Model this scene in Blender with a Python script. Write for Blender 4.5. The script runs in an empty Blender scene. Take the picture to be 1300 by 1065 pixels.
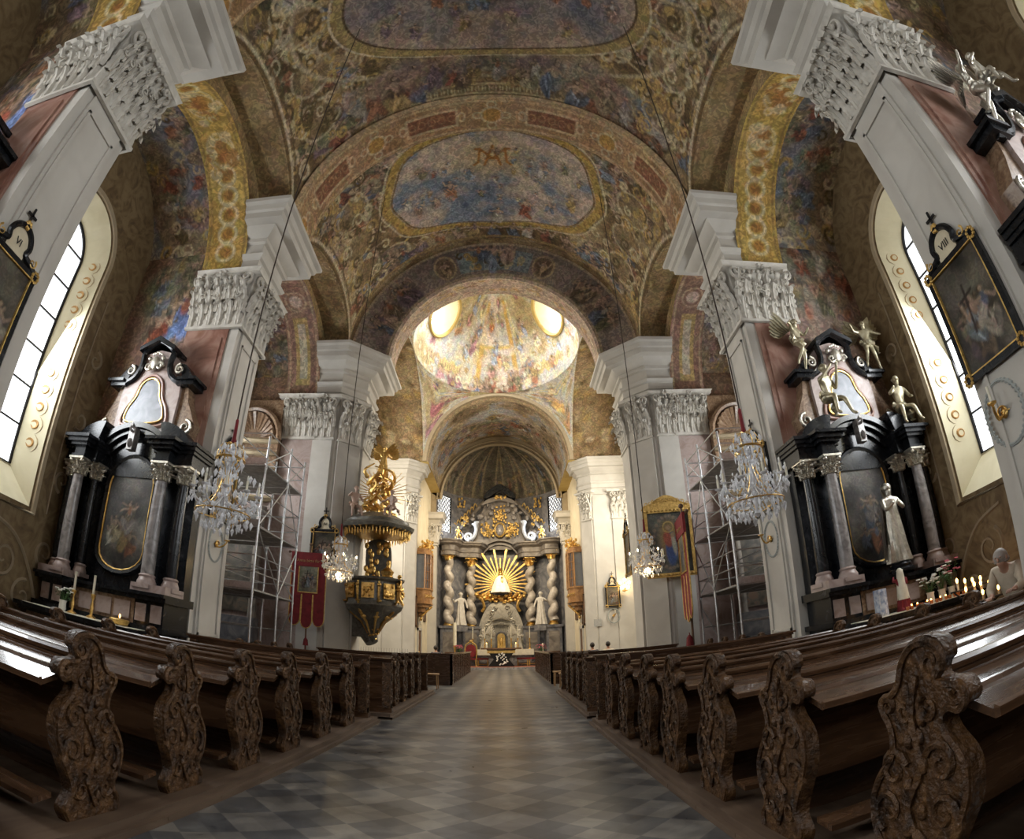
import bpy, math, random
import numpy as np
from mathutils import Vector, Matrix, Euler
R = math.radians; PI = math.pi
sc = bpy.context.scene
COL = sc.collection
rng = random.Random(7)

# ------------------------------------------------------------------ objects
def tag(o, label=None, cat=None, group=None, kind=None):
    if label: o['label'] = label
    if cat: o['category'] = cat
    if group: o['group'] = group
    if kind: o['kind'] = kind
    return o
def thing(name, label, cat, loc=(0, 0, 0), rz=0, group=None):
    o = bpy.data.objects.new(name, None); COL.objects.link(o)
    o.empty_display_size = .1
    o.location = loc; o.rotation_euler = (0, 0, rz)
    return tag(o, label, cat, group)
def rebase(root, base):
    b = Vector(base); root.location = b
    for c in COL.objects:
        if c.parent == root: c.location = c.location - b
def copy_tree(o, parent=None):
    c = o.copy(); COL.objects.link(c)
    if parent: c.parent = parent; c.matrix_parent_inverse = o.matrix_parent_inverse
    for ch in [x for x in COL.objects if x.parent == o]: copy_tree(ch, c)
    return c
def dup(o, loc, rz=None, label=None, sx=None):
    c = copy_tree(o); c.location = loc
    if rz is not None: c.rotation_euler = (0, 0, rz)
    if label: c['label'] = label
    return c

class MB:
    def __init__(s): s.v = []; s.f = []; s.mi = []; s.m = Matrix(); s.k = 0
    def at(s, x=0, y=0, z=0, rx=0, ry=0, rz=0, sc=1):
        s.m = Matrix.Translation((x, y, z)) @ Euler((rx, ry, rz)).to_matrix().to_4x4() @ Matrix.Scale(sc, 4); return s
    def add(s, vs, fs):
        n = len(s.v); m = s.m
        s.v += [tuple(m @ Vector(p)) for p in vs]
        s.f += [tuple(i + n for i in f) for f in fs]; s.mi += [s.k] * len(fs); return s
    def box(s, x0, x1, y0, y1, z0, z1):
        return s.add([(x0,y0,z0),(x1,y0,z0),(x1,y1,z0),(x0,y1,z0),(x0,y0,z1),(x1,y0,z1),(x1,y1,z1),(x0,y1,z1)],
                     [(0,3,2,1),(4,5,6,7),(0,1,5,4),(1,2,6,5),(2,3,7,6),(3,0,4,7)])
    def tube(s, pts, r, n=8, closed=False, flat=1.0):
        P = [Vector(p) for p in pts]; m = len(P)
        rs = r if isinstance(r, (list, tuple)) else [r] * m
        vs = []; up = Vector((0.12, 0.31, 0.94))
        for i, p in enumerate(P):
            a = P[(i - 1) % m] if (closed or i > 0) else p
            b = P[(i + 1) % m] if (closed or i < m - 1) else p
            t = (b - a)
            if t.length < 1e-9: t = Vector((0, 0, 1))
            t.normalize()
            if abs(t.dot(up)) > .97: up = Vector((0.9, 0.3, 0.1))
            u = t.cross(up).normalized(); w = u.cross(t)
            up = w if abs(t.dot(w)) < .5 else up
            for k in range(n):
                q = 2 * PI * k / n
                vs.append(p + (u * math.cos(q) + w * math.sin(q) * flat) * rs[i])
        fs = []
        for i in range(m if closed else m - 1):
            j = (i + 1) % m
            for k in range(n):
                l = (k + 1) % n; fs.append((i*n+k, i*n+l, j*n+l, j*n+k))
        if not closed: fs += [tuple(range(n - 1, -1, -1)), tuple((m-1)*n + k for k in range(n))]
        return s.add(vs, fs)
    def cyl(s, a, b, r0, r1=None, n=12): return s.tube([a, b], [r0, r0 if r1 is None else r1], n)
    def lathe(s, prof, n=16, c=(0, 0, 0), a0=0, a1=2 * PI, fold=None):
        full = abs(a1 - a0 - 2 * PI) < 1e-6; m = n if full else n + 1
        vs = []
        for (r, z) in prof:
            for k in range(m):
                q = a0 + (a1 - a0) * k / n; rr = r * (fold(q, z) if fold else 1)
                vs.append((c[0] + rr * math.cos(q), c[1] + rr * math.sin(q), c[2] + z))
        fs = []
        for i in range(len(prof) - 1):
            for k in range(n):
                l = (k + 1) % m if full else k + 1
                fs.append((i*m+k, i*m+l, (i+1)*m+l, (i+1)*m+k))
        if full:
            if prof[0][0] > 1e-4: fs.append(tuple(range(m - 1, -1, -1)))
            if prof[-1][0] > 1e-4: fs.append(tuple((len(prof)-1)*m + k for k in range(m)))
        return s.add(vs, fs)
    def sph(s, c, r, n=10, m=7):
        if not isinstance(r, (tuple, list)): r = (r, r, r)
        vs = [(c[0], c[1], c[2] - r[2])]
        for i in range(1, m):
            t = PI * i / m
            for k in range(n):
                q = 2 * PI * k / n
                vs.append((c[0] + r[0]*math.sin(t)*math.cos(q), c[1] + r[1]*math.sin(t)*math.sin(q), c[2] - r[2]*math.cos(t)))
        vs.append((c[0], c[1], c[2] + r[2])); L = len(vs) - 1
        fs = [(0, 1 + (k+1) % n, 1 + k) for k in range(n)]
        for i in range(m - 2):
            for k in range(n):
                l = (k+1) % n; fs.append((1+i*n+k, 1+i*n+l, 1+(i+1)*n+l, 1+(i+1)*n+k))
        fs += [(L, 1+(m-2)*n+k, 1+(m-2)*n+(k+1) % n) for k in range(n)]
        return s.add(vs, fs)
    def prism(s, poly, d0, d1, plane='xz'):
        def P(a, b, d): return {'xz': (a, d, b), 'yz': (d, a, b), 'xy': (a, b, d)}[plane]
        n = len(poly)
        vs = [P(a, b, d0) for a, b in poly] + [P(a, b, d1) for a, b in poly]
        return s.add(vs, [tuple(range(n - 1, -1, -1)), tuple(range(n, 2*n))] + [(i, (i+1) % n, n + (i+1) % n, n + i) for i in range(n)])
    def molding(s, path, prof, closed=False, side=1):
        """sweep an outline (offset, z) along a plan path; side=+1 offsets to the right of travel"""
        P = [Vector(p) for p in path]; n = len(P); vs = []
        for i, p in enumerate(P):
            d0 = (P[i] - P[i-1]).normalized() if (closed or i > 0) else None
            d1 = (P[(i+1) % n] - P[i]).normalized() if (closed or i < n-1) else None
            if d0 is None: d0 = d1
            if d1 is None: d1 = d0
            n0 = Vector((d0.y, -d0.x)) * side; n1 = Vector((d1.y, -d1.x)) * side
            b = (n0 + n1).normalized(); k = 1 / max(.35, b.dot(n0))
            vs += [(p.x + b.x*k*o, p.y + b.y*k*o, z) for o, z in prof]
        m = len(prof); fs = []
        for i in range(n if closed else n - 1):
            j = (i + 1) % n
            for k in range(m - 1): fs.append((i*m+k, j*m+k, j*m+k+1, i*m+k+1))
        return s.add(vs, fs)
    def quad(s, *p): return s.add(p, [tuple(range(len(p)))])
    def spiral(s, c, r0, r1, turns, wid, axis='y', a0=0, sgn=1, n=26, nn=6):
        pts = []; rs = []
        for i in range(n + 1):
            t = i / n; a = a0 + sgn * t * turns * 2 * PI; r = r0 + (r1 - r0) * t
            u, w = r * math.cos(a), r * math.sin(a)
            pts.append({'y': (c[0]+u, c[1], c[2]+w), 'x': (c[0], c[1]+u, c[2]+w), 'z': (c[0]+u, c[1]+w, c[2])}[axis])
            rs.append(wid * (1 - .55 * t))
        return s.tube(pts, rs, nn)
    def pieces(s):
        """separate shapes that do not touch, each as its own MB"""
        n = len(s.v); up = list(range(n))
        def root(i):
            while up[i] != i: up[i] = up[up[i]]; i = up[i]
            return i
        for f in s.f:
            a = root(f[0])
            for i in f[1:]: up[root(i)] = a
        isl = {}
        for i in range(n): isl.setdefault(root(i), []).append(i)
        B = []
        for r_, ids in isl.items():
            P = [s.v[i] for i in ids]; B.append([[min(p[k] for p in P)-.012 for k in range(3)], [max(p[k] for p in P)+.012 for k in range(3)], {r_}])
        again = True
        while again:
            again = False
            for i in range(len(B)):
                for j in range(i+1, len(B)):
                    if all(B[i][0][k] <= B[j][1][k] and B[j][0][k] <= B[i][1][k] for k in range(3)):
                        B[i] = [[min(B[i][0][k], B[j][0][k]) for k in range(3)], [max(B[i][1][k], B[j][1][k]) for k in range(3)], B[i][2] | B[j][2]]; B.pop(j); again = True; break
                if again: break
        out = []
        for lo, hi, rs in B:
            m = MB(); mp = {}
            for f, mi in zip(s.f, s.mi):
                if root(f[0]) in rs:
                    for i in f:
                        if i not in mp: mp[i] = len(m.v); m.v.append(s.v[i])
                    m.f.append(tuple(mp[i] for i in f)); m.mi.append(mi)
            out.append(m)
        return out
    def build(s, name, mats, parent=None, smooth=True, ang=38, label=None, loc=None, split=False):
        if split:
            for m in s.pieces(): o = m.build(name, mats, parent, smooth, ang, label, loc)
            return o
        me = bpy.data.meshes.new(name); me.from_pydata(s.v, [], s.f)
        if not isinstance(mats, (list, tuple)): mats = [mats]
        for m in mats: me.materials.append(m)
        if len(mats) > 1: me.polygons.foreach_set('material_index', s.mi)
        me.validate()
        if smooth:
            me.shade_smooth(); me.set_sharp_from_angle(angle=R(ang))
        me.update()
        o = bpy.data.objects.new(name, me); COL.objects.link(o)
        if parent: o.parent = parent
        if loc: o.location = loc
        if label: o['label'] = label
        return o
def struct(o, label=None):
    o['kind'] = 'structure'
    if label: o['label'] = label
    return o
def bez(pts, n=6, closed=False):
    """Catmull-Rom through 2D/3D points"""
    P = [Vector(p) for p in pts]; m = len(P); out = []
    for i in range(m if closed else m - 1):
        p0 = P[(i-1) % m] if (closed or i > 0) else P[0]; p1 = P[i]; p2 = P[(i+1) % m]
        p3 = P[(i+2) % m] if (closed or i < m-2) else P[-1]
        for k in range(n):
            t = k / n
            out.append(.5*((2*p1)+(p2-p0)*t+(2*p0-5*p1+4*p2-p3)*t*t+(3*p1-p0-3*p2+p3)*t**3))
    if not closed: out.append(P[-1])
    return [tuple(q) for q in out]

# ------------------------------------------------------------------ materials
MATS = {}
def newmat(name):
    m = bpy.data.materials.new(name); m.use_nodes = True; MATS[name] = m
    nt = m.node_tree; b = nt.nodes['Principled BSDF']
    return m, nt, b
def N(nt, t, **kw):
    n = nt.nodes.new(t)
    for k, v in kw.items():
        if k in n.inputs: n.inputs[k].default_value = v
        else: setattr(n, k, v)
    return n
def ramp(nt, stops, interp='LINEAR'):
    r = nt.nodes.new('ShaderNodeValToRGB'); e = r.color_ramp.elements; r.color_ramp.interpolation = interp
    e[0].position, e[0].color = stops[0][0], (*stops[0][1], 1)
    e[1].position, e[1].color = stops[-1][0], (*stops[-1][1], 1)
    for p, c in stops[1:-1]:
        x = e.new(p); x.color = (*c, 1)
    return r
def coords(nt, scale=(1, 1, 1), rot=(0, 0, 0)):
    tc = nt.nodes.new('ShaderNodeTexCoord'); mp = nt.nodes.new('ShaderNodeMapping')
    mp.inputs['Scale'].default_value = scale; mp.inputs['Rotation'].default_value = rot
    nt.links.new(tc.outputs['Object'], mp.inputs[0]); return mp.outputs[0]
def mat(name, stops, scale=3, rough=.6, metal=0, detail=6, bump=0, bscale=20, dist=0.6, spec=.5, coat=0, sxyz=(1, 1, 1), rvar=0):
    """noise-ramped material; stops: one colour or a list of (pos, colour)"""
    m, nt, b = newmat(name); L = nt.links.new
    if isinstance(stops[0], (int, float)):
        c = stops; stops = [(0.3, tuple(v*.88 for v in c)), (.7, tuple(min(1, v*1.1) for v in c))]
    co = coords(nt, sxyz)
    n = N(nt, 'ShaderNodeTexNoise', Scale=scale, Detail=detail, Distortion=dist); L(co, n.inputs['Vector'])
    r = ramp(nt, stops); L(n.outputs['Fac'], r.inputs[0]); L(r.outputs[0], b.inputs['Base Color'])
    b.inputs['Roughness'].default_value = rough; b.inputs['Metallic'].default_value = metal
    b.inputs['Specular IOR Level'].default_value = spec; b.inputs['Coat Weight'].default_value = coat
    if rvar:
        mr = N(nt, 'ShaderNodeMapRange'); mr.inputs[3].default_value = rough - rvar; mr.inputs[4].default_value = rough + rvar
        L(n.outputs['Fac'], mr.inputs[0]); L(mr.outputs[0], b.inputs['Roughness'])
    if bump:
        n2 = N(nt, 'ShaderNodeTexNoise', Scale=bscale, Detail=4); L(co, n2.inputs['Vector'])
        bp = N(nt, 'ShaderNodeBump', Strength=bump, Distance=.03); L(n2.outputs['Fac'], bp.inputs['Height']); L(bp.outputs[0], b.inputs['Normal'])
    return m
def emit(name, col, strength):
    m, nt, b = newmat(name); b.inputs['Base Color'].default_value = (*col, 1)
    b.inputs['Emission Color'].default_value = (*col, 1); b.inputs['Emission Strength'].default_value = strength
    return m
def paint_mat(name, rough=.75, var=.55, vscale=5.0, bump=.15, fine=22.):
    """fresco: painted colours held per vertex, broken up by brushwork noise"""
    m, nt, b = newmat(name); L = nt.links.new
    at = N(nt, 'ShaderNodeAttribute', attribute_name='Col'); co = coords(nt)
    n1 = N(nt, 'ShaderNodeTexNoise', Scale=vscale, Detail=8, Distortion=1.6); L(co, n1.inputs['Vector'])
    vo = N(nt, 'ShaderNodeTexVoronoi', Scale=vscale*.8); 
    mx = N(nt, 'ShaderNodeMixRGB', blend_type='ADD'); mx.inputs[0].default_value = .35
    L(co, mx.inputs[1]); L(n1.outputs['Color'], mx.inputs[2]); L(mx.outputs[0], vo.inputs['Vector'])
    r = ramp(nt, [(.0, ((1-var*.75)*.85,)*3), (.45, ((1-.25*var)*.85,)*3), (.62, (1+var*.55, 1+var*.5, 1+var*.4)), (1, (1+var, 1+var*.9, 1+var*.7))])
    L(n1.outputs['Fac'], r.inputs[0])
    m1 = N(nt, 'ShaderNodeMixRGB', blend_type='MULTIPLY'); m1.inputs[0].default_value = 1
    L(at.outputs['Color'], m1.inputs[1]); L(r.outputs[0], m1.inputs[2])
    hs = N(nt, 'ShaderNodeMixRGB', blend_type='OVERLAY'); hs.inputs[0].default_value = .07
    L(m1.outputs[0], hs.inputs[1]); L(vo.outputs['Color'], hs.inputs[2])
    L(hs.outputs[0], b.inputs['Base Color']); b.inputs['Roughness'].default_value = rough
    b.inputs['Specular IOR Level'].default_value = .25
    n3 = N(nt, 'ShaderNodeTexNoise', Scale=fine, Detail=3); L(co, n3.inputs['Vector'])
    bp = N(nt, 'ShaderNodeBump', Strength=bump, Distance=.02); L(n3.outputs['Fac'], bp.inputs['Height']); L(bp.outputs[0], b.inputs['Normal'])
    return m
M_plaster = mat('white_plaster', [(.3, (.46, .43, .38)), (.7, (.55, .52, .465))], 1.2, .65, bump=.06, bscale=9)
M_stucco = mat('stucco_ornament', [(.3, (.46, .43, .37)), (.7, (.62, .585, .52))], 4, .6)
M_warmwall = mat('cream_wall', [(.3, (.62, .54, .38)), (.7, (.72, .64, .47))], 1.5, .7)
M_pink = mat('pink_scagliola', [(.25, (.13, .055, .035)), (.42, (.26, .125, .09)), (.55, (.36, .215, .165)), (.7, (.23, .11, .07)), (.85, (.38, .27, .19))], .9, .38, dist=1.8, detail=9)
M_palepink = mat('pale_pink_marble', [(.3, (.27, .20, .175)), (.5, (.38, .30, .27)), (.75, (.23, .15, .12))], 1.4, .4, dist=2.2)
M_blackmarble = mat('black_marble', [(.3, (.005, .006, .007)), (.6, (.012, .013, .015)), (.78, (.045, .045, .05))], 2.2, .22, dist=2, detail=9, spec=.32)
M_greymarble = mat('grey_marble', [(.3, (.12, .105, .10)), (.5, (.24, .22, .21)), (.72, (.36, .33, .31))], 2.4, .28, dist=2.5, detail=9)
M_darkgrey = mat('veined_grey_scagliola', [(.3, (.07, .07, .075)), (.5, (.14, .135, .14)), (.72, (.25, .235, .22))], 1.1, .35, dist=2.8, detail=9)
M_greybrown = mat('grey_brown_scagliola', [(.3, (.11, .09, .075)), (.5, (.20, .17, .14)), (.72, (.30, .26, .21))], 1.0, .45, dist=2.4, detail=9)
M_browninlay = mat('brown_inlay', [(.3, (.10, .055, .03)), (.5, (.24, .15, .09)), (.75, (.36, .27, .18))], 6, .3, dist=2)
M_gold = mat('gilding', [(.3, (.62, .36, .09)), (.7, (.95, .66, .25))], 9, .33, metal=1, bump=.3, bscale=30)
M_silver = mat('silvered_wood', [(.3, (.38, .35, .29)), (.7, (.68, .64, .54))], 8, .36, metal=.75, bump=.25, bscale=25)
M_olive = mat('silver_gilt_figure', [(.3, (.30, .26, .16)), (.7, (.52, .47, .33))], 8, .38, metal=.55)
M_wood = mat('dark_walnut', [(.3, (.040, .019, .009)), (.52, (.082, .040, .019)), (.75, (.135, .072, .036))], 3.5, .27, sxyz=(.35, 3, 3), coat=.35, dist=1.2, detail=8, rvar=.05)
M_carved = mat('carved_walnut', [(.3, (.018, .008, .003)), (.5, (.070, .032, .011)), (.75, (.16, .080, .030))], 9, .42, bump=.8, bscale=26, coat=.0, spec=.35)
M_wooddeck = mat('worn_oak_floorboard', [(.3, (.075, .045, .028)), (.7, (.15, .10, .065))], 3, .5, sxyz=(3, .4, 3))
M_paleoak = mat('pale_oak', [(.3, (.32, .19, .09)), (.7, (.45, .28, .14))], 4, .45, sxyz=(1, 1, .2))
M_panelwood = mat('brown_panel_wood', [(.3, (.09, .045, .02)), (.7, (.19, .10, .05))], 4, .4, sxyz=(1, 1, .3))
M_steel = mat('galvanised_steel', [(.3, (.38, .39, .40)), (.7, (.58, .59, .60))], 12, .38, metal=.85)
M_plank = mat('grey_scaffold_plank', [(.3, (.20, .185, .17)), (.7, (.34, .32, .29))], 5, .6)
M_red = mat('crimson_velvet', [(.3, (.13, .008, .012)), (.7, (.24, .018, .022))], 5, .8)
M_redtext = mat('faded_gold_thread', (.42, .24, .10), 9, .5)
M_rope = mat('dark_rope', (.035, .02, .012), 20, .8)
M_candle = mat('ivory_wax', (.75, .70, .55), 5, .45)
M_bulb = mat('milky_glass', (.8, .78, .72), 5, .2)
M_skin = mat('skin', (.45, .26, .18), 6, .5)
M_hair = mat('dark_hair', (.02, .014, .01), 30, .6)
M_greyhair = mat('grey_hair', (.33, .31, .28), 30, .6)
M_beige = mat('beige_jacket', (.50, .43, .33), 6, .8)
M_darkcloth = mat('dark_cloth', (.03, .03, .035), 6, .8)
M_leaf = mat('green_leaves', (.06, .13, .035), 9, .6)
M_pinkfl = mat('pink_petals', (.65, .16, .22), 9, .6)
M_whitefl = mat('white_petals', (.8, .78, .72), 9, .6)
M_iron = mat('black_iron', (.015, .014, .014), 9, .5, metal=.6)
M_bluegrey = mat('bluish_plaster_scroll', [(.3, (.50, .56, .66)), (.7, (.72, .76, .82))], 3, .4)
M_carpet = mat('terracotta_carpet', (.36, .13, .08), 6, .9)
M_goldpaint = mat('ochre_gilt_picture_frame', [(.3, (.40, .24, .06)), (.7, (.75, .50, .16))], 12, .42, metal=.6, bump=.4, bscale=20)
M_ringpaint = mat('cream_painted_scroll', (.62, .54, .38), 5, .7)
M_ringtan = mat('tan_painted_scroll', (.42, .33, .19), 5, .7)
M_ringorange = mat('orange_painted_rosette', (.48, .27, .09), 5, .7)
M_ochre = mat('yellow_ochre_paint', [(.3, (.42, .29, .085)), (.7, (.52, .38, .13))], 1.5, .7)
M_paleyellow = mat('pale_yellow_paint', [(.3, (.66, .60, .40)), (.7, (.76, .70, .50))], 1.5, .7)
M_brownband = mat('terracotta_paint', [(.3, (.25, .12, .06)), (.7, (.36, .19, .10))], 5, .7)
M_canvas = mat('aged_oil_painting', [(.25, (.012, .010, .009)), (.42, (.045, .038, .030)), (.55, (.10, .085, .065)), (.64, (.15, .09, .06)), (.72, (.055, .065, .075)), (.85, (.20, .17, .13))], 1.7, .35, dist=1.8, detail=7)
M_bluecanvas = mat('blue_grey_sky_painting', [(.3, (.09, .10, .125)), (.7, (.21, .22, .25))], 2.5, .4, dist=1.3)
M_glow = emit('lit_window_glass', (.93, .96, 1.0), 5.0)
M_glowsoft = emit('hazy_lattice_glass', (.95, .97, 1.0), 1.9)
M_glowdome = emit('sunlit_window_glass', (1, 1, 1), 14.0)
M_bulbon = emit('lit_lamp_bulb', (1, .72, .36), 60)
M_flame = emit('candle_flame', (1, .48, .12), 26)
def crystal_mat():
    m, nt, b = newmat('cut_crystal'); b.inputs['Base Color'].default_value = (.95, .95, .97, 1)
    b.inputs['Roughness'].default_value = .12; b.inputs['Specular IOR Level'].default_value = 1.0; b.inputs['Transmission Weight'].default_value = .15; b.inputs['IOR'].default_value = 1.5
    return m
M_crystal = crystal_mat()
def floor_mat():
    m, nt, b = newmat('diamond_stone_floor'); L = nt.links.new
    co = coords(nt, rot=(0, 0, R(45)))
    ck = N(nt, 'ShaderNodeTexChecker', Scale=2.1); L(co, ck.inputs['Vector'])
    ck.inputs[1].default_value = (.165, .158, .15, 1); ck.inputs[2].default_value = (.085, .087, .092, 1)
    n = N(nt, 'ShaderNodeTexNoise', Scale=2.2, Detail=8, Distortion=1.5); L(co, n.inputs['Vector'])
    r = ramp(nt, [(.3, (.62, .62, .64)), (.7, (1.35, 1.32, 1.25))]); L(n.outputs['Fac'], r.inputs[0])
    vo = N(nt, 'ShaderNodeTexVoronoi', Scale=2.1, distance='CHEBYCHEV', feature='F1'); vo.inputs['Randomness'].default_value = 0; L(co, vo.inputs['Vector'])
    wn = N(nt, 'ShaderNodeTexWhiteNoise'); L(vo.outputs['Position'], wn.inputs['Vector'])
    r2 = ramp(nt, [(0, (.7, .7, .72)), (1, (1.3, 1.28, 1.22))]); L(wn.outputs['Value'], r2.inputs[0])
    a = N(nt, 'ShaderNodeMixRGB', blend_type='MULTIPLY'); a.inputs[0].default_value = 1; L(ck.outputs[0], a.inputs[1]); L(r.outputs[0], a.inputs[2])
    a2 = N(nt, 'ShaderNodeMixRGB', blend_type='MULTIPLY'); a2.inputs[0].default_value = 1; L(a.outputs[0], a2.inputs[1]); L(r2.outputs[0], a2.inputs[2])
    L(a2.outputs[0], b.inputs['Base Color'])
    mr = N(nt, 'ShaderNodeMapRange'); mr.inputs[3].default_value = .22; mr.inputs[4].default_value = .42; L(n.outputs['Fac'], mr.inputs[0]); L(mr.outputs[0], b.inputs['Roughness'])
    bp = N(nt, 'ShaderNodeBump', Strength=.12, Distance=.02); L(n.outputs['Fac'], bp.inputs['Height']); L(bp.outputs[0], b.inputs['Normal'])
    return m
M_floor = floor_mat()
M_fresco = paint_mat('fresco_paint')
M_frescobright = paint_mat('pale_fresco_paint', var=.35)
M_oil = paint_mat('oil_paint', rough=.32, var=.25, vscale=9, bump=.05)

# ------------------------------------------------------------------ painting
def fbm(U, V, scale, seed, octs=4):
    out = np.zeros_like(U); amp = 1; tot = 0; r = np.random.RandomState(seed)
    G = r.rand(64, 64)
    for o in range(octs):
        x = U / scale * 2**o + 13.7*o; y = V / scale * 2**o + 7.3*o
        xi = np.floor(x).astype(int); yi = np.floor(y).astype(int); fx = x - xi; fy = y - yi
        fx = fx*fx*(3-2*fx); fy = fy*fy*(3-2*fy)
        g = lambda a, b: G[a % 64, b % 64]
        out += amp*((g(xi, yi)*(1-fx)+g(xi+1, yi)*fx)*(1-fy)+(g(xi, yi+1)*(1-fx)+g(xi+1, yi+1)*fx)*fy); tot += amp; amp *= .55
    return out / tot
DRAP = [(.26,.10,.065),(.31,.15,.085),(.135,.155,.20),(.19,.215,.26),(.36,.26,.12),(.36,.25,.19),(.44,.40,.34),(.16,.15,.09),(.20,.145,.16),(.28,.20,.13),(.40,.33,.21)]
class Canvas:
    def __init__(s, us, vs, stops, scale=2.0, seed=1):
        s.us = np.asarray(us); s.vs = np.asarray(vs); s.U, s.V = np.meshgrid(s.us, s.vs, indexing='ij')
        s.c = s.grad(s.U, s.V, stops, scale, seed); s.r = random.Random(seed)
    def grad(s, U, V, stops, scale, seed):
        n = np.clip((fbm(U, V, scale, seed) - .22) / .56, 0, 1)
        return np.stack([np.interp(n, [p for p, _ in stops], [c[k] for _, c in stops]) for k in range(3)], -1)
    def win(s, cu, cv, r):
        return (slice(np.searchsorted(s.us, cu-r), np.searchsorted(s.us, cu+r)+1), slice(np.searchsorted(s.vs, cv-r), np.searchsorted(s.vs, cv+r)+1))
    def mix(s, w, a, col):
        a = a[..., None]; s.c[w] = s.c[w]*(1-a) + (col if isinstance(col, np.ndarray) else np.array(col))*a
    def ell(s, cu, cv, ru, rv, rot, col, soft=.3, alpha=1.0):
        w = s.win(cu, cv, max(ru, rv)*1.3); U = s.U[w]-cu; V = s.V[w]-cv
        if U.size == 0: return
        c, n = math.cos(rot), math.sin(rot); d = np.sqrt(((U*c+V*n)/ru)**2+((-U*n+V*c)/rv)**2)
        s.mix(w, np.clip((1-d)/soft, 0, 1)*alpha, col)
    def line(s, pts, wd, col, alpha=1.0):
        for (a, b) in zip(pts[:-1], pts[1:]):
            a = np.array(a[:2]); b = np.array(b[:2]); c = (a+b)/2; L = np.linalg.norm(b-a)
            w = s.win(c[0], c[1], L/2+wd*2); U = s.U[w]; V = s.V[w]
            if U.size == 0: continue
            t = np.clip(((U-a[0])*(b[0]-a[0])+(V-a[1])*(b[1]-a[1]))/max(L*L, 1e-9), 0, 1)
            d = np.hypot(U-a[0]-t*(b[0]-a[0]), V-a[1]-t*(b[1]-a[1]))
            s.mix(w, np.clip(1.5-d/wd, 0, 1)*alpha, col)
    def mask(s, m, col, alpha=1.0): s.mix((slice(None), slice(None)), np.clip(m, 0, 1)*alpha, col)
    def ring(s, cu, cv, ru, rv, wd, col, alpha=1.0):
        d = np.hypot((s.U-cu)/ru, (s.V-cv)/rv); s.mask(1.3-abs(d-1)*min(ru, rv)/wd*1.3, col, alpha)
    def curl(s, cu, cv, r, col, wd=.05, turns=1.1, a0=0, sgn=1):
        s.line([(cu+r*(1-.7*t)*math.cos(a0+sgn*t*turns*2*PI), cv+r*(1-.7*t)*math.sin(a0+sgn*t*turns*2*PI)) for t in [i/14 for i in range(15)]], wd, col)
    def figure(s, cu, cv, h, rot=0, hue=None, lum=1.0, up=(0, 1)):
        r = s.r; ux, uy = up; px, py = uy, -ux
        def P(a, b): return cu+(px*a+ux*b)*h, cv+(py*a+uy*b)*h
        base = math.atan2(uy, ux); hue = hue or r.choice(DRAP)
        f = (.40*lum, .28*lum, .20*lum)
        q = P(.02, .0); s.ell(q[0], q[1], h*.55, h*.36, base+r.uniform(-.4, .4), (.05*lum, .035*lum, .02*lum), .6, .6)
        for k in range(4):
            t = r.uniform(.55, 1.25)*lum; q = P(r.uniform(-.18, .18), r.uniform(-.42, .08))
            s.ell(q[0], q[1], h*r.uniform(.18, .36), h*r.uniform(.09, .17), base+r.uniform(-.9, .9), tuple(v*t for v in hue), .35)
        for k in range(6):
            t = r.choice([.35, .5, 1.6, 1.9])*lum; q = P(r.uniform(-.18, .18), r.uniform(-.42, .12))
            s.ell(q[0], q[1], h*r.uniform(.12, .26), h*.028, base+r.uniform(-.8, .8), tuple(min(.8, v*t) for v in hue), .5, .85)
        q = P(0, .16); s.ell(q[0], q[1], h*.17, h*.1, base+r.uniform(-.3, .3), r.choice([f, tuple(v*lum for v in r.choice(DRAP))]), .4)
        for sg in (-1, 1):
            e = P(sg*r.uniform(.16, .26), r.uniform(.02, .25)); g = P(sg*r.uniform(.2, .4), r.uniform(.05, .45)); w0 = P(sg*.08, .22)
            s.line([w0, e, g], h*.032, f)
        q = P(r.uniform(-.06, .06), .36); s.ell(q[0], q[1]+0, h*.085, h*.075, 0, (.07*lum, .04*lum, .02*lum), .3); s.ell(q[0]+h*.015, q[1], h*.062, h*.058, 0, f, .3)
    def crowd(s, n, cu, cv, ru, rv, h, up=(0, 1), lum=1.0):
        for _ in range(n):
            a = s.r.uniform(0, 2*PI); t = math.sqrt(s.r.random())
            u, v = cu+ru*t*math.cos(a), cv+rv*t*math.sin(a)
            s.ell(u, v-h*.2, h*s.r.uniform(.5, .9), h*s.r.uniform(.3, .5), s.r.uniform(-.5, .5), tuple(lum*k*s.r.uniform(.7, 1.2) for k in (.30, .24, .19)), .7, .7)
            s.figure(u, v, h*s.r.uniform(.75, 1.15), lum=lum, up=up)
    def scrolls(s, n, box, r=(.15, .4), cols=((.46,.38,.24),(.10,.07,.03),(.38,.26,.10))):
        for _ in range(n):
            s.curl(s.r.uniform(box[0], box[1]), s.r.uniform(box[2], box[3]), s.r.uniform(*r), s.r.choice(cols), s.r.uniform(.03, .07), s.r.uniform(.7, 1.3), s.r.uniform(0, 6.28), s.r.choice((-1, 1)))
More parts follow.
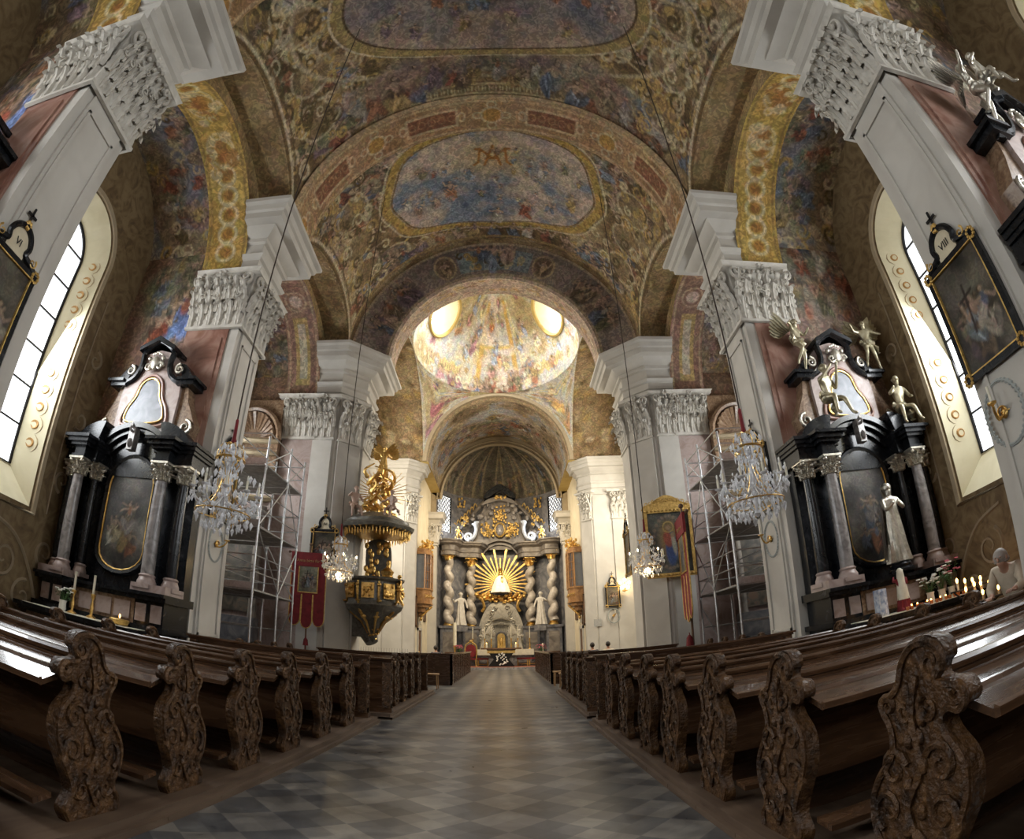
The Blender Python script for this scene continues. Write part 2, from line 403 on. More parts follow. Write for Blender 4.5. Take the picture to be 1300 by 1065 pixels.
def surf(name, fn, cv, m, parent=None, flip=False):
    """mesh over the canvas grid: fn(U, V) -> x, y, z arrays"""
    x, y, z = fn(cv.U, cv.V); nu, nv = cv.U.shape
    co = np.stack([x, y, z], -1).reshape(-1, 3)
    i, j = np.meshgrid(np.arange(nu-1), np.arange(nv-1), indexing='ij'); a = (i*nv+j).ravel()
    q = np.stack([a, a+nv, a+nv+1, a+1], -1)
    if flip: q = q[:, ::-1]
    me = bpy.data.meshes.new(name); me.vertices.add(len(co)); me.vertices.foreach_set('co', co.ravel())
    me.loops.add(q.size); me.loops.foreach_set('vertex_index', q.ravel().astype(np.int32))
    me.polygons.add(len(q)); me.polygons.foreach_set('loop_start', np.arange(0, q.size, 4, dtype=np.int32))
    me.update(calc_edges=True)
    at = me.color_attributes.new('Col', 'FLOAT_COLOR', 'POINT')
    at.data.foreach_set('color', np.concatenate([np.clip(cv.c.reshape(-1, 3), .004, .95), np.ones((len(co), 1))], 1).astype(np.float32).ravel())
    me.materials.append(m); me.shade_smooth(); me.update()
    o = bpy.data.objects.new(name, me); COL.objects.link(o)
    if parent: o.parent = parent
    return o
# ================================================================== the building
XM = -.3; PX = 7.0; PA = 7.48; OX = 11.3; ZC = 13.65; ZS = 11.45; ZB = 9.65; RV = 6.4; LH = 1.5
PIERS = [(-4.55, -3.0), (3.65, 5.2), (11.8, 13.4)]
BAYS = [(-3.0, 3.65), (5.2, 11.8), (13.4, 20.1)]
SIDE = {-1: 'left', 1: 'right'}
ENT = [(.0, ZS-.25), (.10, ZS-.2), (.10, ZS), (.02, ZS+.02), (.02, ZS+.22), (.10, ZS+.24), (.10, ZS+.5), (.18, ZS+.55), (.24, ZS+.66), (.10, ZS+.7), (.10, ZS+1.12),
       (.20, ZS+1.16), (.20, ZS+1.3), (.34, ZS+1.38), (.46, ZS+1.5), (.50, ZS+1.58), (.78, ZS+1.62), (.80, ZS+1.82), (.88, ZS+1.86), (.93, ZS+2.02), (1.05, ZS+2.08), (1.06, ZC), (0, ZC)]
ENT2 = [(o*.62, z) for o, z in ENT]

# ---- floor
fl = MB(); fl.quad((-16, -11, 0), (16, -11, 0), (16, 48, 0), (-16, 48, 0)); struct(fl.build('floor', M_floor, smooth=False), 'diamond patterned grey stone floor of the aisle')
st = MB(); st.box(-3.6, 3.1, 39.9, 48, 0, .16); st.box(-3.3, 2.8, 42.6, 48, .16, .5); struct(st.build('floor_chancel_step', M_greymarble), 'low stone step before the high altar')

def arch_pts(c, r, z, n=28, rz=None, t0=0, t1=PI):
    rz = rz or r; return [(c + r*math.cos(t0+(t1-t0)*i/n), z + rz*math.sin(t0+(t1-t0)*i/n)) for i in range(n+1)]

# ---- capitals with leaves and volutes
def leaf(mb, o, du, dn, w, h, out, curl=1.0):
    o = Vector(o); du = Vector(du); dn = Vector(dn); z = Vector((0, 0, 1)); vs = []
    for i, (t, q, ww) in enumerate([(0, .02, .6), (.15, .06, .95), (.24, .05, .62), (.40, .14, 1.05), (.50, .10, .66), (.66, .26, .98), (.78, .30, .55), (.95, .62, .62), (.93, .95, .36), (.78, 1.05, .06)]):
        c = o + z*(h*t) + dn*(out*q*curl)
        vs += [c - du*(w*.5*ww) - dn*.03, c - du*(w*.2*ww) + dn*.045, c + dn*.02, c + du*(w*.2*ww) + dn*.045, c + du*(w*.5*ww) - dn*.03]
    fs = []
    for i in range(9):
        for k in range(4): fs.append((i*5+k, i*5+k+1, i*5+k+6, i*5+k+5))
    mb.add([tuple(v) for v in vs], fs)
def cap_face(mb, a, b, z0, h, r):
    """acanthus rows on the vertical face between plan points a -> b (outward normal to the right)"""
    a = Vector((a[0], a[1], 0)); b = Vector((b[0], b[1], 0)); d = (b-a); w = d.length; d.normalize(); n = Vector((d.y, -d.x, 0))
    k = max(2, round(w/.30))
    for row, (zz, hh, off) in enumerate([(.0, .40, 0), (.22, .42, .5), (.46, .36, 0)]):
        m = k if off == 0 else k+1
        for i in range(m):
            t = ((i+.5)/k) if off == 0 else i/k
            p = a + d*(w*min(max(t, .04), .96)+r.uniform(-.025, .025)) + n*(.02+.05*row); p.z = z0 + h*(zz+r.uniform(-.02, .02))
            leaf(mb, p, d, n, w/k*r.uniform(.8, 1.05), h*hh*r.uniform(.84, 1.12), .26+.05*row+r.uniform(-.04, .06))
    for i in range(k*2):
        c = a + d*(w*(i+.5)/(k*2)) + n*r.uniform(.16, .26); cz = z0+h*r.uniform(.50, .80); s_ = r.choice((-1, 1)); a0 = r.uniform(0, 6.28); pts = []
        for q in range(11): t = q/10; g_ = .11*(1-.75*t); an = a0+s_*t*7.5; v = c+d*(g_*math.cos(an)); pts.append((v.x, v.y, cz+g_*math.sin(an)))
        mb.tube(pts, .022, 4)
    for e, sg in ((a, 1), (b, -1)):
        c = e + d*sg*.1 + n*.2; c.z = z0+h*.84
        pts = []; rs = []
        for i in range(20):
            t = i/19; q = -PI/2 + t*2.6*PI; rr = .19*(1-.8*t)
            v = c - d*sg*math.cos(q)*rr; v.z += math.sin(q)*rr; v += n*.10*t; pts.append(v); rs.append(.05*(1-.3*t))
        mb.tube(pts, rs, 6)
    for i in range(k*2):
        t = (i+.5)/(k*2); p = a + d*w*t + n*.19; p.z = z0+h*.87
        mb.sph(tuple(p), (.07, .07, .06), 6, 4)
    m = (a+b)/2 + n*.3; m.z = z0+h*.95; 
    for q in range(6): mb.sph((m.x+d.x*.09*math.cos(q), m.y+d.y*.09*math.cos(q), m.z+.09*math.sin(q)), .055, 6, 4)
def capital(mb, path, z0, h, seed=1):
    r = random.Random(seed)
    mb.molding(path, [(0, z0-.12), (.07, z0-.1), (.07, z0-.02), (.02, z0), (.03, z0+h*.7), (.16, z0+h*.9), (.30, z0+h*.92), (.30, z0+h*.96), (.36, z0+h), (0, z0+h)])
    for a, b in zip(path[:-1], path[1:]): cap_face(mb, a, b, z0, h, r)

# ---- piers
def outward(path, inside):
    """orient a plan path so that 'right of travel' points away from the inside point"""
    a, b = Vector(path[1]), Vector(path[2]); d = b-a; n = Vector((d.y, -d.x)); c = (a+b)/2
    return path if n.dot(c-Vector(inside)) > 0 else path[::-1]
def pier2(s, y0, y1):
    X = lambda v: XM + s*v
    inside = (X(PX+1.5), (y0+y1)/2)
    nm = SIDE[s]
    root = thing('wall_pier', None, None, (X(PX), y0, 0)); root['kind'] = 'structure'; root['label'] = f'white {nm} nave pier with carved capital'
    def P(mb, n, m, **k):
        o = mb.build(n, m, root, **k); o.location = (-X(PX), -y0, 0); return o
    b = MB(); b.box(*sorted((X(PX+.05), X(OX))), y0+.05, y1-.05, 0, ZC)
    for a in (y0, y1-.3): b.box(*sorted((X(PX), X(PX+.3))), a, a+.3, 0, ZB)
    b.box(*sorted((X(PX-.06), X(PX+.3))), y0+.22, y1-.22, 0, ZB)
    P(b, 'pier_body', M_plaster, smooth=False)
    f = MB()
    for a in (y0+.3, y1-.36): f.box(*sorted((X(PX-.10), X(PX))), a, a+.06, 1.4, 9.2)
    for z in (1.4, 9.14): f.box(*sorted((X(PX-.10), X(PX))), y0+.3, y1-.3, z, z+.06)
    P(f, 'sunken_field_frame', M_plaster, smooth=False)
    ring = outward([(X(PX+1.9), y0), (X(PX), y0), (X(PX), y1), (X(PX+1.9), y1)], inside)
    ba = MB(); ba.molding(ring, [(.22, 0), (.22, .5), (.14, .6), (.14, .68), (.05, .8), (0, .82)]); P(ba, 'pier_base', M_plaster, ang=25)
    pk = MB()
    for (a, c) in ((y0-.04, y0+.3), (y1-.3, y1+.04)): pk.box(*sorted((X(PX+.3), X(PX+1.75))), a, c, 0, ZB)
    pk.box(*sorted((X(PX+.45), X(PX+1.6))), y0-.075, y0, .5, ZB-.4)
    P(pk, 'pink_pilaster', M_pink, smooth=False)
    cp = MB(); capital(cp, outward([(X(PX+1.8), y0-.06), (X(PX-.08), y0-.06), (X(PX-.08), y1+.06), (X(PX+1.8), y1+.06)], inside), ZB, ZS-ZB, seed=int(y0*10)+s)
    P(cp, 'capital', M_stucco, ang=60)
    en = MB(); en.molding(outward([(X(PA-.02), y0), (X(PX), y0), (X(PX), y1), (X(PA-.02), y1)], inside), ENT)
    for yy in (y0, y1):
        g = -1 if yy == y0 else 1; pr = [(yy+g*o, z) for o, z in ENT[:-1]] + [(yy, ZC)]; en.prism(pr, X(PA-.03), X(PA), 'yz')
    P(en, 'entablature', M_plaster, ang=25)
    return root
for s in (-1, 1):
    for (a, b) in PIERS: pier2(s, a, b)

# ---- crossing piers (chamfered) and chancel piers
def bigpier(s, poly, inside, ent, capfaces, label, zb=ZB):
    root = thing('wall_pier', None, None, (poly[0][0], poly[0][1], 0)); root['kind'] = 'structure'; root['label'] = label
    off = (-poly[0][0], -poly[0][1], 0)
    def P(mb, n, m, **k):
        o = mb.build(n, m, root, **k); o.location = off; return o
    b = MB(); n = len(poly); b.prism(poly, 0, ZC, 'xy'); P(b, 'pier_body', M_plaster, smooth=False)
    path = outward(poly, inside)
    en = MB(); en.molding(path, ent); P(en, 'entablature', M_plaster, ang=25)
    ba = MB(); ba.molding(path, [(.2, 0), (.2, .5), (.1, .65), (.1, .75), (0, .85)]); P(ba, 'pier_base', M_plaster, ang=25)
    cp = MB(); pl = MB(); r = random.Random(5)
    for (i, t0, t1) in capfaces:
        a = Vector(path[i]); c = Vector(path[i+1]); d = c-a; nn = Vector((d.y, -d.x)).normalized()*.09
        p, q = a+d*t0, a+d*t1
        pth = [tuple(p-nn*.5), tuple(p+nn), tuple(q+nn), tuple(q-nn*.5)]
        pl.prism([pth[0], pth[1], pth[2], pth[3]], 0, zb, 'xy')
        cp.molding(pth, [(0, zb-.12), (.06, zb-.1), (.06, zb-.02), (.02, zb), (.03, zb+1.3), (.15, zb+1.65), (.28, zb+1.68), (.3, ZS), (0, ZS)])
        cap_face(cp, tuple(p+nn), tuple(q+nn), zb, 1.8, r)
    P(pl, 'pilaster', M_plaster, smooth=False); P(cp, 'capital', M_stucco, ang=60)
    return root
for s in (-1, 1):
    X = lambda v: XM + s*v
    side = SIDE[s]
    poly = [(X(7.5), 20.1), (X(6.45), 20.1), (X(5.6), 20.95), (X(5.6), 22.45), (X(7.3), 22.45)]
    rp = bigpier(s, poly, (X(6.8), 21.6), ENT, [(0, .1, .9), (1, .1, .85), (2, .08, .92)] if outward(poly, (X(6.8), 21.6)) is poly else [(3, .1, .9), (2, .15, .9), (1, .08, .92)],
                 f'broad white {side} crossing pier')
    pk = MB(); pk.box(*sorted((X(7.28), X(8.75))), 20.02, 20.4, 0, ZB); o = struct(pk.build('trim_pink_pilaster', M_palepink, smooth=False), f'pale pink pilaster beside {side} crossing pier')
    cp = MB(); capital(cp, outward([(X(8.75), 20.5), (X(8.75), 19.98), (X(7.35), 19.98), (X(7.35), 20.5)], (X(8), 20.6)), ZB, 1.8, 3); struct(cp.build('trim_capital', M_stucco, ang=60), f'acanthus capital on pink pilaster, {side} side')
    poly = [(X(7.6), 34.3), (X(5.9), 34.3), (X(5.25), 34.95), (X(5.25), 37.4), (X(6.6), 37.4)]
    poly = [(X(9.6), 34.3), (X(6.05), 34.3), (X(5.35), 35.0), (X(5.35), 35.6), (X(9.6), 35.6)]
    w = outward(poly, (X(7), 35))
    bigpier(s, poly, (X(7), 35), ENT2, [(0, .28, .66), (1, .1, .9)] if w is poly else [(3, .34, .72), (2, .1, .9)], f'cream {side} pier before the chancel')

# ---- nave vault: barrel cut by the lunettes of the side chapels, painted
def nave_xy(U): # arc length -> X offset, barrel height
    a = U / RV; s = np.clip(a, -PI/2, PI/2); over = np.clip(np.abs(U) - RV*PI/2, 0, None)*np.sign(U)
    return RV*np.sin(s) + over, ZC + RV*np.cos(s)
def nave_fn(y0, y1, cut=True):
    c = (y0+y1)/2; h = (y1-y0)/2
    def f(U, V):
        x, z = nave_xy(U)
        if cut:
            q = np.clip(1-((V-c)/h)**2, 0, 1); z = np.maximum(z, ZC + LH*np.sqrt(q)*(np.abs(x) > 5.0))
        return XM + x, V, z
    return f
UE = RV*PI/2
def us(n=330): return np.concatenate([np.linspace(-UE-1.1, -UE, 12)[:-1], np.linspace(-UE, UE, n), np.linspace(UE, UE+1.1, 12)[1:]])
OCHRE = [(0, (.09, .058, .028)), (.35, (.19, .125, .062)), (.6, (.28, .20, .11)), (1, (.36, .28, .17))]
CREAM = (.50, .42, .28); BROWN = (.10, .062, .028)
def lunette_edge(c, h):  # groin curve in U, V
    pts = []
    for t in np.linspace(-.995, .995, 41):
        z = LH*math.sqrt(1-t*t); x = math.sqrt(max(RV*RV-z*z, 0)); pts.append((RV*math.asin(min(1, x/RV)), c+h*t))
    return pts
def paint_bay(cv, y0, y1, which):
    r = cv.r; c = (y0+y1)/2; h = (y1-y0)/2
    # architectural painting: stuccoed borders and cartouches
    for s in (-1, 1):
        cv.scrolls(80, (s*5.2-3.2, s*5.2+3.2, y0, y1), (.15, .5))
        for (cu, cvv, q) in ((5.2, y0+1.0, .9), (5.2, y1-1.0, .9), (6.7, y0+.6, .5), (6.7, y1-.6, .5)):
            cv.ell(s*cu, cvv, q*1.1, q*.8, r.uniform(-.3, .3), (.17, .2, .24), .25, .8); cv.ring(s*cu, cvv, q*1.1, q*.8, .09, CREAM, .8)
            cv.figure(s*cu, cvv, q*1.5, up=(-s, 0))
        for k in range(26):
            cv.figure(s*r.uniform(3.6, 7.2), r.choice([y0+r.uniform(.1, 1.5), y1-r.uniform(.1, 1.5)]), r.uniform(.9, 1.7), up=(-s*.9, .3), lum=r.uniform(.5, 1.05))
        # lunettes
        e = lunette_edge(c, h)
        inside = (np.abs(cv.U) > RV*.7) & (cv.U*s > 0); x, z = nave_xy(cv.U); q = LH*np.sqrt(np.clip(1-((cv.V-c)/h)**2, 0, 1))
        m = ((ZC+q > z+.02) & (cv.U*s > 0)).astype(float)
        for k in range(22): cv.figure(s*r.uniform(5.2, 8.4), c+r.uniform(-h*.8, h*.8), r.uniform(.8, 1.5), up=(-s, .2), lum=r.uniform(.6, 1.0), hue=r.choice([DRAP[4], DRAP[9], DRAP[7], DRAP[10], DRAP[1], DRAP[3]]))
        for k in range(3): cv.ell(s*(6.6+.1*k), c+(k-1)*1.7, .9, .7, 0, (.22, .155, .08), .3, .8); cv.ring(s*(6.6+.1*k), c+(k-1)*1.7, .9, .7, .07, CREAM, .7)
        cv.scrolls(60, (s*7.2-1.6, s*7.2+1.6, y0+.3, y1-.3), (.15, .4))
        tex = cv.grad(cv.U, cv.V, [(0, (.16, .10, .045)), (.5, (.24, .165, .08)), (1, (.32, .23, .12))], .8, 5)
        cv.mask(m, tex, 1)
        for k in range(16): cv.curl(s*r.uniform(RV*1.1, UE), c+r.uniform(-h*.6, h*.6), r.uniform(.15, .4), (.36, .27, .15), .05, 1, r.uniform(0, 6), r.choice((-1, 1)))
        cv.line([(s*a, b) for a, b in e], .13, (.14, .09, .04)); cv.line([(s*(a-.22), b) for a, b in e], .06, CREAM, .8)
        cv.line([(s*(a-.45), b) for a, b in e], .05, (.12, .08, .04), .7)
    if which == 2:   # oval sky with gilded frame
        cu, cc, ru, rv = 0, c-.55, 5.0, 2.95
        th = np.arctan2((cv.V-cc)/rv, (cv.U-cu)/ru); d = np.hypot((cv.U-cu)/ru, (cv.V-cc)/rv)*(1+.035*np.cos(4*th)-.02*np.cos(8*th))
        sky = cv.grad(cv.U, cv.V, [(0, (.10, .13, .19)), (.28, (.20, .23, .28)), (.45, (.36, .30, .26)), (.65, (.50, .40, .32)), (.85, (.42, .33, .30)), (1, (.30, .27, .30))], 1.5, 33)
        cv.mask((1-d)*30, sky); g = np.exp(-((cv.U/1.9)**2+((cv.V-(cc-1.3))/1.0)**2)); cv.mask((d < 1)*g*.75, (.52, .40, .20))
        cv.mask((1-abs(d-1.0)/.055)*3, (.40, .27, .08)); cv.mask((1-abs(d-1.07)/.012)*2, CREAM); cv.mask((1-abs(d-.94)/.012)*2, (.16, .10, .04))
        for k in range(60):
            a = k/60*2*PI; cv.ell(1.0*ru*math.cos(a), cc+1.0*rv*math.sin(a), .09, .09, 0, (.26, .16, .05), .4)
        # monogram of the letters M and A in gold scrolls
        m0 = cc-1.3; oc = (.34, .15, .04)
        for pts in ([(-.78, m0-.45), (-.6, m0-.3), (-.52, m0+.4), (-.7, m0+.42)], [(-.52, m0+.4), (0, m0-.12), (.52, m0+.4), (.7, m0+.42)], [(.52, m0+.4), (.6, m0-.3), (.78, m0-.45)], [(-.34, m0-.48), (0, m0+.55), (.34, m0-.48)], [(-.2, m0-.12), (.2, m0-.12)]):
            cv.line([(a, 2*m0-b) for a, b in pts], .06, oc)
        r2 = cv.r
        for (a, b, hh, hue) in ((-1.9, .3, 1.1, DRAP[1]), (1.5, 1.6, 1.25, DRAP[0]), (3.6, .5, 1.1, DRAP[4]), (-3.4, .9, 1.0, DRAP[5]), (-3.9, .3, .8, DRAP[6]), (-1.0, -.4, .8, DRAP[3]), (2.2, -.7, .8, DRAP[6]), (.2, 2.2, 1.0, DRAP[6]), (-3.0, -1.0, .8, DRAP[7]), (3.1, -1.2, .7, DRAP[7]), (-2.6, .9, .8, DRAP[5]), (2.6, 1.3, .8, DRAP[2])):
            cv.ell(a, cc+b+.25, hh*.95, hh*.4, 0, (.42, .34, .29), .8, .8); cv.figure(a, cc+b, hh, hue=hue, up=(0, -1), lum=1.1)
        cv.crowd(26, 0, cc-.3, 4.0, 1.5, .42, up=(0, -1), lum=1.1)
        # figures seated over the crossing arch
        for (a, hue) in ((-4.6, DRAP[2]), (-3.6, DRAP[8]), (-2.6, DRAP[1]), (-.9, DRAP[4]), (0, DRAP[3]), (.9, DRAP[2]), (2.6, DRAP[0]), (3.6, DRAP[9]), (4.7, DRAP[3]), (-1.7, DRAP[5]), (1.7, DRAP[6])):
            cv.figure(a, y1-.65, 1.25, hue=hue, up=(0, -1), lum=.9)
        cv.mask((1-abs(cv.V-(y1-.16))/.12)*2*(abs(cv.U) < 9), (.30, .21, .10))
    else:
        cu, cc, ru, rv = 0, c-1.2, 5.3, 2.55
        d = np.hypot((cv.U-cu)/ru, (cv.V-cc)/rv)
        sky = cv.grad(cv.U, cv.V, [(0, (.13, .13, .15)), (.3, (.24, .20, .18)), (.5, (.34, .25, .19)), (.75, (.40, .31, .23)), (1, (.24, .25, .29))], 1.9, 51+which)
        cv.mask((1-d)*30, sky)
        cv.mask((1-abs(d-1.0)/.05)*3, (.33, .24, .10)); cv.mask((1-abs(d-1.055)/.012)*2, CREAM); cv.mask((1-abs(d-.95)/.012)*2, BROWN)
        for k in range(20):
            a = k/20*2*PI; cv.line([(ru*1.07*math.cos(a), cc+rv*1.07*math.sin(a)), (ru*1.35*math.cos(a), cc+rv*1.35*math.sin(a))], .05, (.40, .31, .18), .8)
        cv.ring(0, cc, ru*1.35, rv*1.3, .08, CREAM, .6)
        cv.ell(0, cc-.2, 1.3, .95, 0, (.055, .045, .04), .5, .9); cv.crowd(9, 0, cc-.2, .9, .5, .6, up=(0, -1), lum=.45)
        cv.crowd(26, 0, cc, 4.6, 1.9, .8, up=(0, -1), lum=.9)
        # painted balustrades and crowds above the arch
        cv.mask((1-abs(cv.V-(y1-.32))/.25)*2*(abs(cv.U) < 4.6), (.20, .14, .07)); cv.line([(-4.6, y1-.55), (4.6, y1-.55)], .05, (.42, .33, .18)); cv.line([(-4.6, y1-.12), (4.6, y1-.12)], .05, (.42, .33, .18))
        for k in range(70): cv.ell(-4.5+k*.13, y1-.33, .035, .16, 0, (.44, .36, .22), .4)
        for (a, b) in ((.3, 1.5), (-1.2, 1.1), (1.2, 1.15)):
            for q in range(4): cv.line([(a-b*.4, y1-.75-q*.16), (a+b*.4, y1-.75-q*.16)], .06, (.36, .29, .17) if q % 2 else (.18, .12, .06))
        for s in (-1, 1):
            for k in range(15): cv.figure(s*(.8+k*.27), y1-.95+.02*k+cv.r.uniform(-.12, .12), cv.r.uniform(.8, 1.15), up=(0, -1), lum=.75)
        cv.crowd(10, 3.8, y1-1.0, 1.6, .5, 1.6, up=(0, -1), lum=.85); cv.crowd(10, -3.8, y1-1.0, 1.6, .5, 1.6, up=(0, -1), lum=.85); cv.crowd(9, 0, y1-1.3, 3.0, .3, 1.1, up=(0, -1), lum=.7)
for i, (y0, y1) in enumerate(BAYS):
    yy1 = 20.45 if i == 2 else y1
    cv = Canvas(us(170 if i == 0 else 400), np.linspace(y0, y1, 50 if i == 0 else 190), OCHRE, 1.1, 11+i)
    paint_bay(cv, y0, y1, i)
    struct(surf('ceiling_vault', nave_fn(y0, y1), cv, M_fresco), ['painted nave vault overhead, partly out of view', 'painted nave vault with dark clouds and crowded figures above the near arch', 'painted nave vault with the oval sky in a gold frame'][i])
cv = Canvas(us(200), np.linspace(20.05, 20.5, 12), OCHRE, 1.0, 3); struct(surf('ceiling_vault', nave_fn(20.05, 20.5, False), cv, M_fresco), 'narrow painted strip above the crossing arch')
cv = Canvas(us(80), np.linspace(-11, -4.5, 12), OCHRE, 1.0, 3); struct(surf('ceiling_vault', nave_fn(-11, -4.5, False), cv, M_fresco), 'vault over the organ gallery behind the viewer')

# ---- transverse arch bands of the nave
def band(y0, y1, r, name, seed):
    cv = Canvas(np.linspace(-r*PI/2, r*PI/2, 420), np.linspace(y0-.08, y1+.08, 44), [(0, (.26, .155, .075)), (.5, (.33, .20, .105)), (1, (.38, .25, .14))], .8, seed)
    c = (y0+y1)/2
    for e in (y0+.12, y1-.12, y0-.02, y1+.02): cv.line([(cv.us[0], e), (cv.us[-1], e)], .045, (.46, .33, .19))
    for k in range(-4, 5):
        u = k*2.35
        if k % 2 == 0:
            cv.ell(u, c, .42, .36, 0, (.40, .23, .07), .2); cv.ring(u, c, .42, .36, .06, (.50, .38, .23))
            for q in range(4): cv.ring(u+.55*math.cos(q*PI/2), c+.5*math.sin(q*PI/2), .17, .14, .045, (.46, .38, .24))
        else:
            cv.mask(((abs(cv.U-u) < 1.0) & (abs(cv.V-c) < .36)).astype(float), (.22, .10, .055))
            cv.line([(u-1.0, c-.38), (u+1.0, c-.38), (u+1.0, c+.38), (u-1.0, c+.38), (u-1.0, c-.38)], .05, (.50, .37, .22))
            for q in range(5): cv.ring(u-.8+q*.4, c, .14, .16, .035, (.34, .19, .10))
        for sg in (-1, 1): cv.ring(u+sg*1.17, c, .13, .2, .045, (.50, .38, .23))
    def f(U, V):
        a = U/r; lip = np.where((V < y0+.0) | (V > y1-.0), .16, 0.)
        return XM+(r+lip)*np.sin(a), V, ZC+(r+lip)*np.cos(a)
    return struct(surf(name, f, cv, M_fresco), 'terracotta arch band with painted medallions')
band(11.8, 13.4, 6.18, 'ceiling_arch_band', 5); band(3.65, 5.2, 6.18, 'ceiling_arch_band', 6); band(-4.55, -3.0, 6.18, 'ceiling_arch_band', 7)

# ---- side chapels
def chapel(s, i):
    y0, y1 = BAYS[i]; c = (y0+y1)/2; r = (y1-y0)/2; X = lambda v: XM+s*v; nm = SIDE[s]
    seed = 40+i*3+s
    zt = ZS + r
    # wall between chapel arch and vault
    yy = np.linspace(y0+.001, y1-.001, 60)
    cv = Canvas(yy, np.linspace(0, 1, 20), [(0, (.25, .165, .075)), (1, (.36, .26, .13))], 1.0, seed)
    for k in range(30): cv.line([(cv.r.uniform(y0, y1), 0), (cv.r.uniform(y0, y1), 1)], .03, (.2, .13, .06), .3)
    def f(U, V):
        q = np.sqrt(np.clip(1-((U-c)/r)**2, 0, 1)); lo = ZS+r*q; hi = ZC+4.12*q
        return X(PA)+0*U, U, lo+(hi-lo)*V
    struct(surf('wall_spandrel', f, cv, M_fresco), f'ochre wall above the {nm} chapel arch')
    # yellow intrados of the chapel arch with chain of rosettes
    pink = i == 2
    t = np.linspace(0, PI*r, 150)
    cv = Canvas(t, np.linspace(0, 1.35, 44), [(0, (.22, .125, .09)), (1, (.32, .20, .15))] if pink else [(0, (.40, .26, .065)), (1, (.50, .345, .105))], .8, seed+1)
    for e in (.1, 1.25): cv.line([(0, e), (PI*r, e)], .04, (.42, .30, .2) if pink else (.30, .20, .07))
    if pink:
        for a in (.6, PI*r-3.6):
            cv.mask(((cv.U > a) & (cv.U < a+3) & (abs(cv.V-.68) < .3)).astype(float), (.42, .30, .13)); cv.mask(((cv.U > a+.3) & (cv.U < a+2.7) & (abs(cv.V-.68) < .15)).astype(float), (.46, .40, .30))
        for a in (4.4, PI*r-4.4): cv.ell(a, .68, .35, .28, 0, (.52, .40, .33), .2); cv.ring(a, .68, .5, .4, .06, (.45, .32, .22))
    else:
        for a in list(np.arange(.9, 3.4, .62))+list(PI*r-np.arange(.9, 3.4, .62)):
            cv.ell(a, .68, .2, .2, 0, (.32, .16, .045), .25); cv.ring(a, .68, .29, .29, .075, (.62, .52, .30))
        for a in (4.3, PI*r/2+1.1, PI*r/2-1.1, PI*r-4.3): cv.ell(a, .68, .4, .3, 0, (.36, .17, .05), .5); cv.ring(a, .68, .55, .42, .05, (.56, .44, .24))
        cv.scrolls(22, (3.4, PI*r-3.4, .3, 1.05), (.08, .22), ((.56, .44, .24), (.33, .18, .06)))
    def g(U, V):
        a = U/r; rr = r-.02
        return X(PA-.02+V*1.1), c+rr*np.cos(a), ZS+rr*np.sin(a)
    struct(surf('ceiling_chapel_arch', g, cv, M_fresco), f'{"pink" if pink else "yellow"} underside of the {nm} chapel arch with painted rosettes')
    # vault beyond it
    cv = Canvas(np.linspace(0, PI*r, 170), np.linspace(1.8, OX-PX+.1, 70), [(0, (.10, .075, .045)), (.35, (.20, .14, .085)), (.6, (.27, .21, .14)), (.8, (.20, .20, .21)), (1, (.33, .28, .2))], 1.3, seed+2)
    L = PI*r/2
    for (a, q) in ((L-1.7, 1.2), (L+1.7, 1.2), (L, 1.4)):
        cv.ell(a, 2.6, q, q*.8, 0, (.20, .22, .27), .6, .9)
    cv.scrolls(70, (0, PI*r, 1.3, 4.2), (.12, .35))
    cv.crowd(34, L, 2.6, L*.75, 1.1, .9, up=(0, -1), lum=.95)
    def h_(U, V):
        a = U/r; return X(PX+V), c+(r+.12)*np.cos(a), ZS+(r+.12)*np.sin(a)
    struct(surf('ceiling_chapel_vault', h_, cv, M_fresco), f'frescoed vault of the {nm} side chapel')
    m = MB(); A = [(X(PA+1.46), *p) for p in arch_pts(c, r, ZS, 28)]; B = [(X(PA+1.46), *p) for p in arch_pts(c, r+.14, ZS, 28)]
    for k in range(28): m.quad(A[k], A[k+1], B[k+1], B[k])
    struct(m.build('trim_arch_edge', M_ochre), f'edge of the {nm} chapel arch')
    # painted transverse walls
    for (yw, sg, far) in ((y1, -1, True), (y0, 1, False)):
        n = 120 if far else 30
        cv = Canvas(np.linspace(PX+1.7, OX, n//2), np.linspace(0, zt+.4, n), [(0, (.11, .07, .045)), (.4, (.20, .125, .085)), (.7, (.29, .19, .13)), (1, (.22, .17, .13))], 1.6, seed+5)
        if far:
            if i != 2:
                cv.ell(9.9, 9.5, 2.2, 1.6, .3, (.24, .17, .14), .8, .8); cv.ell(9.4, 11.2, 2.2, 1.2, -.2, (.17, .16, .16), .8, .8); cv.crowd(18, 9.6, 11.4, 1.5, 1.2, 1.2, lum=.9); cv.crowd(12, 9.5, 13.2, 1.2, .7, .9, lum=.8)
                
                if s < 0: cv.figure(9.1, 10.1, 2.1, hue=(.12, .17, .33), lum=1.1); cv.figure(9.9, 9.7, 1.7, hue=(.34, .10, .06))
        def w(U, V): return X(U), 0*U+yw+sg*.03, V
        struct(surf('wall_chapel_end', w, cv, M_fresco), f'painted end wall of the {nm} side chapel')
    # outer wall with a splayed window
    hw, zi, zsill, zgs, zar = 1.48, .82, 3.6, 4.55, 10.75
    n = 24
    op = [(c-hw, zsill), (c+hw, zsill)] + arch_pts(c, hw, zar, n); gl = [(c-1.1, zgs), (c+1.1, zgs)] + arch_pts(c, 1.1, zar-.1, n)
    xo, xg = X(OX), X(OX+zi)
    tw = MB(); 
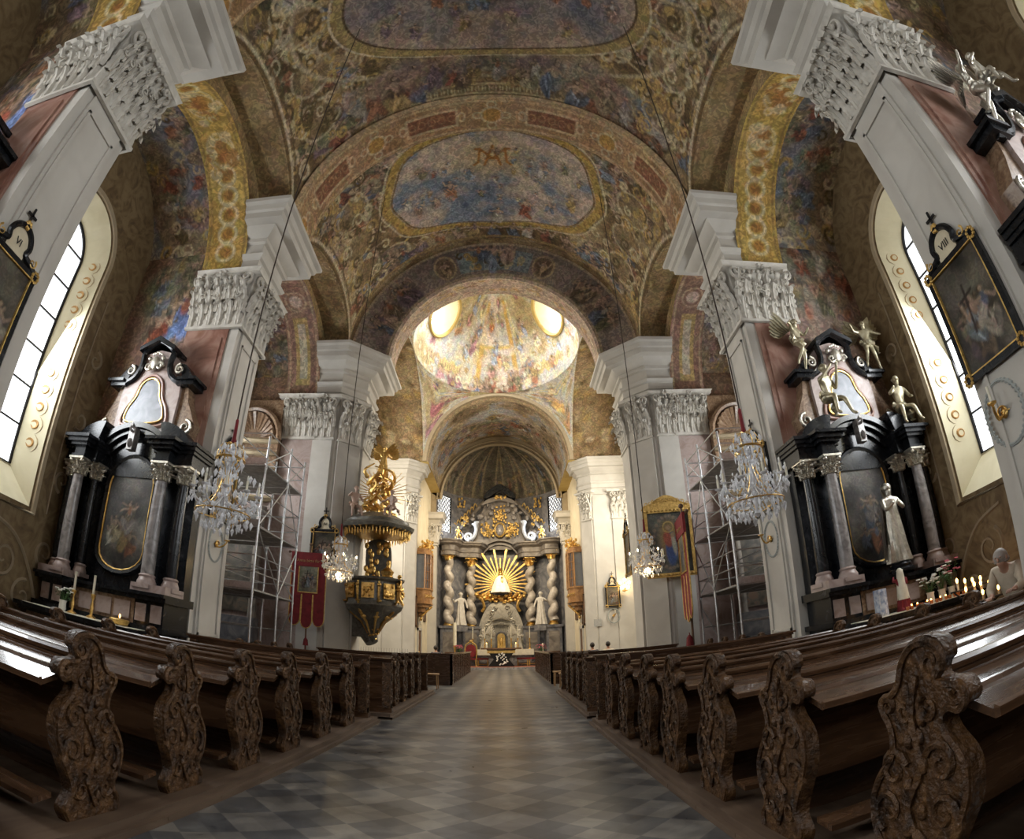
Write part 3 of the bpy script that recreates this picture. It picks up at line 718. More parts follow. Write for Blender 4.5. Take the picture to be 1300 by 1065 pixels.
    tw.quad((xo, y0, 0), (xo, y1, 0), (xo, y1, zsill), (xo, y0, zsill)); tw.quad((xo, y0, zsill), (xo, c-hw, zsill), (xo, c-hw, zar), (xo, y0, zar)); tw.quad((xo, c+hw, zsill), (xo, y1, zsill), (xo, y1, zar), (xo, c+hw, zar))
    ap = arch_pts(c, hw, zar, n)
    tw.quad((xo, y0, zar), (xo, c-hw, zar), (xo, c-hw, zt+.3), (xo, y0, zt+.3)); tw.quad((xo, c+hw, zar), (xo, y1, zar), (xo, y1, zt+.3), (xo, c+hw, zt+.3))
    for k in range(n): tw.quad((xo, ap[k][0], ap[k][1]), (xo, ap[k+1][0], ap[k+1][1]), (xo, ap[k+1][0], zt+.3), (xo, ap[k][0], zt+.3))
    struct(tw.build(f'wall_{nm}', M_outer, smooth=False), f'{nm} outer wall of the chapel with painted brown scrollwork')
    # painted scrollwork under the window
    sw = MB(); r0 = random.Random(seed)
    for sg in (-1, 1):
        for (yy_, zz, rr, tu) in ((.9, 2.2, .5, 1.3), (1.7, 1.4, .42, 1.2), (2.35, 2.6, .4, 1.2), (2.5, 4.6, .32, 1.1), (2.6, 6.4, .3, 1.1), (2.5, 8.2, .32, 1.1), (.5, 1.0, .3, 1.2)):
            sw.spiral((X(OX-.015), c+sg*yy_, zz), rr, rr*.15, tu, .055, 'x', r0.uniform(0, 6), sg*r0.choice((-1, 1)), 22, 4)
        sw.tube(bez([(X(OX-.015), c+sg*.3, 3.1), (X(OX-.015), c+sg*1.2, 2.8), (X(OX-.015), c+sg*1.9, 2.0), (X(OX-.015), c+sg*2.4, .8)], 6), .05, 5)
        sw.tube([(X(OX-.015), c+sg*2.15, 3.6), (X(OX-.015), c+sg*2.15, 10)], .03, 5)
    struct(sw.build('trim_painted_scrolls', M_scroll), f'cream scrollwork on the wall under the {nm} window')
    root = thing('window_1', None, None, (xo, c, zsill)); root['kind'] = 'structure'; root['label'] = f'tall arched {nm} chapel window with pale yellow splay'
    def P(mb, nme, mm, **k):
        o = mb.build(nme, mm, root, **k); o.location = (-xo, -c, -zsill); return o
    sp = MB(); L = len(op)
    for k in range(L):
        j = (k+1) % L; sp.quad((xo, *op[k]), (xo, *op[j]), (xg, *gl[j]), (xg, *gl[k]))
    P(sp, 'window_splay', M_paleyellow, ang=20)
    g = MB(); g.add([(xg+s*.05, a, b) for a, b in gl], [tuple(range(L))]); P(g, 'window_glass', M_glow, smooth=False)
    fr = MB(); fr.tube([(xg-s*.03, a, b) for a, b in gl], .045, 6, closed=True)
    for z in np.arange(zgs+1.05, 11.2, 1.05): fr.box(*sorted((xg-s*.04, xg+s*.02)), c-1.15, c+1.15, z-.022, z+.022)
    fr.box(*sorted((xg-s*.04, xg+s*.02)), c-.03, c+.03, zgs, 11.8)
    P(fr, 'window_frame', M_iron)
    ch = MB()   # painted chain of rosettes on both splays
    for sg in (-1, 1):
        for k, z in enumerate(np.arange(5.2, 11.0, .5)):
            if 4 < k < 7: continue
            t = .5; zc = z; yc = c+sg*(hw+(1.2-hw)*t); xc = xo+(xg-xo)*t
            dv = Vector((xg-xo, sg*(1.2-hw), 0)).normalized()
            for (rr, wd) in ((.25, .03), (.10, .06)):
                pts = [(xc+dv.x*rr*math.cos(q)-s*0, yc+dv.y*rr*math.cos(q)-sg*.012, zc+rr*math.sin(q)) for q in [2*PI*i_/12 for i_ in range(12)]]
                ch.k = 0 if rr > .15 else 1; ch.tube(pts, wd, 4, closed=True)
    P(ch, 'painted_rosette_chain', [M_ringtan, M_ringorange])
    out = MB(); pts = [(X(OX-.03), a, b) for a, b in [(c-hw-.14, zsill-.14), (c+hw+.14, zsill-.14)] + arch_pts(c, hw+.14, zar, n)]
    out.tube(pts, .1, 5, closed=True); P(out, 'window_surround', M_surround)
M_outer = mat('brown_scroll_wall', [(.25, (.085, .055, .025)), (.45, (.15, .10, .045)), (.6, (.21, .15, .075)), (.8, (.13, .085, .04))], 1.6, .7, dist=2.5, detail=8)
M_scroll = mat('painted_cream_scroll', (.28, .22, .14), 4, .7)
M_surround = mat('window_moulding', (.34, .27, .17), 4, .65)
for s in (-1, 1):
    for i in range(3): chapel(s, i)
# third chapel end walls: pale side-altar niche with shell
for s in (-1, 1):
    X = lambda v: XM+s*v; nm = SIDE[s]
    root = thing('niche_altar', f'tall marbled niche altar behind the {nm} scaffold', 'altar', (X(10.0), 20.0, 0))
    def P(mb, nme, mm, **k):
        o = mb.build(nme, mm, root, **k); o.location = (-X(10.0), -20.0, 0); return o
    b = MB(); b.box(*sorted((X(8.75), X(11.25))), 19.7, 20.05, 0, 8.0); P(b, 'niche_wall', M_palepink, smooth=False)
    sh = MB()
    for k in range(15):
        a = PI*k/14; p = []
        for t in np.linspace(.12, 1, 7): p.append((X(10.0)+1.05*t*math.cos(a), 19.66+.28*(1-t*t)-.1, 9.45+1.15*t*math.sin(a)))
        sh.tube(p, [.03+.09*t for t in np.linspace(.1, 1, 7)], 5)
    P(sh, 'shell', M_browninlay)
    hood = MB(); hood.tube([(X(10.0)+1.25*math.cos(a), 19.62, 9.4+1.35*math.sin(a)) for a in np.linspace(0, PI, 20)], .12, 6)
    hood.box(*sorted((X(8.8), X(11.2))), 19.75, 20.05, 8, 11.2); P(hood, 'niche_head', M_browninlay)
    mo = MB()
    for (z, d, hh) in ((9.35, .30, .12), (8.8, .40, .10), (8.1, .55, .16), (7.5, .42, .1), (6.9, .6, .14)):
        mo.tube(bez([(X(8.8), 19.75, z), (X(9.3), 19.7-d*.5, z-.08), (X(10.0), 19.66-d, z-.12), (X(10.7), 19.7-d*.5, z-.08), (X(11.2), 19.75, z)], 5), hh, 6)
    P(mo, 'curved_moulding', M_ochre_pale if 'M_ochre_pale' in globals() else M_surround)
    ni = MB(); ni.box(*sorted((X(9.2), X(10.8))), 19.6, 19.72, 2.4, 6.4); P(ni, 'niche_picture', M_canvas, smooth=False)
    co = MB()
    for q in (8.98, 11.0): co.lathe([(.2, 2.2), (.17, 2.4), (.17, 6.2), (.22, 6.5)], 12, (X(q), 19.45, 0))
    P(co, 'column', M_greybrown)
    ms = MB(); ms.box(*sorted((X(9.0), X(11.0))), 18.9, 19.7, 0, 1.3); ms.box(*sorted((X(8.8), X(11.2))), 19.2, 19.7, 1.3, 2.2); P(ms, 'altar_table', M_darkgrey, smooth=False)

# ---- crossing
YA, YB = 20.45, 21.0; RC = 4.75
cv = Canvas(np.linspace(0, PI, 360), np.linspace(0, 1, 40), [(0, (.16, .13, .12)), (.5, (.24, .20, .18)), (1, (.33, .27, .22))], .5, 77)
cv.us_scale = 1
c2 = Canvas(np.linspace(0, PI*5.5, 380), np.linspace(0, 1.65, 50), [(0, (.17, .135, .12)), (.5, (.25, .20, .17)), (1, (.34, .27, .22))], 1.2, 78)
for a in (.13, .22, .36, .45, .55, .64, .78, .87):
    u = PI*5.5*a
    if a in (.36, .64): c2.ell(u, .8, .5, .55, 0, (.20, .14, .09), .2); c2.ring(u, .8, .5, .55, .07, (.40, .30, .18)); c2.figure(u, .75, .9, hue=(.34, .24, .14))
    elif a in (.45, .55): c2.mask(((abs(c2.U-u) < .9) & (abs(c2.V-.8) < .5)).astype(float), (.20, .23, .23)); c2.scrolls(8, (u-.8, u+.8, .4, 1.2), (.1, .2))
    else:
        for k in range(4): c2.figure(u+c2.r.uniform(-.7, .7), .7+c2.r.uniform(-.2, .3), 1.3, lum=.8, hue=c2.r.choice([DRAP[2], DRAP[9], DRAP[8], DRAP[5], DRAP[7]]))
c2.figure(PI*2.75, .95, 1.5, hue=DRAP[3]); c2.figure(PI*2.75-.7, 1.1, 1.2, hue=DRAP[2]); c2.figure(PI*2.75+.6, 1.1, 1.2, hue=DRAP[5])
for e in (.06, 1.58): c2.line([(0, e), (PI*5.5, e)], .06, (.42, .33, .22))
def cone(U, V):
    a = U/5.5; t = V/1.65; r = RC+(6.42-RC)*t; return XM-r*np.cos(a), YB+(YA-YB)*t, ZC+r*np.sin(a)
struct(surf('ceiling_crossing_arch', cone, c2, M_fresco), 'splayed crossing arch painted with grey angels and medallions')
c3 = Canvas(np.linspace(0, PI*RC, 240), np.linspace(0, 3.2, 40), [(0, (.36, .26, .20)), (1, (.46, .35, .26))], .8, 79)
for e in (.25, .45, 2.7): c3.line([(0, e), (PI*RC, e)], .05, (.52, .42, .3))
c3.scrolls(90, (0, PI*RC, .6, 2.5), (.1, .3), ((.52, .42, .3), (.3, .2, .12), (.45, .3, .15)))
def soff(U, V): a = U/RC; lip = np.where((V < .35) & (V > .09), -.12, 0); return XM-(RC+lip)*np.cos(a), YB-.02+V*.47, ZC+(RC+lip)*np.sin(a)
struct(surf('ceiling_crossing_soffit', soff, c3, M_fresco), 'pinkish underside of the crossing arch')
# dome on pendentives
DC = (XM, 28.25); SY = 5.85/4.95; DR = 4.95; DZ = ZC + DR - .05; DH = 6.2
class Dome: pass
nph, nr = 340, 170
ph = np.linspace(0, 2*PI, nph); vv = np.linspace(0, 2, nr)
cd = Canvas(ph*DR, np.where(vv < 1, vv*5, 5+(vv-1)*8.6), [(0, (.36, .28, .15)), (.3, (.48, .40, .24)), (.5, (.52, .48, .40)), (.7, (.44, .45, .45)), (1, (.55, .47, .30))], 1.5, 91)
PHF = PI/2*DR   # far side (+y)
for q in (-1, 1):
    cd.mask((1-abs(cd.U-PHF-q*(1.5-(cd.V-5)*.09))/.22)*3*(cd.V > 5.0)*(cd.V < 11), (.55, .36, .12)); cd.mask((1-abs(cd.U-PHF-q*(2.1-(cd.V-5)*.13))/.10)*3*(cd.V > 5.0)*(cd.V < 11), (.62, .54, .34))
    cd.ring(PHF+q*2.6, 6.3, .7, .9, .12, (.62, .55, .38)); cd.mask((1-abs(cd.U-PHF-q*4.0)/1.6)*3*(abs(cd.V-6.1-.12*np.cos(cd.U*9)) < .32), (.60, .47, .22))
    for k in range(14): cd.ell(PHF+q*(2.8+k*.2), 6.1, .06, .26, 0, (.36, .27, .16), .4)
for k in range(9): cd.ell(PHF+cd.r.uniform(-.9, .9), 5.6+k*.7, 1.2, .5, 0, (.66, .56, .50), .7, .9)
cd.mask((1-abs(cd.V-7.9)/.14)*2*(abs(cd.U-PHF) < 1.1), (.58, .42, .14))
for k in range(190): cd.figure(cd.r.uniform(0, 2*PI*DR), cd.r.uniform(.6, 11.5), cd.r.uniform(.7, 1.3), lum=1.15, hue=cd.r.choice([(.40, .22, .20), (.30, .34, .42), (.55, .45, .25), (.50, .30, .16), (.45, .45, .43), (.36, .2, .22)]))
for k in range(26): cd.figure(PHF+cd.r.uniform(-3.2, 3.2), cd.r.uniform(3.6, 6.2), 1.1, lum=1.0)
cd.figure(PHF-3.4, 2.2, 2.2, hue=(.48, .30, .12), lum=1.2); cd.figure(PHF+3.4, 2.2, 2.2, hue=(.40, .16, .17), lum=1.2); cd.figure(PHF+.5, 9.3, 1.4, hue=(.52, .20, .10), lum=1.2); cd.figure(PHF+.4, 5.5, 1.3, hue=(.30, .12, .08)); cd.figure(PHF+1.4, 5.0, 1.2, hue=(.16, .20, .36), lum=1.2)
for q in (3.4, 3.9): cd.line([(0, q), (2*PI*DR, q)], .07, (.60, .50, .28))
cd.scrolls(120, (0, 2*PI*DR, .2, 9), (.12, .35), ((.70, .62, .42), (.40, .28, .12)))
def dome(U, V):
    p = U/DR; v = np.where(V < 5, V/5, 1+(V-5)/8.6)
    # v 0..1 pendentive from square edge to ring; 1..2 dome to the crown
    cx, sy = np.cos(p), np.sin(p); sq = 4.97/np.maximum(np.abs(cx), np.abs(sy)); sq = np.minimum(sq, 7.0)
    t = np.clip(v, 0, 1); rho = sq+(DR-.03-sq)*t; zp = ZC + np.sqrt(np.clip(49-rho**2, .2, None)); zp = zp + (DZ-(ZC+math.sqrt(49-4.92**2)))*t
    e = np.clip(v-1, 0, 1)*PI/2; rd = (DR-.03)*np.cos(e); zd = DZ + DH*np.sin(e)
    r = np.where(v <= 1, rho, rd); z = np.where(v <= 1, zp, zd)
    return DC[0]+r*cx, DC[1]+r*sy*SY, z
do = surf('ceiling_dome', dome, cd, M_frescobright); struct(do, 'bright painted dome over the crossing')
# two round dome windows: holes cut in the shell, reveal tubes, sunlit glass
import bmesh
WIN = []
for s in (-1, 1):
    for (ang) in (67, -67):
        p = R(90-s*ang) if ang > 0 else R(90-s*113)
        e = R(38); c = Vector((DC[0]+DR*math.cos(e)*math.cos(p), DC[1]+SY*DR*math.cos(e)*math.sin(p), DZ+DH*math.sin(e)))
        n = Vector((math.cos(p)*math.cos(R(12)), math.sin(p)*math.cos(R(12)), math.sin(R(12)))); WIN.append((s, ang, c, n))
bm = bmesh.new(); bm.from_mesh(do.data); dead = []
for f in bm.faces:
    q = f.calc_center_median()
    for (_, _, c, n) in WIN:
        d = q-c
        if (d - n*d.dot(n)).length < 1.32 and d.dot(n) > -2: dead.append(f); break
bmesh.ops.delete(bm, geom=dead, context='FACES'); bm.to_mesh(do.data); bm.free()
for (s, ang, c, n) in WIN:
    root = thing('window_2', None, None, tuple(c)); root['kind'] = 'structure'; root['label'] = f'round blazing {"left" if s < 0 else "right"} dome window' + ('' if ang > 0 else ' on the near side')
    u = n.cross(Vector((0, 0, 1))).normalized(); w = u.cross(n)
    def ringp(r, d, k=28): return [tuple(n*d + u*(r*math.cos(2*PI*i/k)) + w*(r*math.sin(2*PI*i/k)*1.0)) for i in range(k)]
    def on_dome(o):
        lo, hi = -4.0, 4.0
        def g_(t):
            q = c + o + n*t; return ((q.x-DC[0])/4.92)**2 + ((q.y-DC[1])/(4.92*SY))**2 + ((q.z-DZ)/DH)**2 - 1
        for _ in range(40):
            m_ = (lo+hi)/2
            if g_(m_) > 0: hi = m_
            else: lo = m_
        return tuple(o + n*(lo-.02))
    A = [on_dome(u*(1.42*math.cos(2*PI*i/28)) + w*(1.42*math.sin(2*PI*i/28))) for i in range(28)]
    rv = MB(); B = ringp(1.15, 1.5)
    rv.add(A+B, [(i, (i+1) % 28, 28+(i+1) % 28, 28+i) for i in range(28)]); rv.build('window_reveal', M_reveal if 'M_reveal' in globals() else M_paleyellow, root)
    fr = MB(); fr.tube(A, .13, 6, closed=True); fr.build('window_frame', M_ochre, root)
    g = MB(); g.add(ringp(1.18, 1.48), [tuple(range(28))]); g.build('window_glass', M_glowdome, root, smooth=False)
# transepts
for s in (-1, 1):
    X = lambda v: XM+s*v; nm = SIDE[s]
    w = MB(); w.quad((X(5.6), 22.5, 0), (X(10), 22.5, 0), (X(10), 22.5, 20), (X(5.6), 22.5, 20)); w.quad((X(10), 22.4, 0), (X(10), 35, 0), (X(10), 35, 20), (X(10), 22.4, 20))
    w.quad((X(5.3), 34.35, ZC), (X(10), 34.35, ZC), (X(10), 34.35, 20), (X(5.3), 34.35, 20))
    struct(w.build(f'wall_{nm}', M_warmwall, smooth=False), f'cream wall of the {nm} transept')
    cv = Canvas(np.linspace(0, PI*DR, 60), np.linspace(4.95, 10, 20), OCHRE, 1.0, 6); cv.scrolls(60, (0, PI*DR, 5, 10))
    struct(surf('ceiling_transept', lambda U, V: (X(V), DC[1]+5.9*np.cos(U/DR), ZC+4.97*np.sin(U/DR)), cv, M_fresco), f'barrel vault of the {nm} transept')
# chancel barrel and arches
RB = 4.7
cv = Canvas(np.linspace(0, PI*RB, 220), np.linspace(34.3, 41.7, 90), [(0, (.13, .10, .06)), (.35, (.26, .19, .12)), (.6, (.36, .29, .2)), (.8, (.30, .31, .33)), (1, (.45, .37, .28))], 1.5, 61)
cv.mask(1.6-abs(cv.V-34.6)/.28, (.44, .33, .21)); 
for k in range(30): cv.ring(k*.52, 34.62, .14, .14, .04, (.56, .45, .28))
cv.ell(PI*RB/2, 37.5, 3.0, 1.4, .05, (.42, .42, .44), .7); cv.ell(PI*RB/2+1.2, 37.8, 2.2, .9, .1, (.50, .38, .30), .7)
cv.crowd(60, PI*RB/2, 39.2, 6, 1.6, 1.2, up=(0, -1)); cv.figure(PI*RB/2+.5, 39.9, 1.8, hue=DRAP[2], up=(0, -1)); cv.scrolls(60, (0, PI*RB, 35, 41.5))
struct(surf('ceiling_chancel', lambda U, V: (XM-RB*np.cos(U/RB), V, ZC+RB*np.sin(U/RB)), cv, M_fresco), 'painted barrel vault of the chancel')
m = MB()   # wall ring of the far crossing arch
for (r0, r1, y) in ((RB, DR+.1, 34.28), (RB+.02, RB+.28, 34.1)):
    A = arch_pts(XM, r0, ZC, 40); B = arch_pts(XM, r1, ZC, 40)
    for k in range(40): m.quad((A[k][0], y, A[k][1]), (A[k+1][0], y, A[k+1][1]), (B[k+1][0], y, B[k+1][1]), (B[k][0], y, B[k][1]))
A = [(XM+(RB+.02)*math.cos(t), ZC+(RB+.02)*math.sin(t)) for t in np.linspace(0, PI, 41)]
for k in range(40): m.quad((A[k][0], 34.1, A[k][1]), (A[k+1][0], 34.1, A[k+1][1]), (A[k+1][0], 34.3, A[k+1][1]), (A[k][0], 34.3, A[k][1]))
struct(m.build('trim_chancel_arch', M_surround), 'moulded edge of the chancel arch')
RAp, ZA = 4.45, 13.1; YP = 41.7; ZW = 14.4
m = MB(); A = arch_pts(XM, RAp, ZA, 40); B = arch_pts(XM, 5.4, ZC, 40, rz=4.9)
for k in range(40): m.quad((A[k][0], YP, A[k][1]), (A[k+1][0], YP, A[k+1][1]), (B[k+1][0], YP, B[k+1][1]), (B[k][0], YP, B[k][1]))
for s in (-1, 1):
    m.quad((XM+s*RAp, YP, ZA), (XM+s*6, YP, ZA), (XM+s*6, YP, ZC+.3), (XM+s*5.3, YP, ZC+.3)); m.quad((XM+s*4.9, YP+.06, 0), (XM+s*6, YP+.06, 0), (XM+s*6, YP+.06, ZA+.3), (XM+s*4.9, YP+.06, ZA+.3))
m.tube([(a, YP-.05, b) for a, b in arch_pts(XM, RAp+.12, ZA, 40)], .12, 6); m.tube([(a, YP-.05, b) for a, b in arch_pts(XM, RAp+.42, ZA, 40)], .06, 6)
struct(m.build('trim_apse_arch', M_surround), 'arch framing the apse')
# chancel side walls with window openings high up, apse wall
for s in (-1, 1):
    X = lambda v: XM+s*v; nm = SIDE[s]
    w = MB(); w.box(*sorted((X(5.35), X(5.7))), 35.5, 42.0, 0, ZC)
    struct(w.build(f'wall_{nm}', M_warmwall, smooth=False), f'cream wall of the chancel on the {nm}')
    p = MB(); pth = [(X(5.4), 41.0), (X(4.75), 41.0), (X(4.75), 41.75), (X(5.4), 41.75)]; ins = (X(5.6), 41.4)
    p.prism(pth, 0, 9.4, 'xy'); p.molding(outward(pth, ins), [(0, 9.4), (.12, 9.5), (.12, 10.9), (.3, 11.2), (.5, 11.3), (.5, 11.6), (.62, 11.75), (0, 11.8)]); p.prism(pth, 9.4, 11.7, 'xy')
    struct(p.build('wall_pilaster', M_plaster, ang=25), f'white {nm} pilaster at the mouth of the apse')
    cp = MB(); capital(cp, outward(pth, ins), 9.4, 1.5, 4); struct(cp.build('trim_capital', M_stucco, ang=60), f'capital of the {nm} pilaster at the apse')
ap = MB(); k = 40
for i in range(k):
    a, b = PI*i/k, PI*(i+1)/k
    p = lambda q, z, r=4.95: (XM+r*math.cos(q), 41.75+(r-.1)*math.sin(q), z)
    lo, hi = 0, ZA
    wn = (1 < i < 8) or (k-9 < i < k-2)
    if wn: ap.quad(p(a, 0), p(b, 0), p(b, 11), p(a, 11)); ap.quad(p(a, 14.0), p(b, 14.0), p(b, ZW), p(a, ZW))
    else: ap.quad(p(a, 0), p(b, 0), p(b, ZW), p(a, ZW))
struct(ap.build('wall_back', M_darkgrey), 'curved marbled wall of the apse')
cv = Canvas(np.linspace(0, PI*4.95, 120), np.linspace(0, 1, 60), [(0, (.05, .045, .03)), (.5, (.11, .095, .07)), (1, (.18, .155, .12))], 1.2, 15)
for k in range(26): cv.figure(cv.r.uniform(1, 14.5), cv.r.uniform(.05, .5), .5, lum=.5)
for k in range(60): cv.ell(cv.r.uniform(1, 14.5), cv.r.uniform(.02, .8), .3, .03, 0, cv.r.choice([(.26, .18, .07), (.04, .035, .025), (.2, .18, .14)]), .5, .8)
for q in np.linspace(.12, .88, 7):
    u = PI*4.95*q; cv.line([(u-.45, 0), (u-.12, .9)], .09, (.27, .22, .14)); cv.line([(u+.45, 0), (u+.12, .9)], .09, (.27, .22, .14))
def conch(U, V):
    a = U/4.95; e = V*PI/2; r = 4.95*np.cos(e); return XM+r*np.cos(a), 41.75+(r*.98)*np.sin(a), ZW+3.5*np.sin(e)
struct(surf('ceiling_apse', conch, cv, M_fresco), 'grey marbled half dome of the apse')
for s in (-1, 1):   # lattice windows of the apse
    root = thing('window_3', None, None, (XM+s*4.6, 43.2, 11.0)); root['kind'] = 'structure'; root['label'] = f'bright {SIDE[s]} lattice window of the apse'
    g = MB(); l = MB()
    for i in range(6):
        a0, a1 = (PI*(2+i)/40, PI*(3+i)/40)
        if s < 0: a0, a1 = PI-a0, PI-a1
        P_ = lambda q, z, r: (XM+r*math.cos(q)-(XM+s*4.6), 41.75+(r-.1)*math.sin(q)-43.2, z-11.0)
        g.quad(P_(a0, 11, 5.1), P_(a1, 11, 5.1), P_(a1, 14.0, 5.1), P_(a0, 14.0, 5.1))
        for q in range(7):
            z0 = 11.0+q*.42
            l.cyl(P_(a0, z0, 5.05), P_(a1, z0+.42, 5.05), .03, n=4); l.cyl(P_(a0, z0+.42, 5.05), P_(a1, z0, 5.05), .03, n=4)
    g.build('window_glass', M_glowsoft, root, smooth=False); l.build('window_lattice', M_iron, root)
m = MB()
for s in (-1, 1):
    m.quad((XM+s*4.6, 34.2, ZC-.02), (XM+s*9, 34.2, ZC-.02), (XM+s*9, 43, ZC-.02), (XM+s*4.6, 43, ZC-.02)); m.quad((XM+s*5.3, 41.9, 0), (XM+s*9, 41.9, 0), (XM+s*9, 41.9, ZC), (XM+s*5.3, 41.9, ZC))
    m.quad((XM+s*4.9, 22.3, ZC+.01), (XM+s*7.3, 22.3, ZC+.01), (XM+s*7.3, 22.5, 20), (XM+s*4.9, 22.5, 20))
struct(m.build('ceiling_ledge', M_ochre, smooth=False), 'ledge above the chancel cornice')
# west wall behind the viewer, closing walls
w = MB(); w.quad((-14, -10.5, 0), (14, -10.5, 0), (14, -10.5, 22), (-14, -10.5, 22)); struct(w.build('wall_back', M_plaster, smooth=False), 'west wall behind the viewer')
for s in (-1, 1):
    w = MB(); w.quad((XM+s*7.0, -10.5, 0), (XM+s*7.0, -4.5, 0), (XM+s*7.0, -4.5, 14), (XM+s*7.0, -10.5, 14)); struct(w.build(f'wall_{SIDE[s]}', M_plaster, smooth=False), f'{SIDE[s]} wall under the organ gallery')
# ================================================================== pews
END = bez([(-.30, 0), (-.34, .10), (-.25, .22), (-.31, .40), (-.39, .60), (-.37, .78), (-.24, .90), (-.215, .98), (-.27, 1.02), (-.35, 1.01), (-.385, 1.06), (-.34, 1.12), (-.25, 1.125), (-.19, 1.14),
           (-.20, 1.19), (-.24, 1.22), (-.22, 1.29), (-.12, 1.325), (-.01, 1.31), (.08, 1.24), (.13, 1.13), (.20, 1.07), (.29, 1.04), (.28, .98), (.235, .93), (.20, .84), (.22, .74), (.33, .62), (.39, .48), (.35, .32), (.24, .20), (.31, .10), (.29, 0)], 4)
def pew_end(parent, x, dx, name='carved_end'):
    """a carved bench end, its outer face at x, thickness running towards dx"""
    b = MB(); b.prism(END, x, x+dx*.085, 'yz')
    f = x - dx*.005
    b.tube([(f, a*.93, .02+c*.965) for a, c in END], .022, 5, closed=False)
    for (cy, cz, r, tu, sg, a0) in ((-.13, 1.2, .085, 1.2, 1, 2.4), (-.29, 1.07, .05, 1.1, -1, 0), (.2, 1.0, .055, 1.1, 1, 0), (-.1, 1.0, .07, 1.1, -1, 1), (.08, .98, .07, 1.1, 1, 2),
                              (-.17, .74, .11, 1.2, 1, .3), (.16, .68, .11, 1.2, -1, 2.8), (-.2, .5, .12, 1.2, -1, 4), (.2, .46, .12, 1.2, 1, 5), (-.13, .22, .09, 1.2, 1, 2), (.14, .2, .09, 1.2, -1, 1), (0, .84, .06, 1, 1, 0), (0, .32, .08, 1, -1, 3)):
        b.spiral((f, cy, cz), r, r*.2, tu, .024, 'x', a0, sg, 14, 5)
    b.tube(bez([(f, .02, .08), (f, -.05, .3), (f, .05, .5), (f, -.04, .72), (f, .02, .95), (f, -.02, 1.15)], 4), [.02+.012*(i % 2) for i in range(21)], 5)
    for k in range(9): b.sph((f, (-1)**k*.05, .15+k*.115), (.03, .035, .05), 6, 4)
    return b.build(name, M_carved, parent, ang=50)
def pew_proto(s, L):
    r = thing('pew', None, 'pew', (0, 0, 0), group='carved walnut pews beside the aisle')
    pew_end(r, 0, s)
    e2 = pew_end(r, s*(L-.085), s); 
    X = sorted((s*.08, s*(L-.08)))
    b = MB(); b.prism([(-.055, .40), (-.02, .40), (.035, 1.10), (.0, 1.12), (-.03, 1.10)], X[0], X[1], 'yz')
    b.prism([(-.005, .42), (.0, .42), (.025, .95), (.02, .95)], X[0]+.1, X[1]-.1, 'yz')
    b.build('backrest', M_wood, r, ang=30)
    t = MB(); t.tube([(X[0], 0, 1.13), (X[1], 0, 1.13)], .035, 8); t.build('top_rail', M_wood, r)
    l = MB(); l.prism([(-.03, 1.085), (-.20, 1.035), (-.205, 1.052), (-.225, 1.048), (-.235, 1.026), (-.42, .965), (-.425, .985), (-.455, .975), (-.46, .935), (-.43, .925), (-.02, 1.045)], X[0], X[1], 'yz'); l.build('book_ledge', M_wood, r, ang=20)
    q = MB(); q.prism([(-.10, .40), (-.055, .40), (-.03, .98), (-.10, .955)], X[0], X[1], 'yz') ; q.build('rear_panel', M_wood, r, ang=30)
    se = MB(); se.prism([(.0, .43), (.40, .45), (.43, .47), (.42, .50), (.0, .47)], X[0], X[1], 'yz'); se.prism([(.34, 0), (.37, 0), (.37, .45), (.34, .45)], X[0], X[1], 'yz'); se.build('seat', M_wood, r, ang=30)
    kn = MB(); kn.prism([(-.52, .14), (-.34, .16), (-.34, .20), (-.52, .18)], X[0], X[1], 'yz')
    for k in (.15, .5, .85): kn.box(*sorted((s*L*k, s*(L*k+.06))), -.48, -.38, 0, .15)
    kn.build('kneeler', M_wood, r, ang=30)
    return r
ORD = ['nearest', 'second', 'third', 'fourth', 'fifth', 'sixth', 'seventh', 'eighth']
XL, XR = -2.73, 1.76
END = [(a*.93, c) for a, c in END]
def block(s, xa, ys, L, z0, where, proto):
    for i, y in enumerate(ys):
        o = proto if (i == 0 and proto.get('label') is None) else copy_tree(proto)
        o.location = (xa, y, z0)
        o['label'] = f'carved walnut pew, {ORD[i]} row of the {where}'
PL = pew_proto(-1, 4.25); PR = pew_proto(1, 4.7)
block(-1, XL, (1.85, 3.15, 4.42, 5.73, 7.04, 8.41, 9.85), 4.25, .13, 'front block left of the aisle', PL)
block(1, XR, (.85, 2.08, 3.48, 4.80, 6.09, 7.23, 8.57, 9.76), 4.7, .13, 'front block right of the aisle', PR)
block(-1, XL+.1, (13.75, 14.89, 16.07, 17.35), 4.25, .13, 'farther block left of the aisle', PL)
block(1, XR+.12, (13.71, 14.96, 16.27, 17.55), 4.7, .13, 'farther block right of the aisle', PR)

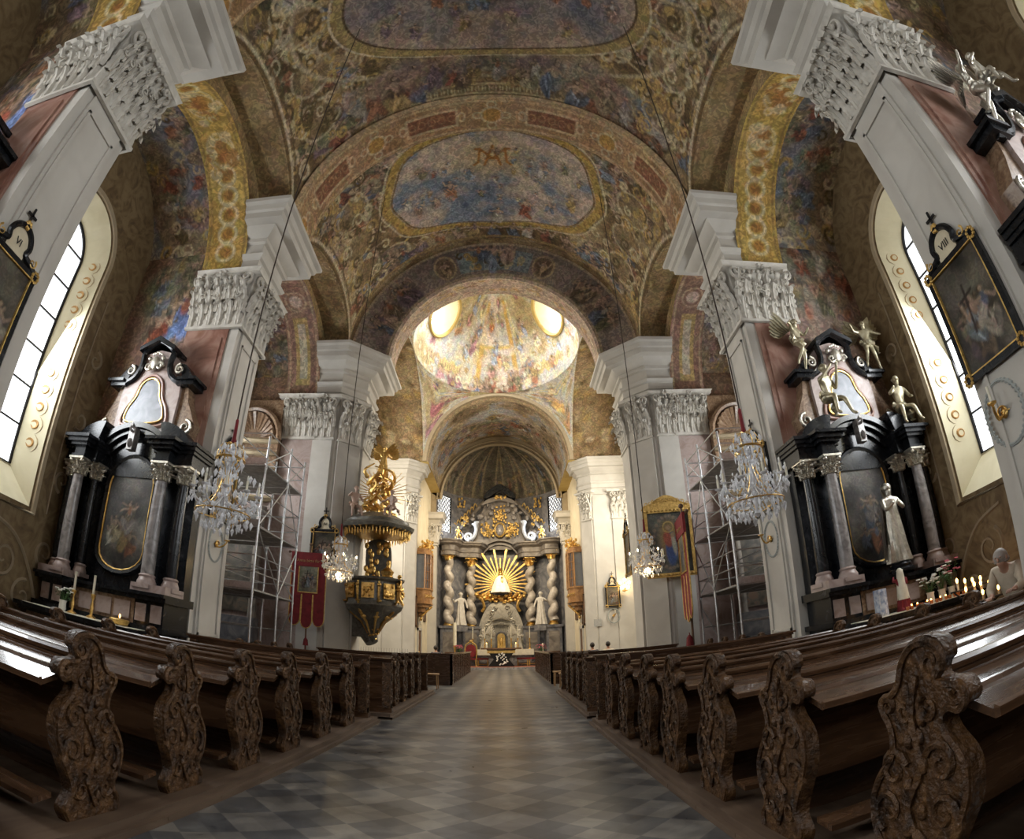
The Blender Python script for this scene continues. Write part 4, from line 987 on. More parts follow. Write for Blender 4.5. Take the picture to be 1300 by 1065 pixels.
def front_panel(s, x, y, L, h, label, back=False, ez=.13):
    r = thing('pew_screen', label, 'panel', (x, y, ez)); S = lambda a, b: sorted((s*a, s*b))
    b = MB(); b.box(*S(.0, L), -.05, .05, 0, h-.08)
    b.box(*S(-.06, L+.04), -.10, .10, 0, .10); b.box(*S(-.03, L+.02), -.075, .075, .10, .2)
    b.build('board', M_wood, r, ang=30)
    t = MB(); t.box(*S(-.05, L+.06), -.09, .09, h-.08, h-.04); t.box(*S(-.09, L+.1), -.13, .13, h-.04, h); t.box(*S(-.03, L+.03), -.07, .07, h-.13, h-.08); t.build('cap_rail', M_wood, r, ang=30)
    n = max(3, round(L/.95)); p = MB()
    for k in range(n):
        a, c = L*(k+.12)/n, L*(k+.88)/n
        for yy in (-.062, .062):
            for (u0, u1, z0, z1) in ((a, c, .3, .34), (a, c, h-.24, h-.2), (a, a+.04, .3, h-.2), (c-.04, c, .3, h-.2)): p.box(*S(u0, u1), yy-.012, yy+.012, z0, z1)
    p.build('panel_moulding', M_wood, r, ang=30)
    for u in (0.02, L-.12):
        e = MB(); e.box(*S(u-.05, u+.13), -.11, .11, .1, h-.1)
        if u < .1:
            for k in range(7): e.spiral((s*-.035, 0, .3+k*.15), .07, .015, 1.2, .02, 'x', k, (-1)**k, 12, 5)
        e.build('carved_corner_post', M_carved, r, ang=40)
    if not back:
        l = MB(); l.prism([(-.10, h-.14), (-.40, h-.22), (-.40, h-.25), (-.10, h-.18)], *S(.05, L-.05), 'yz'); l.build('book_ledge', M_wood, r, ang=30)
    return r
front_panel(-1, XL, 11.1, 4.0, 1.29, 'long panelled front of the near pew block left of the aisle')
front_panel(1, XR, 10.85, 4.1, 1.29, 'long panelled front of the near pew block right of the aisle')
front_panel(-1, XL+.25, 12.2, 4.2, 1.22, 'panelled back with plinth behind the farther pews left of the aisle', True)
front_panel(1, XR+.0, 12.3, 4.2, 1.22, 'panelled back with plinth behind the farther pews right of the aisle', True)
front_panel(-1, XL+.1, 18.9, 3.7, 1.26, 'far panelled front of the second pew block left of the aisle')
front_panel(1, XR+.1, 18.9, 3.9, 1.26, 'far panelled front of the second pew block right of the aisle')
def platform(s, x, y0, y1, L, label):
    b = MB(); S = lambda a, c: sorted((x+s*a, x+s*c))
    b.box(*S(0, L), y0, y1, .0, .06); b.box(*S(.05, L), y0+.03, y1-.03, .06, .13)
    for k in range(int((y1-y0)/.9)): b.box(*S(-.004, .3), y0+.9*k, y0+.9*k+.012, .02, .058)
    tag(b.build('pew_platform', M_wooddeck, ang=30), label, 'platform')
platform(-1, -2.52, 0.2, 11.4, 4.3, 'low worn wooden platform under the near left pews')
platform(1, 1.6, -.6, 11.2, 4.75, 'low worn wooden platform under the near right pews')
platform(-1, -2.36, 11.85, 19.2, 4.4, 'low worn wooden platform under the farther left pews')
platform(1, 1.66, 11.95, 19.2, 4.6, 'low worn wooden platform under the farther right pews')
# choir stalls and chairs
for (s, x, lab) in ((-1, -2.2, 'dark choir stall with upright panels left of the altar aisle'), (1, 1.85, 'dark choir stall with upright panels right of the altar aisle')):
    r = thing('choir_stall', lab, 'bench', (x, 23.5, 0)); S = lambda a, b: sorted((s*a, s*b))
    b = MB(); b.box(*S(.0, .08), 0, 12.5, 0, 1.3); b.box(*S(0, 1.6), 12.42, 12.5, 0, 1.3); b.box(*S(0, 1.6), 0, .08, 0, 1.3); b.build('side_board', M_wood, r, smooth=False)
    c = MB(); c.box(*S(-.05, .16), -.04, 12.54, 1.3, 1.36); c.box(*S(-.05, 1.65), -.05, .12, 1.3, 1.36); c.build('cap_rail', M_wood, r, smooth=False)
    for k in range(15): p = MB(); p.box(*S(-.03, .01), .1+k*.85, .18+k*.85, .05, 1.28); p.build('stile', M_wood, r, smooth=False)
    for k in range(3): p = MB(); p.box(*S(.1+k*.6, .18+k*.6), -.03, .01, .05, 1.28); p.build('stile', M_wood, r, smooth=False)
    se = MB(); se.box(*S(.5, 1.1), .1, 12.4, .45, .52); se.box(*S(1.1, 1.18), .1, 12.4, 0, 1.2); se.build('seat', M_wood, r, smooth=False)
def chair(x, y, rz, label):
    r = thing('chair', label, 'chair', (x, y, 0), rz, 'pale wooden chairs beside the choir')
    b = MB(); b.prism(bez([(-.27, -.25), (.27, -.25), (.30, .1), (.2, .3), (-.2, .3), (-.30, .1)], 3, True), .56, .60, 'xy'); b.build('seat', M_paleoak, r)
    k = MB(); k.tube(bez([(-.27, -.26, .58), (-.30, -.33, .95), (-.2, -.37, 1.2), (0, -.38, 1.27), (.2, -.37, 1.2), (.30, -.33, .95), (.27, -.26, .58)], 5), .028, 8)
    k.prism(bez([(-.26, .9), (-.22, 1.12), (0, 1.2), (.22, 1.12), (.26, .9), (0, .86)], 4, True), -.37, -.34, 'xz'); k.build('backrest', M_paleoak, r)
    for (a, c) in ((-.24, -.24), (.24, -.24), (-.22, .24), (.22, .24)):
        l = MB(); l.cyl((a*1.1, c*1.1, 0), (a, c, .57), .022, .028, 8); l.build('leg', M_paleoak, r)
    return r
chair(-2.78, 21.2, R(-90), 'pale wooden chair with rounded back left of the aisle')
chair(2.25, 21.0, R(90), 'pale wooden chair nearer the pews right of the aisle')
chair(2.15, 22.4, R(90), 'pale wooden chair nearer the choir stall right of the aisle')

# ================================================================== chandeliers
def chandelier(x, y, ztop, h, rad, lit, label):
    r = thing('chandelier', label, 'chandelier', (x, y, ztop-h), group='crystal chandeliers')
    k = h/1.35; q = random.Random(int(x*9+y))
    X = abs(x-XM); zc = ZC+math.sqrt(RV*RV-X*X)-(ztop-h)
    ro = MB(); ro.cyl((0, 0, h), (0, 0, zc+.1), .014, n=6); ro.build('rope', M_rope, r)
    sl = MB(); sl.lathe([(.015, h+.42*k), (.028, h+.4*k), (.035, h+.1*k), (.045, h+.02*k), (.015, h)], 10); sl.build('red_rope_sleeve', M_red, r, label='dark red velvet sleeve around the rope')
    cr = MB()
    def ring(rr, z, w, n=20, o=cr): o.tube([(rr*math.cos(2*PI*i/n), rr*math.sin(2*PI*i/n), z) for i in range(n)], w, 5, closed=True)
    ring(rad*.42, h*.80, .022); ring(rad*.80, h*.16, .012)
    for i in range(8):
        a = 2*PI*i/8; c, s_ = math.cos(a), math.sin(a)
        cr.tube(bez([(0, 0, h), (rad*.3*c, rad*.3*s_, h*.97), (rad*.42*c, rad*.42*s_, h*.80), (rad*.15*c, rad*.15*s_, h*.6), (rad*.35*c, rad*.35*s_, h*.35), (rad*.80*c, rad*.80*s_, h*.16)], 4), .007, 5)
    cr.build('gilt_frame', M_gold, r)
    gc = MB(); gc.lathe([(.02, 0), (.06, .05*k), (.02, .12*k), (.07, .3*k), (.03, .45*k), (.09, .62*k), (.03, .8*k), (.05, .9*k), (.03, h)], 10); gc.build('crystal_column', M_crystal, r)
    for i in range(10):
        a = 2*PI*(i+.3)/10; c, s_ = math.cos(a), math.sin(a); m = MB()
        m.tube(bez([(.04*c, .04*s_, h*.35), (rad*.4*c, rad*.4*s_, h*.22), (rad*.8*c, rad*.8*s_, h*.26), (rad*.98*c, rad*.98*s_, h*.38)], 5), .012, 5)
        m.lathe([(.01, -.02), (.06*k, .01), (.065*k, .02), (.01, .03)], 8, (rad*.98*c, rad*.98*s_, h*.38)); m.build('arm', M_crystal, r)
        m = MB(); m.cyl((rad*.98*c, rad*.98*s_, h*.40), (rad*.98*c, rad*.98*s_, h*.40+.14*k), .018*k, n=8); m.build('candle_tube', M_candle, r)
        m = MB(); m.sph((rad*.98*c, rad*.98*s_, h*.40+.18*k), (.018*k, .018*k, .045*k), 6, 5); m.build('bulb', M_bulbon if lit and i % 2 == 0 else M_bulb, r)
    cx = MB()
    def drop(p, w, hh): 
        x_, y_, z_ = p; cx.add([(x_, y_, z_+hh*.4), (x_+w, y_, z_), (x_, y_+w, z_), (x_-w, y_, z_), (x_, y_-w, z_), (x_, y_, z_-hh*.6)], [(0, 1, 2), (0, 2, 3), (0, 3, 4), (0, 4, 1), (5, 2, 1), (5, 3, 2), (5, 4, 3), (5, 1, 4)])
    for (rr, zz, n) in ((.42, .76, 14), (.44, .86, 12), (.3, .95, 8), (.80, .1, 22), (.62, .03, 16), (.98, .30, 30), (.7, .2, 20), (.35, .0, 10), (.5, .42, 14), (.22, .62, 10), (.9, .52, 12), (.3, .72, 8)):
        for i in range(n):
            a = 2*PI*(i+q.random()*.4)/n; j = q.uniform(.9, 1.08)
            drop((rad*rr*j*math.cos(a), rad*rr*j*math.sin(a), h*zz+q.uniform(-.05, .05)*k), .026*k*q.uniform(.8, 1.6), .10*k*q.uniform(.8, 1.7))
    for i in range(220):
        a = q.uniform(0, 6.28); zz = q.uniform(.05, .95); rr = rad*(.2+.75*max(0, 1-abs(zz-.3)/.42))*q.uniform(.5, 1); drop((rr*math.cos(a), rr*math.sin(a), h*zz), .02*k, .07*k)
    tag(cx.build('crystal_drops', M_crystal, r, smooth=False), kind='stuff')
    if lit:
        b = MB(); b.sph((0, 0, .10*k), .11*k, 12, 8); b.build('lamp_globe', M_bulbon, r, label='glowing lamp at the bottom')
    return r
chandelier(-4.45, 7.85, 4.65, 1.42, .58, False, 'unlit crystal chandelier hanging before the near left pier')
chandelier(3.95, 7.85, 4.75, 1.42, .58, False, 'unlit crystal chandelier hanging before the near right pier')
chandelier(-4.7, 15.4, 4.70, 1.25, .5, True, 'lit crystal chandelier glowing beside the red banner')
chandelier(4.05, 15.4, 4.75, 1.25, .5, True, 'lit crystal chandelier glowing beside the gilt framed icon')

# ================================================================== framed Stations of the Cross
def painting_mesh(name, w, h, seed, parent, plane, palette=None):
    """an oil painting w x h, local frame: plane maps (u, v) to x, y, z"""
    cv = Canvas(np.linspace(-w/2, w/2, 50), np.linspace(0, h, 70), palette or [(0, (.02, .018, .015)), (.5, (.07, .06, .048)), (1, (.15, .13, .10))], w*.5, seed)
    cv.ell(0, h*.68, w*.5, h*.25, 0, (.17, .15, .12), .9, .6)
    for k in range(7): cv.figure(cv.r.uniform(-w*.3, w*.3), h*cv.r.uniform(.25, .5), h*cv.r.uniform(.3, .45), lum=.45)
    cv.figure(0, h*.42, h*.5, hue=(.25, .28, .30), lum=.8); cv.figure(w*.22, h*.42, h*.5, hue=(.36, .30, .24), lum=.75); cv.line([(-w*.12, h*.3), (-w*.05, h*.75)], w*.02, (.03, .02, .015)); cv.line([(-w*.2, h*.62), (w*.08, h*.66)], w*.02, (.03, .02, .015))
    return surf(name, plane, cv, M_oil, parent)
def text(s, size, parent, loc, rot, m, name='lettering', ext=.004):
    c = bpy.data.curves.new(name, 'FONT'); c.body = s; c.size = size; c.extrude = ext; c.align_x = 'CENTER'; c.align_y = 'CENTER'
    c.materials.append(m); o = bpy.data.objects.new(name, c); COL.objects.link(o); 
    bpy.context.view_layer.update(); me = bpy.data.meshes.new_from_object(o.evaluated_get(bpy.context.evaluated_depsgraph_get())); COL.objects.unlink(o)
    n = bpy.data.objects.new(name, me); COL.objects.link(n); n.parent = parent; n.location = loc; n.rotation_euler = rot; return n
def station(loc, rz, label, num, w=1.05, h=1.55, seed=1):
    """built facing -Y: u along x, hung at its lower edge"""
    r = thing('station_painting', label, 'picture', loc, rz)
    painting_mesh('canvas', w, h, seed, r, lambda U, V: (U, 0*U-.05, V))
    f = MB(); t = .09
    f.box(-w/2-t, w/2+t, -.09, 0, -t, 0); f.box(-w/2-t, w/2+t, -.09, 0, h, h+t); f.box(-w/2-t, -w/2, -.09, 0, 0, h); f.box(w/2, w/2+t, -.09, 0, 0, h)
    f.box(-w/2, w/2, -.03, 0, 0, h)
    f.tube(bez([(-w/2-.02, -.06, h+t), (-w*.36, -.06, h+.16), (-w*.22, -.06, h+.22), (-w*.24, -.06, h+.36), (-w*.16, -.06, h+.52), (0, -.06, h+.60), (w*.16, -.06, h+.52), (w*.24, -.06, h+.36), (w*.22, -.06, h+.22), (w*.36, -.06, h+.16), (w/2+.02, -.06, h+t)], 5), .055, 8)
    f.build('black_frame', M_blackmarble, r)
    g = MB()
    for (u0, u1, z0, z1) in ((-w/2, w/2, 0, .018), (-w/2, w/2, h-.018, h), (-w/2, -w/2+.018, 0, h), (w/2-.018, w/2, 0, h)): g.box(u0, u1, -.10, -.05, z0, z1)
    for (a, b) in ((-w/2-.04, -.04), (w/2+.04, -.04), (-w/2-.04, h+.05), (w/2+.04, h+.05)):
        for k in range(9): g.sph((a+.07*math.cos(k*.7), -.10, b+.08*math.sin(k*.7)), (.032, .03, .03), 6, 4)
    for k in range(6): g.sph((.05*math.cos(k), -.08, h+.62+.05*math.sin(k)), .04, 6, 4)
    g.spiral((-w*.38, -.1, h+.2), .09, .02, 1.2, .02, 'y', 2, 1, 14, 5); g.spiral((w*.38, -.1, h+.2), .09, .02, 1.2, .02, 'y', 1, -1, 14, 5)
    g.build('gilt_ornament', M_goldpaint, r)
    p = MB(); p.prism(bez([(-w*.2, h+.12), (-w*.2, h+.3), (-w*.15, h+.46), (0, h+.54), (w*.15, h+.46), (w*.2, h+.3), (w*.2, h+.12)], 4), -.05, -.02, 'xz'); pl = p.build('number_plate', M_ringpaint, r)
    text(num, .17, pl, (0, -.06, h+.30), (PI/2, 0, 0), M_iron, 'numeral')
    c = MB(); c.box(-.018, .018, -.06, -.03, h+.64, h+.96); c.box(-.11, .11, -.06, -.03, h+.80, h+.84); c.build('cross', M_iron, r)
    return r
XPL, XPR = XM-PX+.07, XM+PX-.07
station((XPR, 4.55, 4.30), R(-90), 'large framed station painting numbered VIII on the near right pier', 'VIII', 1.1, 1.65, 21)
station((XPL, 4.15, 4.30), R(90), 'large framed station painting on the near left pier beside the window', 'VI', 1.1, 1.65, 22)
station((XPL, 12.62, 4.45), R(90), 'framed station painting on the left pier behind the unlit chandelier', 'V', 1.05, 1.55, 23)
station((XPR, 12.62, 4.50), R(-90), 'framed station painting on the right pier behind the unlit chandelier', 'IX', 1.05, 1.55, 24)
station((-6.75+.0, 19.98, 4.55), 0, 'small framed station painting with gilt crest above the red banner', 'IV', .9, 1.2, 25)
station((XM+5.6-.02, 22.9, 4.5), R(-90), 'narrow framed station painting seen edge-on on the right crossing pier', 'X', .9, 1.7, 26)
station((XM+6.95, 34.2, 3.95), 0, 'small framed station painting by the glowing wall lamp', 'XI', .75, 1.2, 27)
# consecration wreaths with candle sconces
def wreath(loc, rz, label):
    r = thing('wall_sconce', label, 'sconce', loc, rz)
    w = MB()
    for k in range(34):
        a = 2*PI*k/34; rr = .36; w.sph((rr*math.cos(a), -.005, rr*1.25*math.sin(a)), (.055, .012, .03), 6, 4)
    w.tube([(.36*math.cos(a), -.004, .45*math.sin(a)) for a in np.linspace(0, 2*PI, 25)[:-1]], .02, 4, closed=True)
    w.build('painted_wreath', mat('faded_green_wreath', (.34, .36, .34), 8, .7) if 'faded_green_wreath' not in MATS else MATS['faded_green_wreath'], r)
    g = MB(); g.tube(bez([(-.02, 0, 0), (-.05, -.12, -.08), (0, -.24, -.02), (.04, -.30, .08)], 5), .022, 6); g.lathe([(.015, 0), (.07, .03), (.075, .05), (.02, .05)], 10, (.04, -.30, .08)); g.lathe([(.1, 0), (.1, .01)], 4, (0, 0, 0)); g.spiral((-.02, -.06, 0), .1, .02, 1.3, .018, 'y'); g.sph((0, -.02, 0), (.07, .03, .09), 8, 5)
    g.build('gilt_arm', M_gold, r)
    c = MB(); c.cyl((.04, -.30, .13), (.04, -.30, .36), .022, n=8); c.build('candle', M_candle, r)
wreath((XPR, 4.75, 3.6), R(-90), 'gilt sconce in a painted wreath under the large right station painting')
wreath((XPL, 12.62, 3.75), R(90), 'gilt sconce in a painted wreath on the left pier below the chandelier')
wreath((XPR, 12.62, 3.75), R(-90), 'gilt sconce in a painted wreath on the right pier below the chandelier')
wreath((XM+6.95, 34.2, 3.3), 0, 'sconce in a painted wreath under the small right station painting')

# icon picture
r = thing('icon_painting', 'large painting of a robed figure in an ornate gilt frame, right crossing pier', 'picture', (6.15, 19.82, 4.0), R(-4))
cv = Canvas(np.linspace(-.8, .8, 60), np.linspace(0, 2.35, 90), [(0, (.035, .035, .03)), (.5, (.085, .085, .07)), (1, (.14, .14, .12))], .3, 8)
cv.ell(0, 1.3, .52, .9, 0, (.30, .20, .08), .7); cv.ell(.05, .95, .26, .75, 0, (.06, .09, .2), .25); cv.ell(-.06, 1.3, .2, .35, .2, (.33, .10, .07), .3); cv.ell(.16, 1.1, .1, .5, .1, (.40, .36, .30), .4); cv.ell(-.02, 1.75, .11, .13, 0, (.30, .20, .13), .3); cv.ring(-.02, 1.77, .2, .2, .03, (.45, .33, .12)); cv.ell(.12, 1.45, .09, .11, 0, (.36, .25, .16), .3)
for k in range(26):
    a = k/26*2*PI; cv.ell(.62*math.cos(a), 1.2+1.0*math.sin(a), .09, .09, a, (.22, .17, .13), .5)
surf('canvas', lambda U, V: (U, 0*U-.06, V), cv, M_oil, r)
f = MB()
for (a, b, c, d) in ((-.95, .95, -.14, .02), (-.95, .95, 2.33, 2.48), (-.95, -.8, 0, 2.35), (.8, .95, 0, 2.35)): f.box(a, b, -.13, 0, c, d)
f.box(-.8, .8, -.04, 0, 0, 2.35)
f.prism(bez([(-1.0, 2.46), (-.9, 2.62), (-.6, 2.72), (-.35, 2.9), (0, 3.02), (.35, 2.9), (.6, 2.72), (.9, 2.62), (1.0, 2.46)], 5), -.09, -.02, 'xz')
for k in range(11):
    u = -.8+k*.16; f.spiral((u, -.11, 2.62+.22*(1-(u/.9)**2)), .08, .02, 1.2, .022, 'y', k, (-1)**k, 12, 5)
for k in range(13): f.sph((-.9+.15*k, -.14, -.05), (.07, .03, .045), 6, 4); f.sph((-.9+.15*k, -.14, 2.40), (.07, .03, .04), 6, 4)
f.build('gilt_frame', M_goldpaint, r, ang=50)

# ================================================================== banners
def banner(loc, rz, label, txt, k=1.0):
    r = thing('church_banner', label, 'banner', loc, rz)   # origin at floor under its pole
    w, z1 = 1.12, 4.2
    def cloth(U, V): return U, -.06+.04*np.sin(U*7)+.03*np.sin(V*3), V
    out = [(-w/2, z1)] ; 
    pts = [(-w/2, z1), (-w/2, 2.2)] + [(-w/2+.18+.18*math.cos(a)-.0, 2.15+.24*math.sin(a)) for a in np.linspace(PI, 2*PI, 9)] + [(-.2, 2.3), (-.19, 2.9), (-.17, 2.9), (-.17, 2.3)] + [(.18*math.cos(a), 2.08+.24*math.sin(a)) for a in np.linspace(PI, 2*PI, 9)] + [(.17, 2.3), (.17, 2.9), (.19, 2.9), (.2, 2.3)] + [(w/2-.18+.18*math.cos(a), 2.15+.24*math.sin(a)) for a in np.linspace(PI, 2*PI, 9)] + [(w/2, 2.2), (w/2, z1)]
    b = MB(); b.prism(pts, -.07, -.05, 'xz'); b.build('cloth', M_red, r)
    t = MB(); t.tube([(a, -.06, c) for a, c in pts], .018, 5, closed=True); t.build('gold_fringe', M_goldpaint, r)
    vl = MB(); vl.box(-w/2-.02, w/2+.02, -.10, -.04, z1-.42, z1+.03); vo = vl.build('valance', M_red, r); text(txt, .13, vo, (0, -.105, z1-.24), (PI/2, 0, 0), M_redtext, 'banner_text')
    painting_mesh('picture', .6, .9, 31, r, lambda U, V: (U, 0*U-.085, V+2.98), [(0, (.10, .09, .06)), (.5, (.20, .19, .13)), (1, (.30, .29, .22))])
    p = MB(); 
    for (a, b_, c, d) in ((-.32, .32, 2.95, 2.98), (-.32, .32, 3.88, 3.91), (-.32, -.29, 2.98, 3.88), (.29, .32, 2.98, 3.88)): p.box(a, b_, -.095, -.07, c, d)
    p.build('picture_border', M_goldpaint, r)
    po = MB(); po.cyl((0, 0, .05), (0, 0, 4.45), .028, n=8); po.cyl((-w/2-.1, 0, 4.22), (w/2+.1, 0, 4.22), .022, n=8); po.sph((0, 0, 4.5), .06); po.sph((-w/2-.12, 0, 4.22), .045); po.sph((w/2+.12, 0, 4.22), .045); po.build('pole', M_panelwood, r)
    ba = MB(); ba.lathe([(.28, 0), (.28, .04), (.06, .08), (.05, .25)], 14); ba.build('stand', M_iron, r)
    ts = MB(); ts.cyl((.0, -.05, 1.0), (.02, -.08, 1.6), .012, n=5); ts.lathe([(.02, .25), (.07, .18), (.09, 0)], 8, (.02, -.08, 1.3)); ts.build('tassel', M_red, r)
    return r
banner((-7.08, 19.45, -.12), R(8), 'crimson church banner with embroidered picture, facing the viewer, left side', 'St. Anna bitte für uns').scale = (1.17,)*3
banner((6.28, 18.45, -.75), R(-99), 'crimson church banner seen edge-on beside the right scaffold', 'Bitte für uns').scale = (1.55,)*3

# ================================================================== scaffolds
def scaffold(s, label):
    x0 = XM+s*6.95; r = thing('scaffold', label, 'scaffold', (x0, 15.1, 0)); X = lambda v: s*v
    ps = [(0, 0), (1.15, 0), (3.35, 0), (0, 3.3), (1.15, 3.3), (3.35, 3.3), (1.3, .12), (0, 1.9)]
    for (a, b) in ps:
        m = MB(); top = 8.0 if a or b else 7.7; m.cyl((X(a), b, 0), (X(a), b, top), .035, n=8)
        for z in np.arange(.9, top, 1.9): m.lathe([(.05, 0), (.05, .07)], 8, (X(a), b, z))
        m.build('upright', M_steel, r)
    for (z) in (2.95, 4.85, 6.8):
        d = MB()
        for k in range(4): d.box(*sorted((X(.02), X(1.15))), .06+k*.8, .80+k*.8, z-.05, z)
        for k in range(4): d.box(*sorted((X(1.15), X(3.35))), .06+k*.8, .80+k*.8, z-.06-.02*(k % 2), z-.01)
        d.build('deck', M_plank, r, smooth=False)
        t = MB(); t.box(*sorted((X(.0), X(3.35))), -.05, -.02, z-.02, z+.17); t.build('toe_board', M_steel if z != 4.85 else M_plank, r, smooth=False)
    m = MB()
    for z in (.9, 1.85, 2.9, 3.45, 3.95, 4.8, 5.35, 5.9, 6.75, 7.3, 7.8):
        for b in (0, 3.3): m.cyl((0, b, z), (X(3.35), b, z), .022, n=6)
        if z > 2.5:
            for a in (0, 1.15, 3.35): m.cyl((X(a), 0, z), (X(a), 3.3, z), .02, n=6)
    m.build('guard_rail', M_steel, r)
    for (a0, z0, a1, z1, b) in ((1.15, 3.1, 3.35, 4.4, -.04), (3.35, .3, 1.15, 1.8, -.04), (0, 2.95, 1.15, 4.8, 3.34), (1.15, 4.8, 2.6, 6.7, -.04), (1.15, .2, 0, 2.6, 3.34)):
        m = MB(); m.cyl((X(a0), b, z0), (X(a1), b, z1), .024, n=6); m.build('diagonal_brace', M_steel, r)
    for (b0, z0, b1, z1) in ((0, 6.8, 1.9, 7.9), (1.9, 6.8, 3.3, 7.9), (0, 4.9, 1.9, 6.7), (3.3, 4.9, 1.9, 6.7), (1.9, 3.0, 0, 4.7), (1.9, 3.0, 3.3, 4.7)):
        m = MB(); m.cyl((X(-.03), b0, z0), (X(-.03), b1, z1), .02, n=6); m.build('diagonal_brace', M_steel, r)
    return r
scaffold(-1, 'grey steel scaffold tower in the left side chapel behind the banner')
scaffold(1, 'grey steel scaffold tower in the right side chapel behind the banner')
# ================================================================== figures
def skin(name, joints, edges, m, parent, sub=1, loc=(0, 0, 0), rz=0, scale=1.0, smoothr=1):
    me = bpy.data.meshes.new(name); names = list(joints); idx = {n: i for i, n in enumerate(names)}
    me.from_pydata([tuple(Vector(joints[n][0])*scale) for n in names], [(idx[a], idx[b]) for a, b in edges], []); me.materials.append(m)
    o = bpy.data.objects.new(name, me); COL.objects.link(o); o.parent = parent; o.location = loc; o.rotation_euler = (0, 0, rz)
    sk = o.modifiers.new('skin', 'SKIN'); sk.use_smooth_shade = True
    for n in names:
        r = joints[n][1]; r = r if isinstance(r, tuple) else (r, r)
        me.skin_vertices[0].data[idx[n]].radius = (r[0]*scale, r[1]*scale)
    me.skin_vertices[0].data[0].use_root = True
    ss = o.modifiers.new('sub', 'SUBSURF'); ss.levels = sub; ss.render_levels = sub
    return o
BODY_EDGES = [('pelvis', 'waist'), ('waist', 'chest'), ('chest', 'neck'), ('neck', 'jaw'), ('jaw', 'head'), ('chest', 'shL'), ('shL', 'elL'), ('elL', 'haL'), ('chest', 'shR'), ('shR', 'elR'), ('elR', 'haR'),
              ('pelvis', 'hiL'), ('hiL', 'knL'), ('knL', 'anL'), ('anL', 'toL'), ('pelvis', 'hiR'), ('hiR', 'knR'), ('knR', 'anR'), ('anR', 'toR')]
def body(**o):   # unit height figure facing -Y; overrides move joints
    J = dict(pelvis=((0, 0, .53), (.085, .07)), waist=((0, 0, .62), (.07, .055)), chest=((0, 0, .74), (.095, .065)), neck=((0, 0, .84), .032), jaw=((0, -.012, .885), (.04, .045)), head=((0, -.005, .94), (.052, .060)),
             shL=((-.11, 0, .79), .042), elL=((-.17, -.02, .64), .030), haL=((-.18, -.10, .52), .020), shR=((.11, 0, .79), .042), elR=((.17, -.02, .64), .030), haR=((.18, -.10, .52), .020),
             hiL=((-.05, 0, .48), .06), knL=((-.06, -.01, .28), .042), anL=((-.06, .01, .06), .026), toL=((-.07, -.09, .02), .022), hiR=((.05, 0, .48), .06), knR=((.06, -.01, .28), .042), anR=((.06, .01, .06), .026), toR=((.07, -.09, .02), .022))
    for k, v in o.items(): J[k] = (v, J[k][1])
    return J
def drape(mb, h, r0, r1, z0, z1, lean=(0, 0), folds=9, seed=0, n=36):
    """a folded robe around the axis, unit scale h"""
    q = random.Random(seed); ph = q.uniform(0, 6); vs = []; m = 12
    for i in range(m+1):
        t = i/m; z = z0+(z1-z0)*t; r = r0+(r1-r0)*t**.8
        for k in range(n):
            a = 2*PI*k/n; f = 1+(.20*(1-t)+.05)*math.sin(folds*a+ph+2.5*t)+.05*math.sin(3*a+5*t)
            vs.append(((r*f*math.cos(a)+lean[0]*t)*h, (r*.8*f*math.sin(a)+lean[1]*t)*h, z*h))
    fs = [(i*n+k, i*n+(k+1) % n, (i+1)*n+(k+1) % n, (i+1)*n+k) for i in range(m) for k in range(n)]
    mb.add(vs, fs+[tuple(range(n-1, -1, -1)), tuple(m*n+k for k in range(n))])
def wing(mb, c, s, h, up=.6):
    for k in range(7):
        a = R(75-k*17)*up+R(15); L = h*(.36-.025*k); c1 = Vector(c)+Vector((s*math.cos(a)*L*.15*k*.3, .02*k*h, math.sin(a)*L*.1))
        t = Vector((s*math.cos(a), .25, math.sin(a))).normalized(); n = Vector((-s*math.sin(a), 0, math.cos(a))); p = [c1+t*L*q for q in (0, .3, .7, 1)]; w = [.02*h, .05*h, .05*h, .008*h]
        vs = []
        for pp, ww in zip(p, w): vs += [pp+n*ww, pp-n*ww, pp-n*ww+Vector((0, .012*h, 0)), pp+n*ww+Vector((0, .012*h, 0))]
        fs = [(0, 1, 2, 3), (12, 15, 14, 13)]
        for i in range(3):
            for j in range(4): fs.append((i*4+j, i*4+(j+1) % 4, (i+1)*4+(j+1) % 4, (i+1)*4+j))
        mb.add([tuple(v) for v in vs], fs)
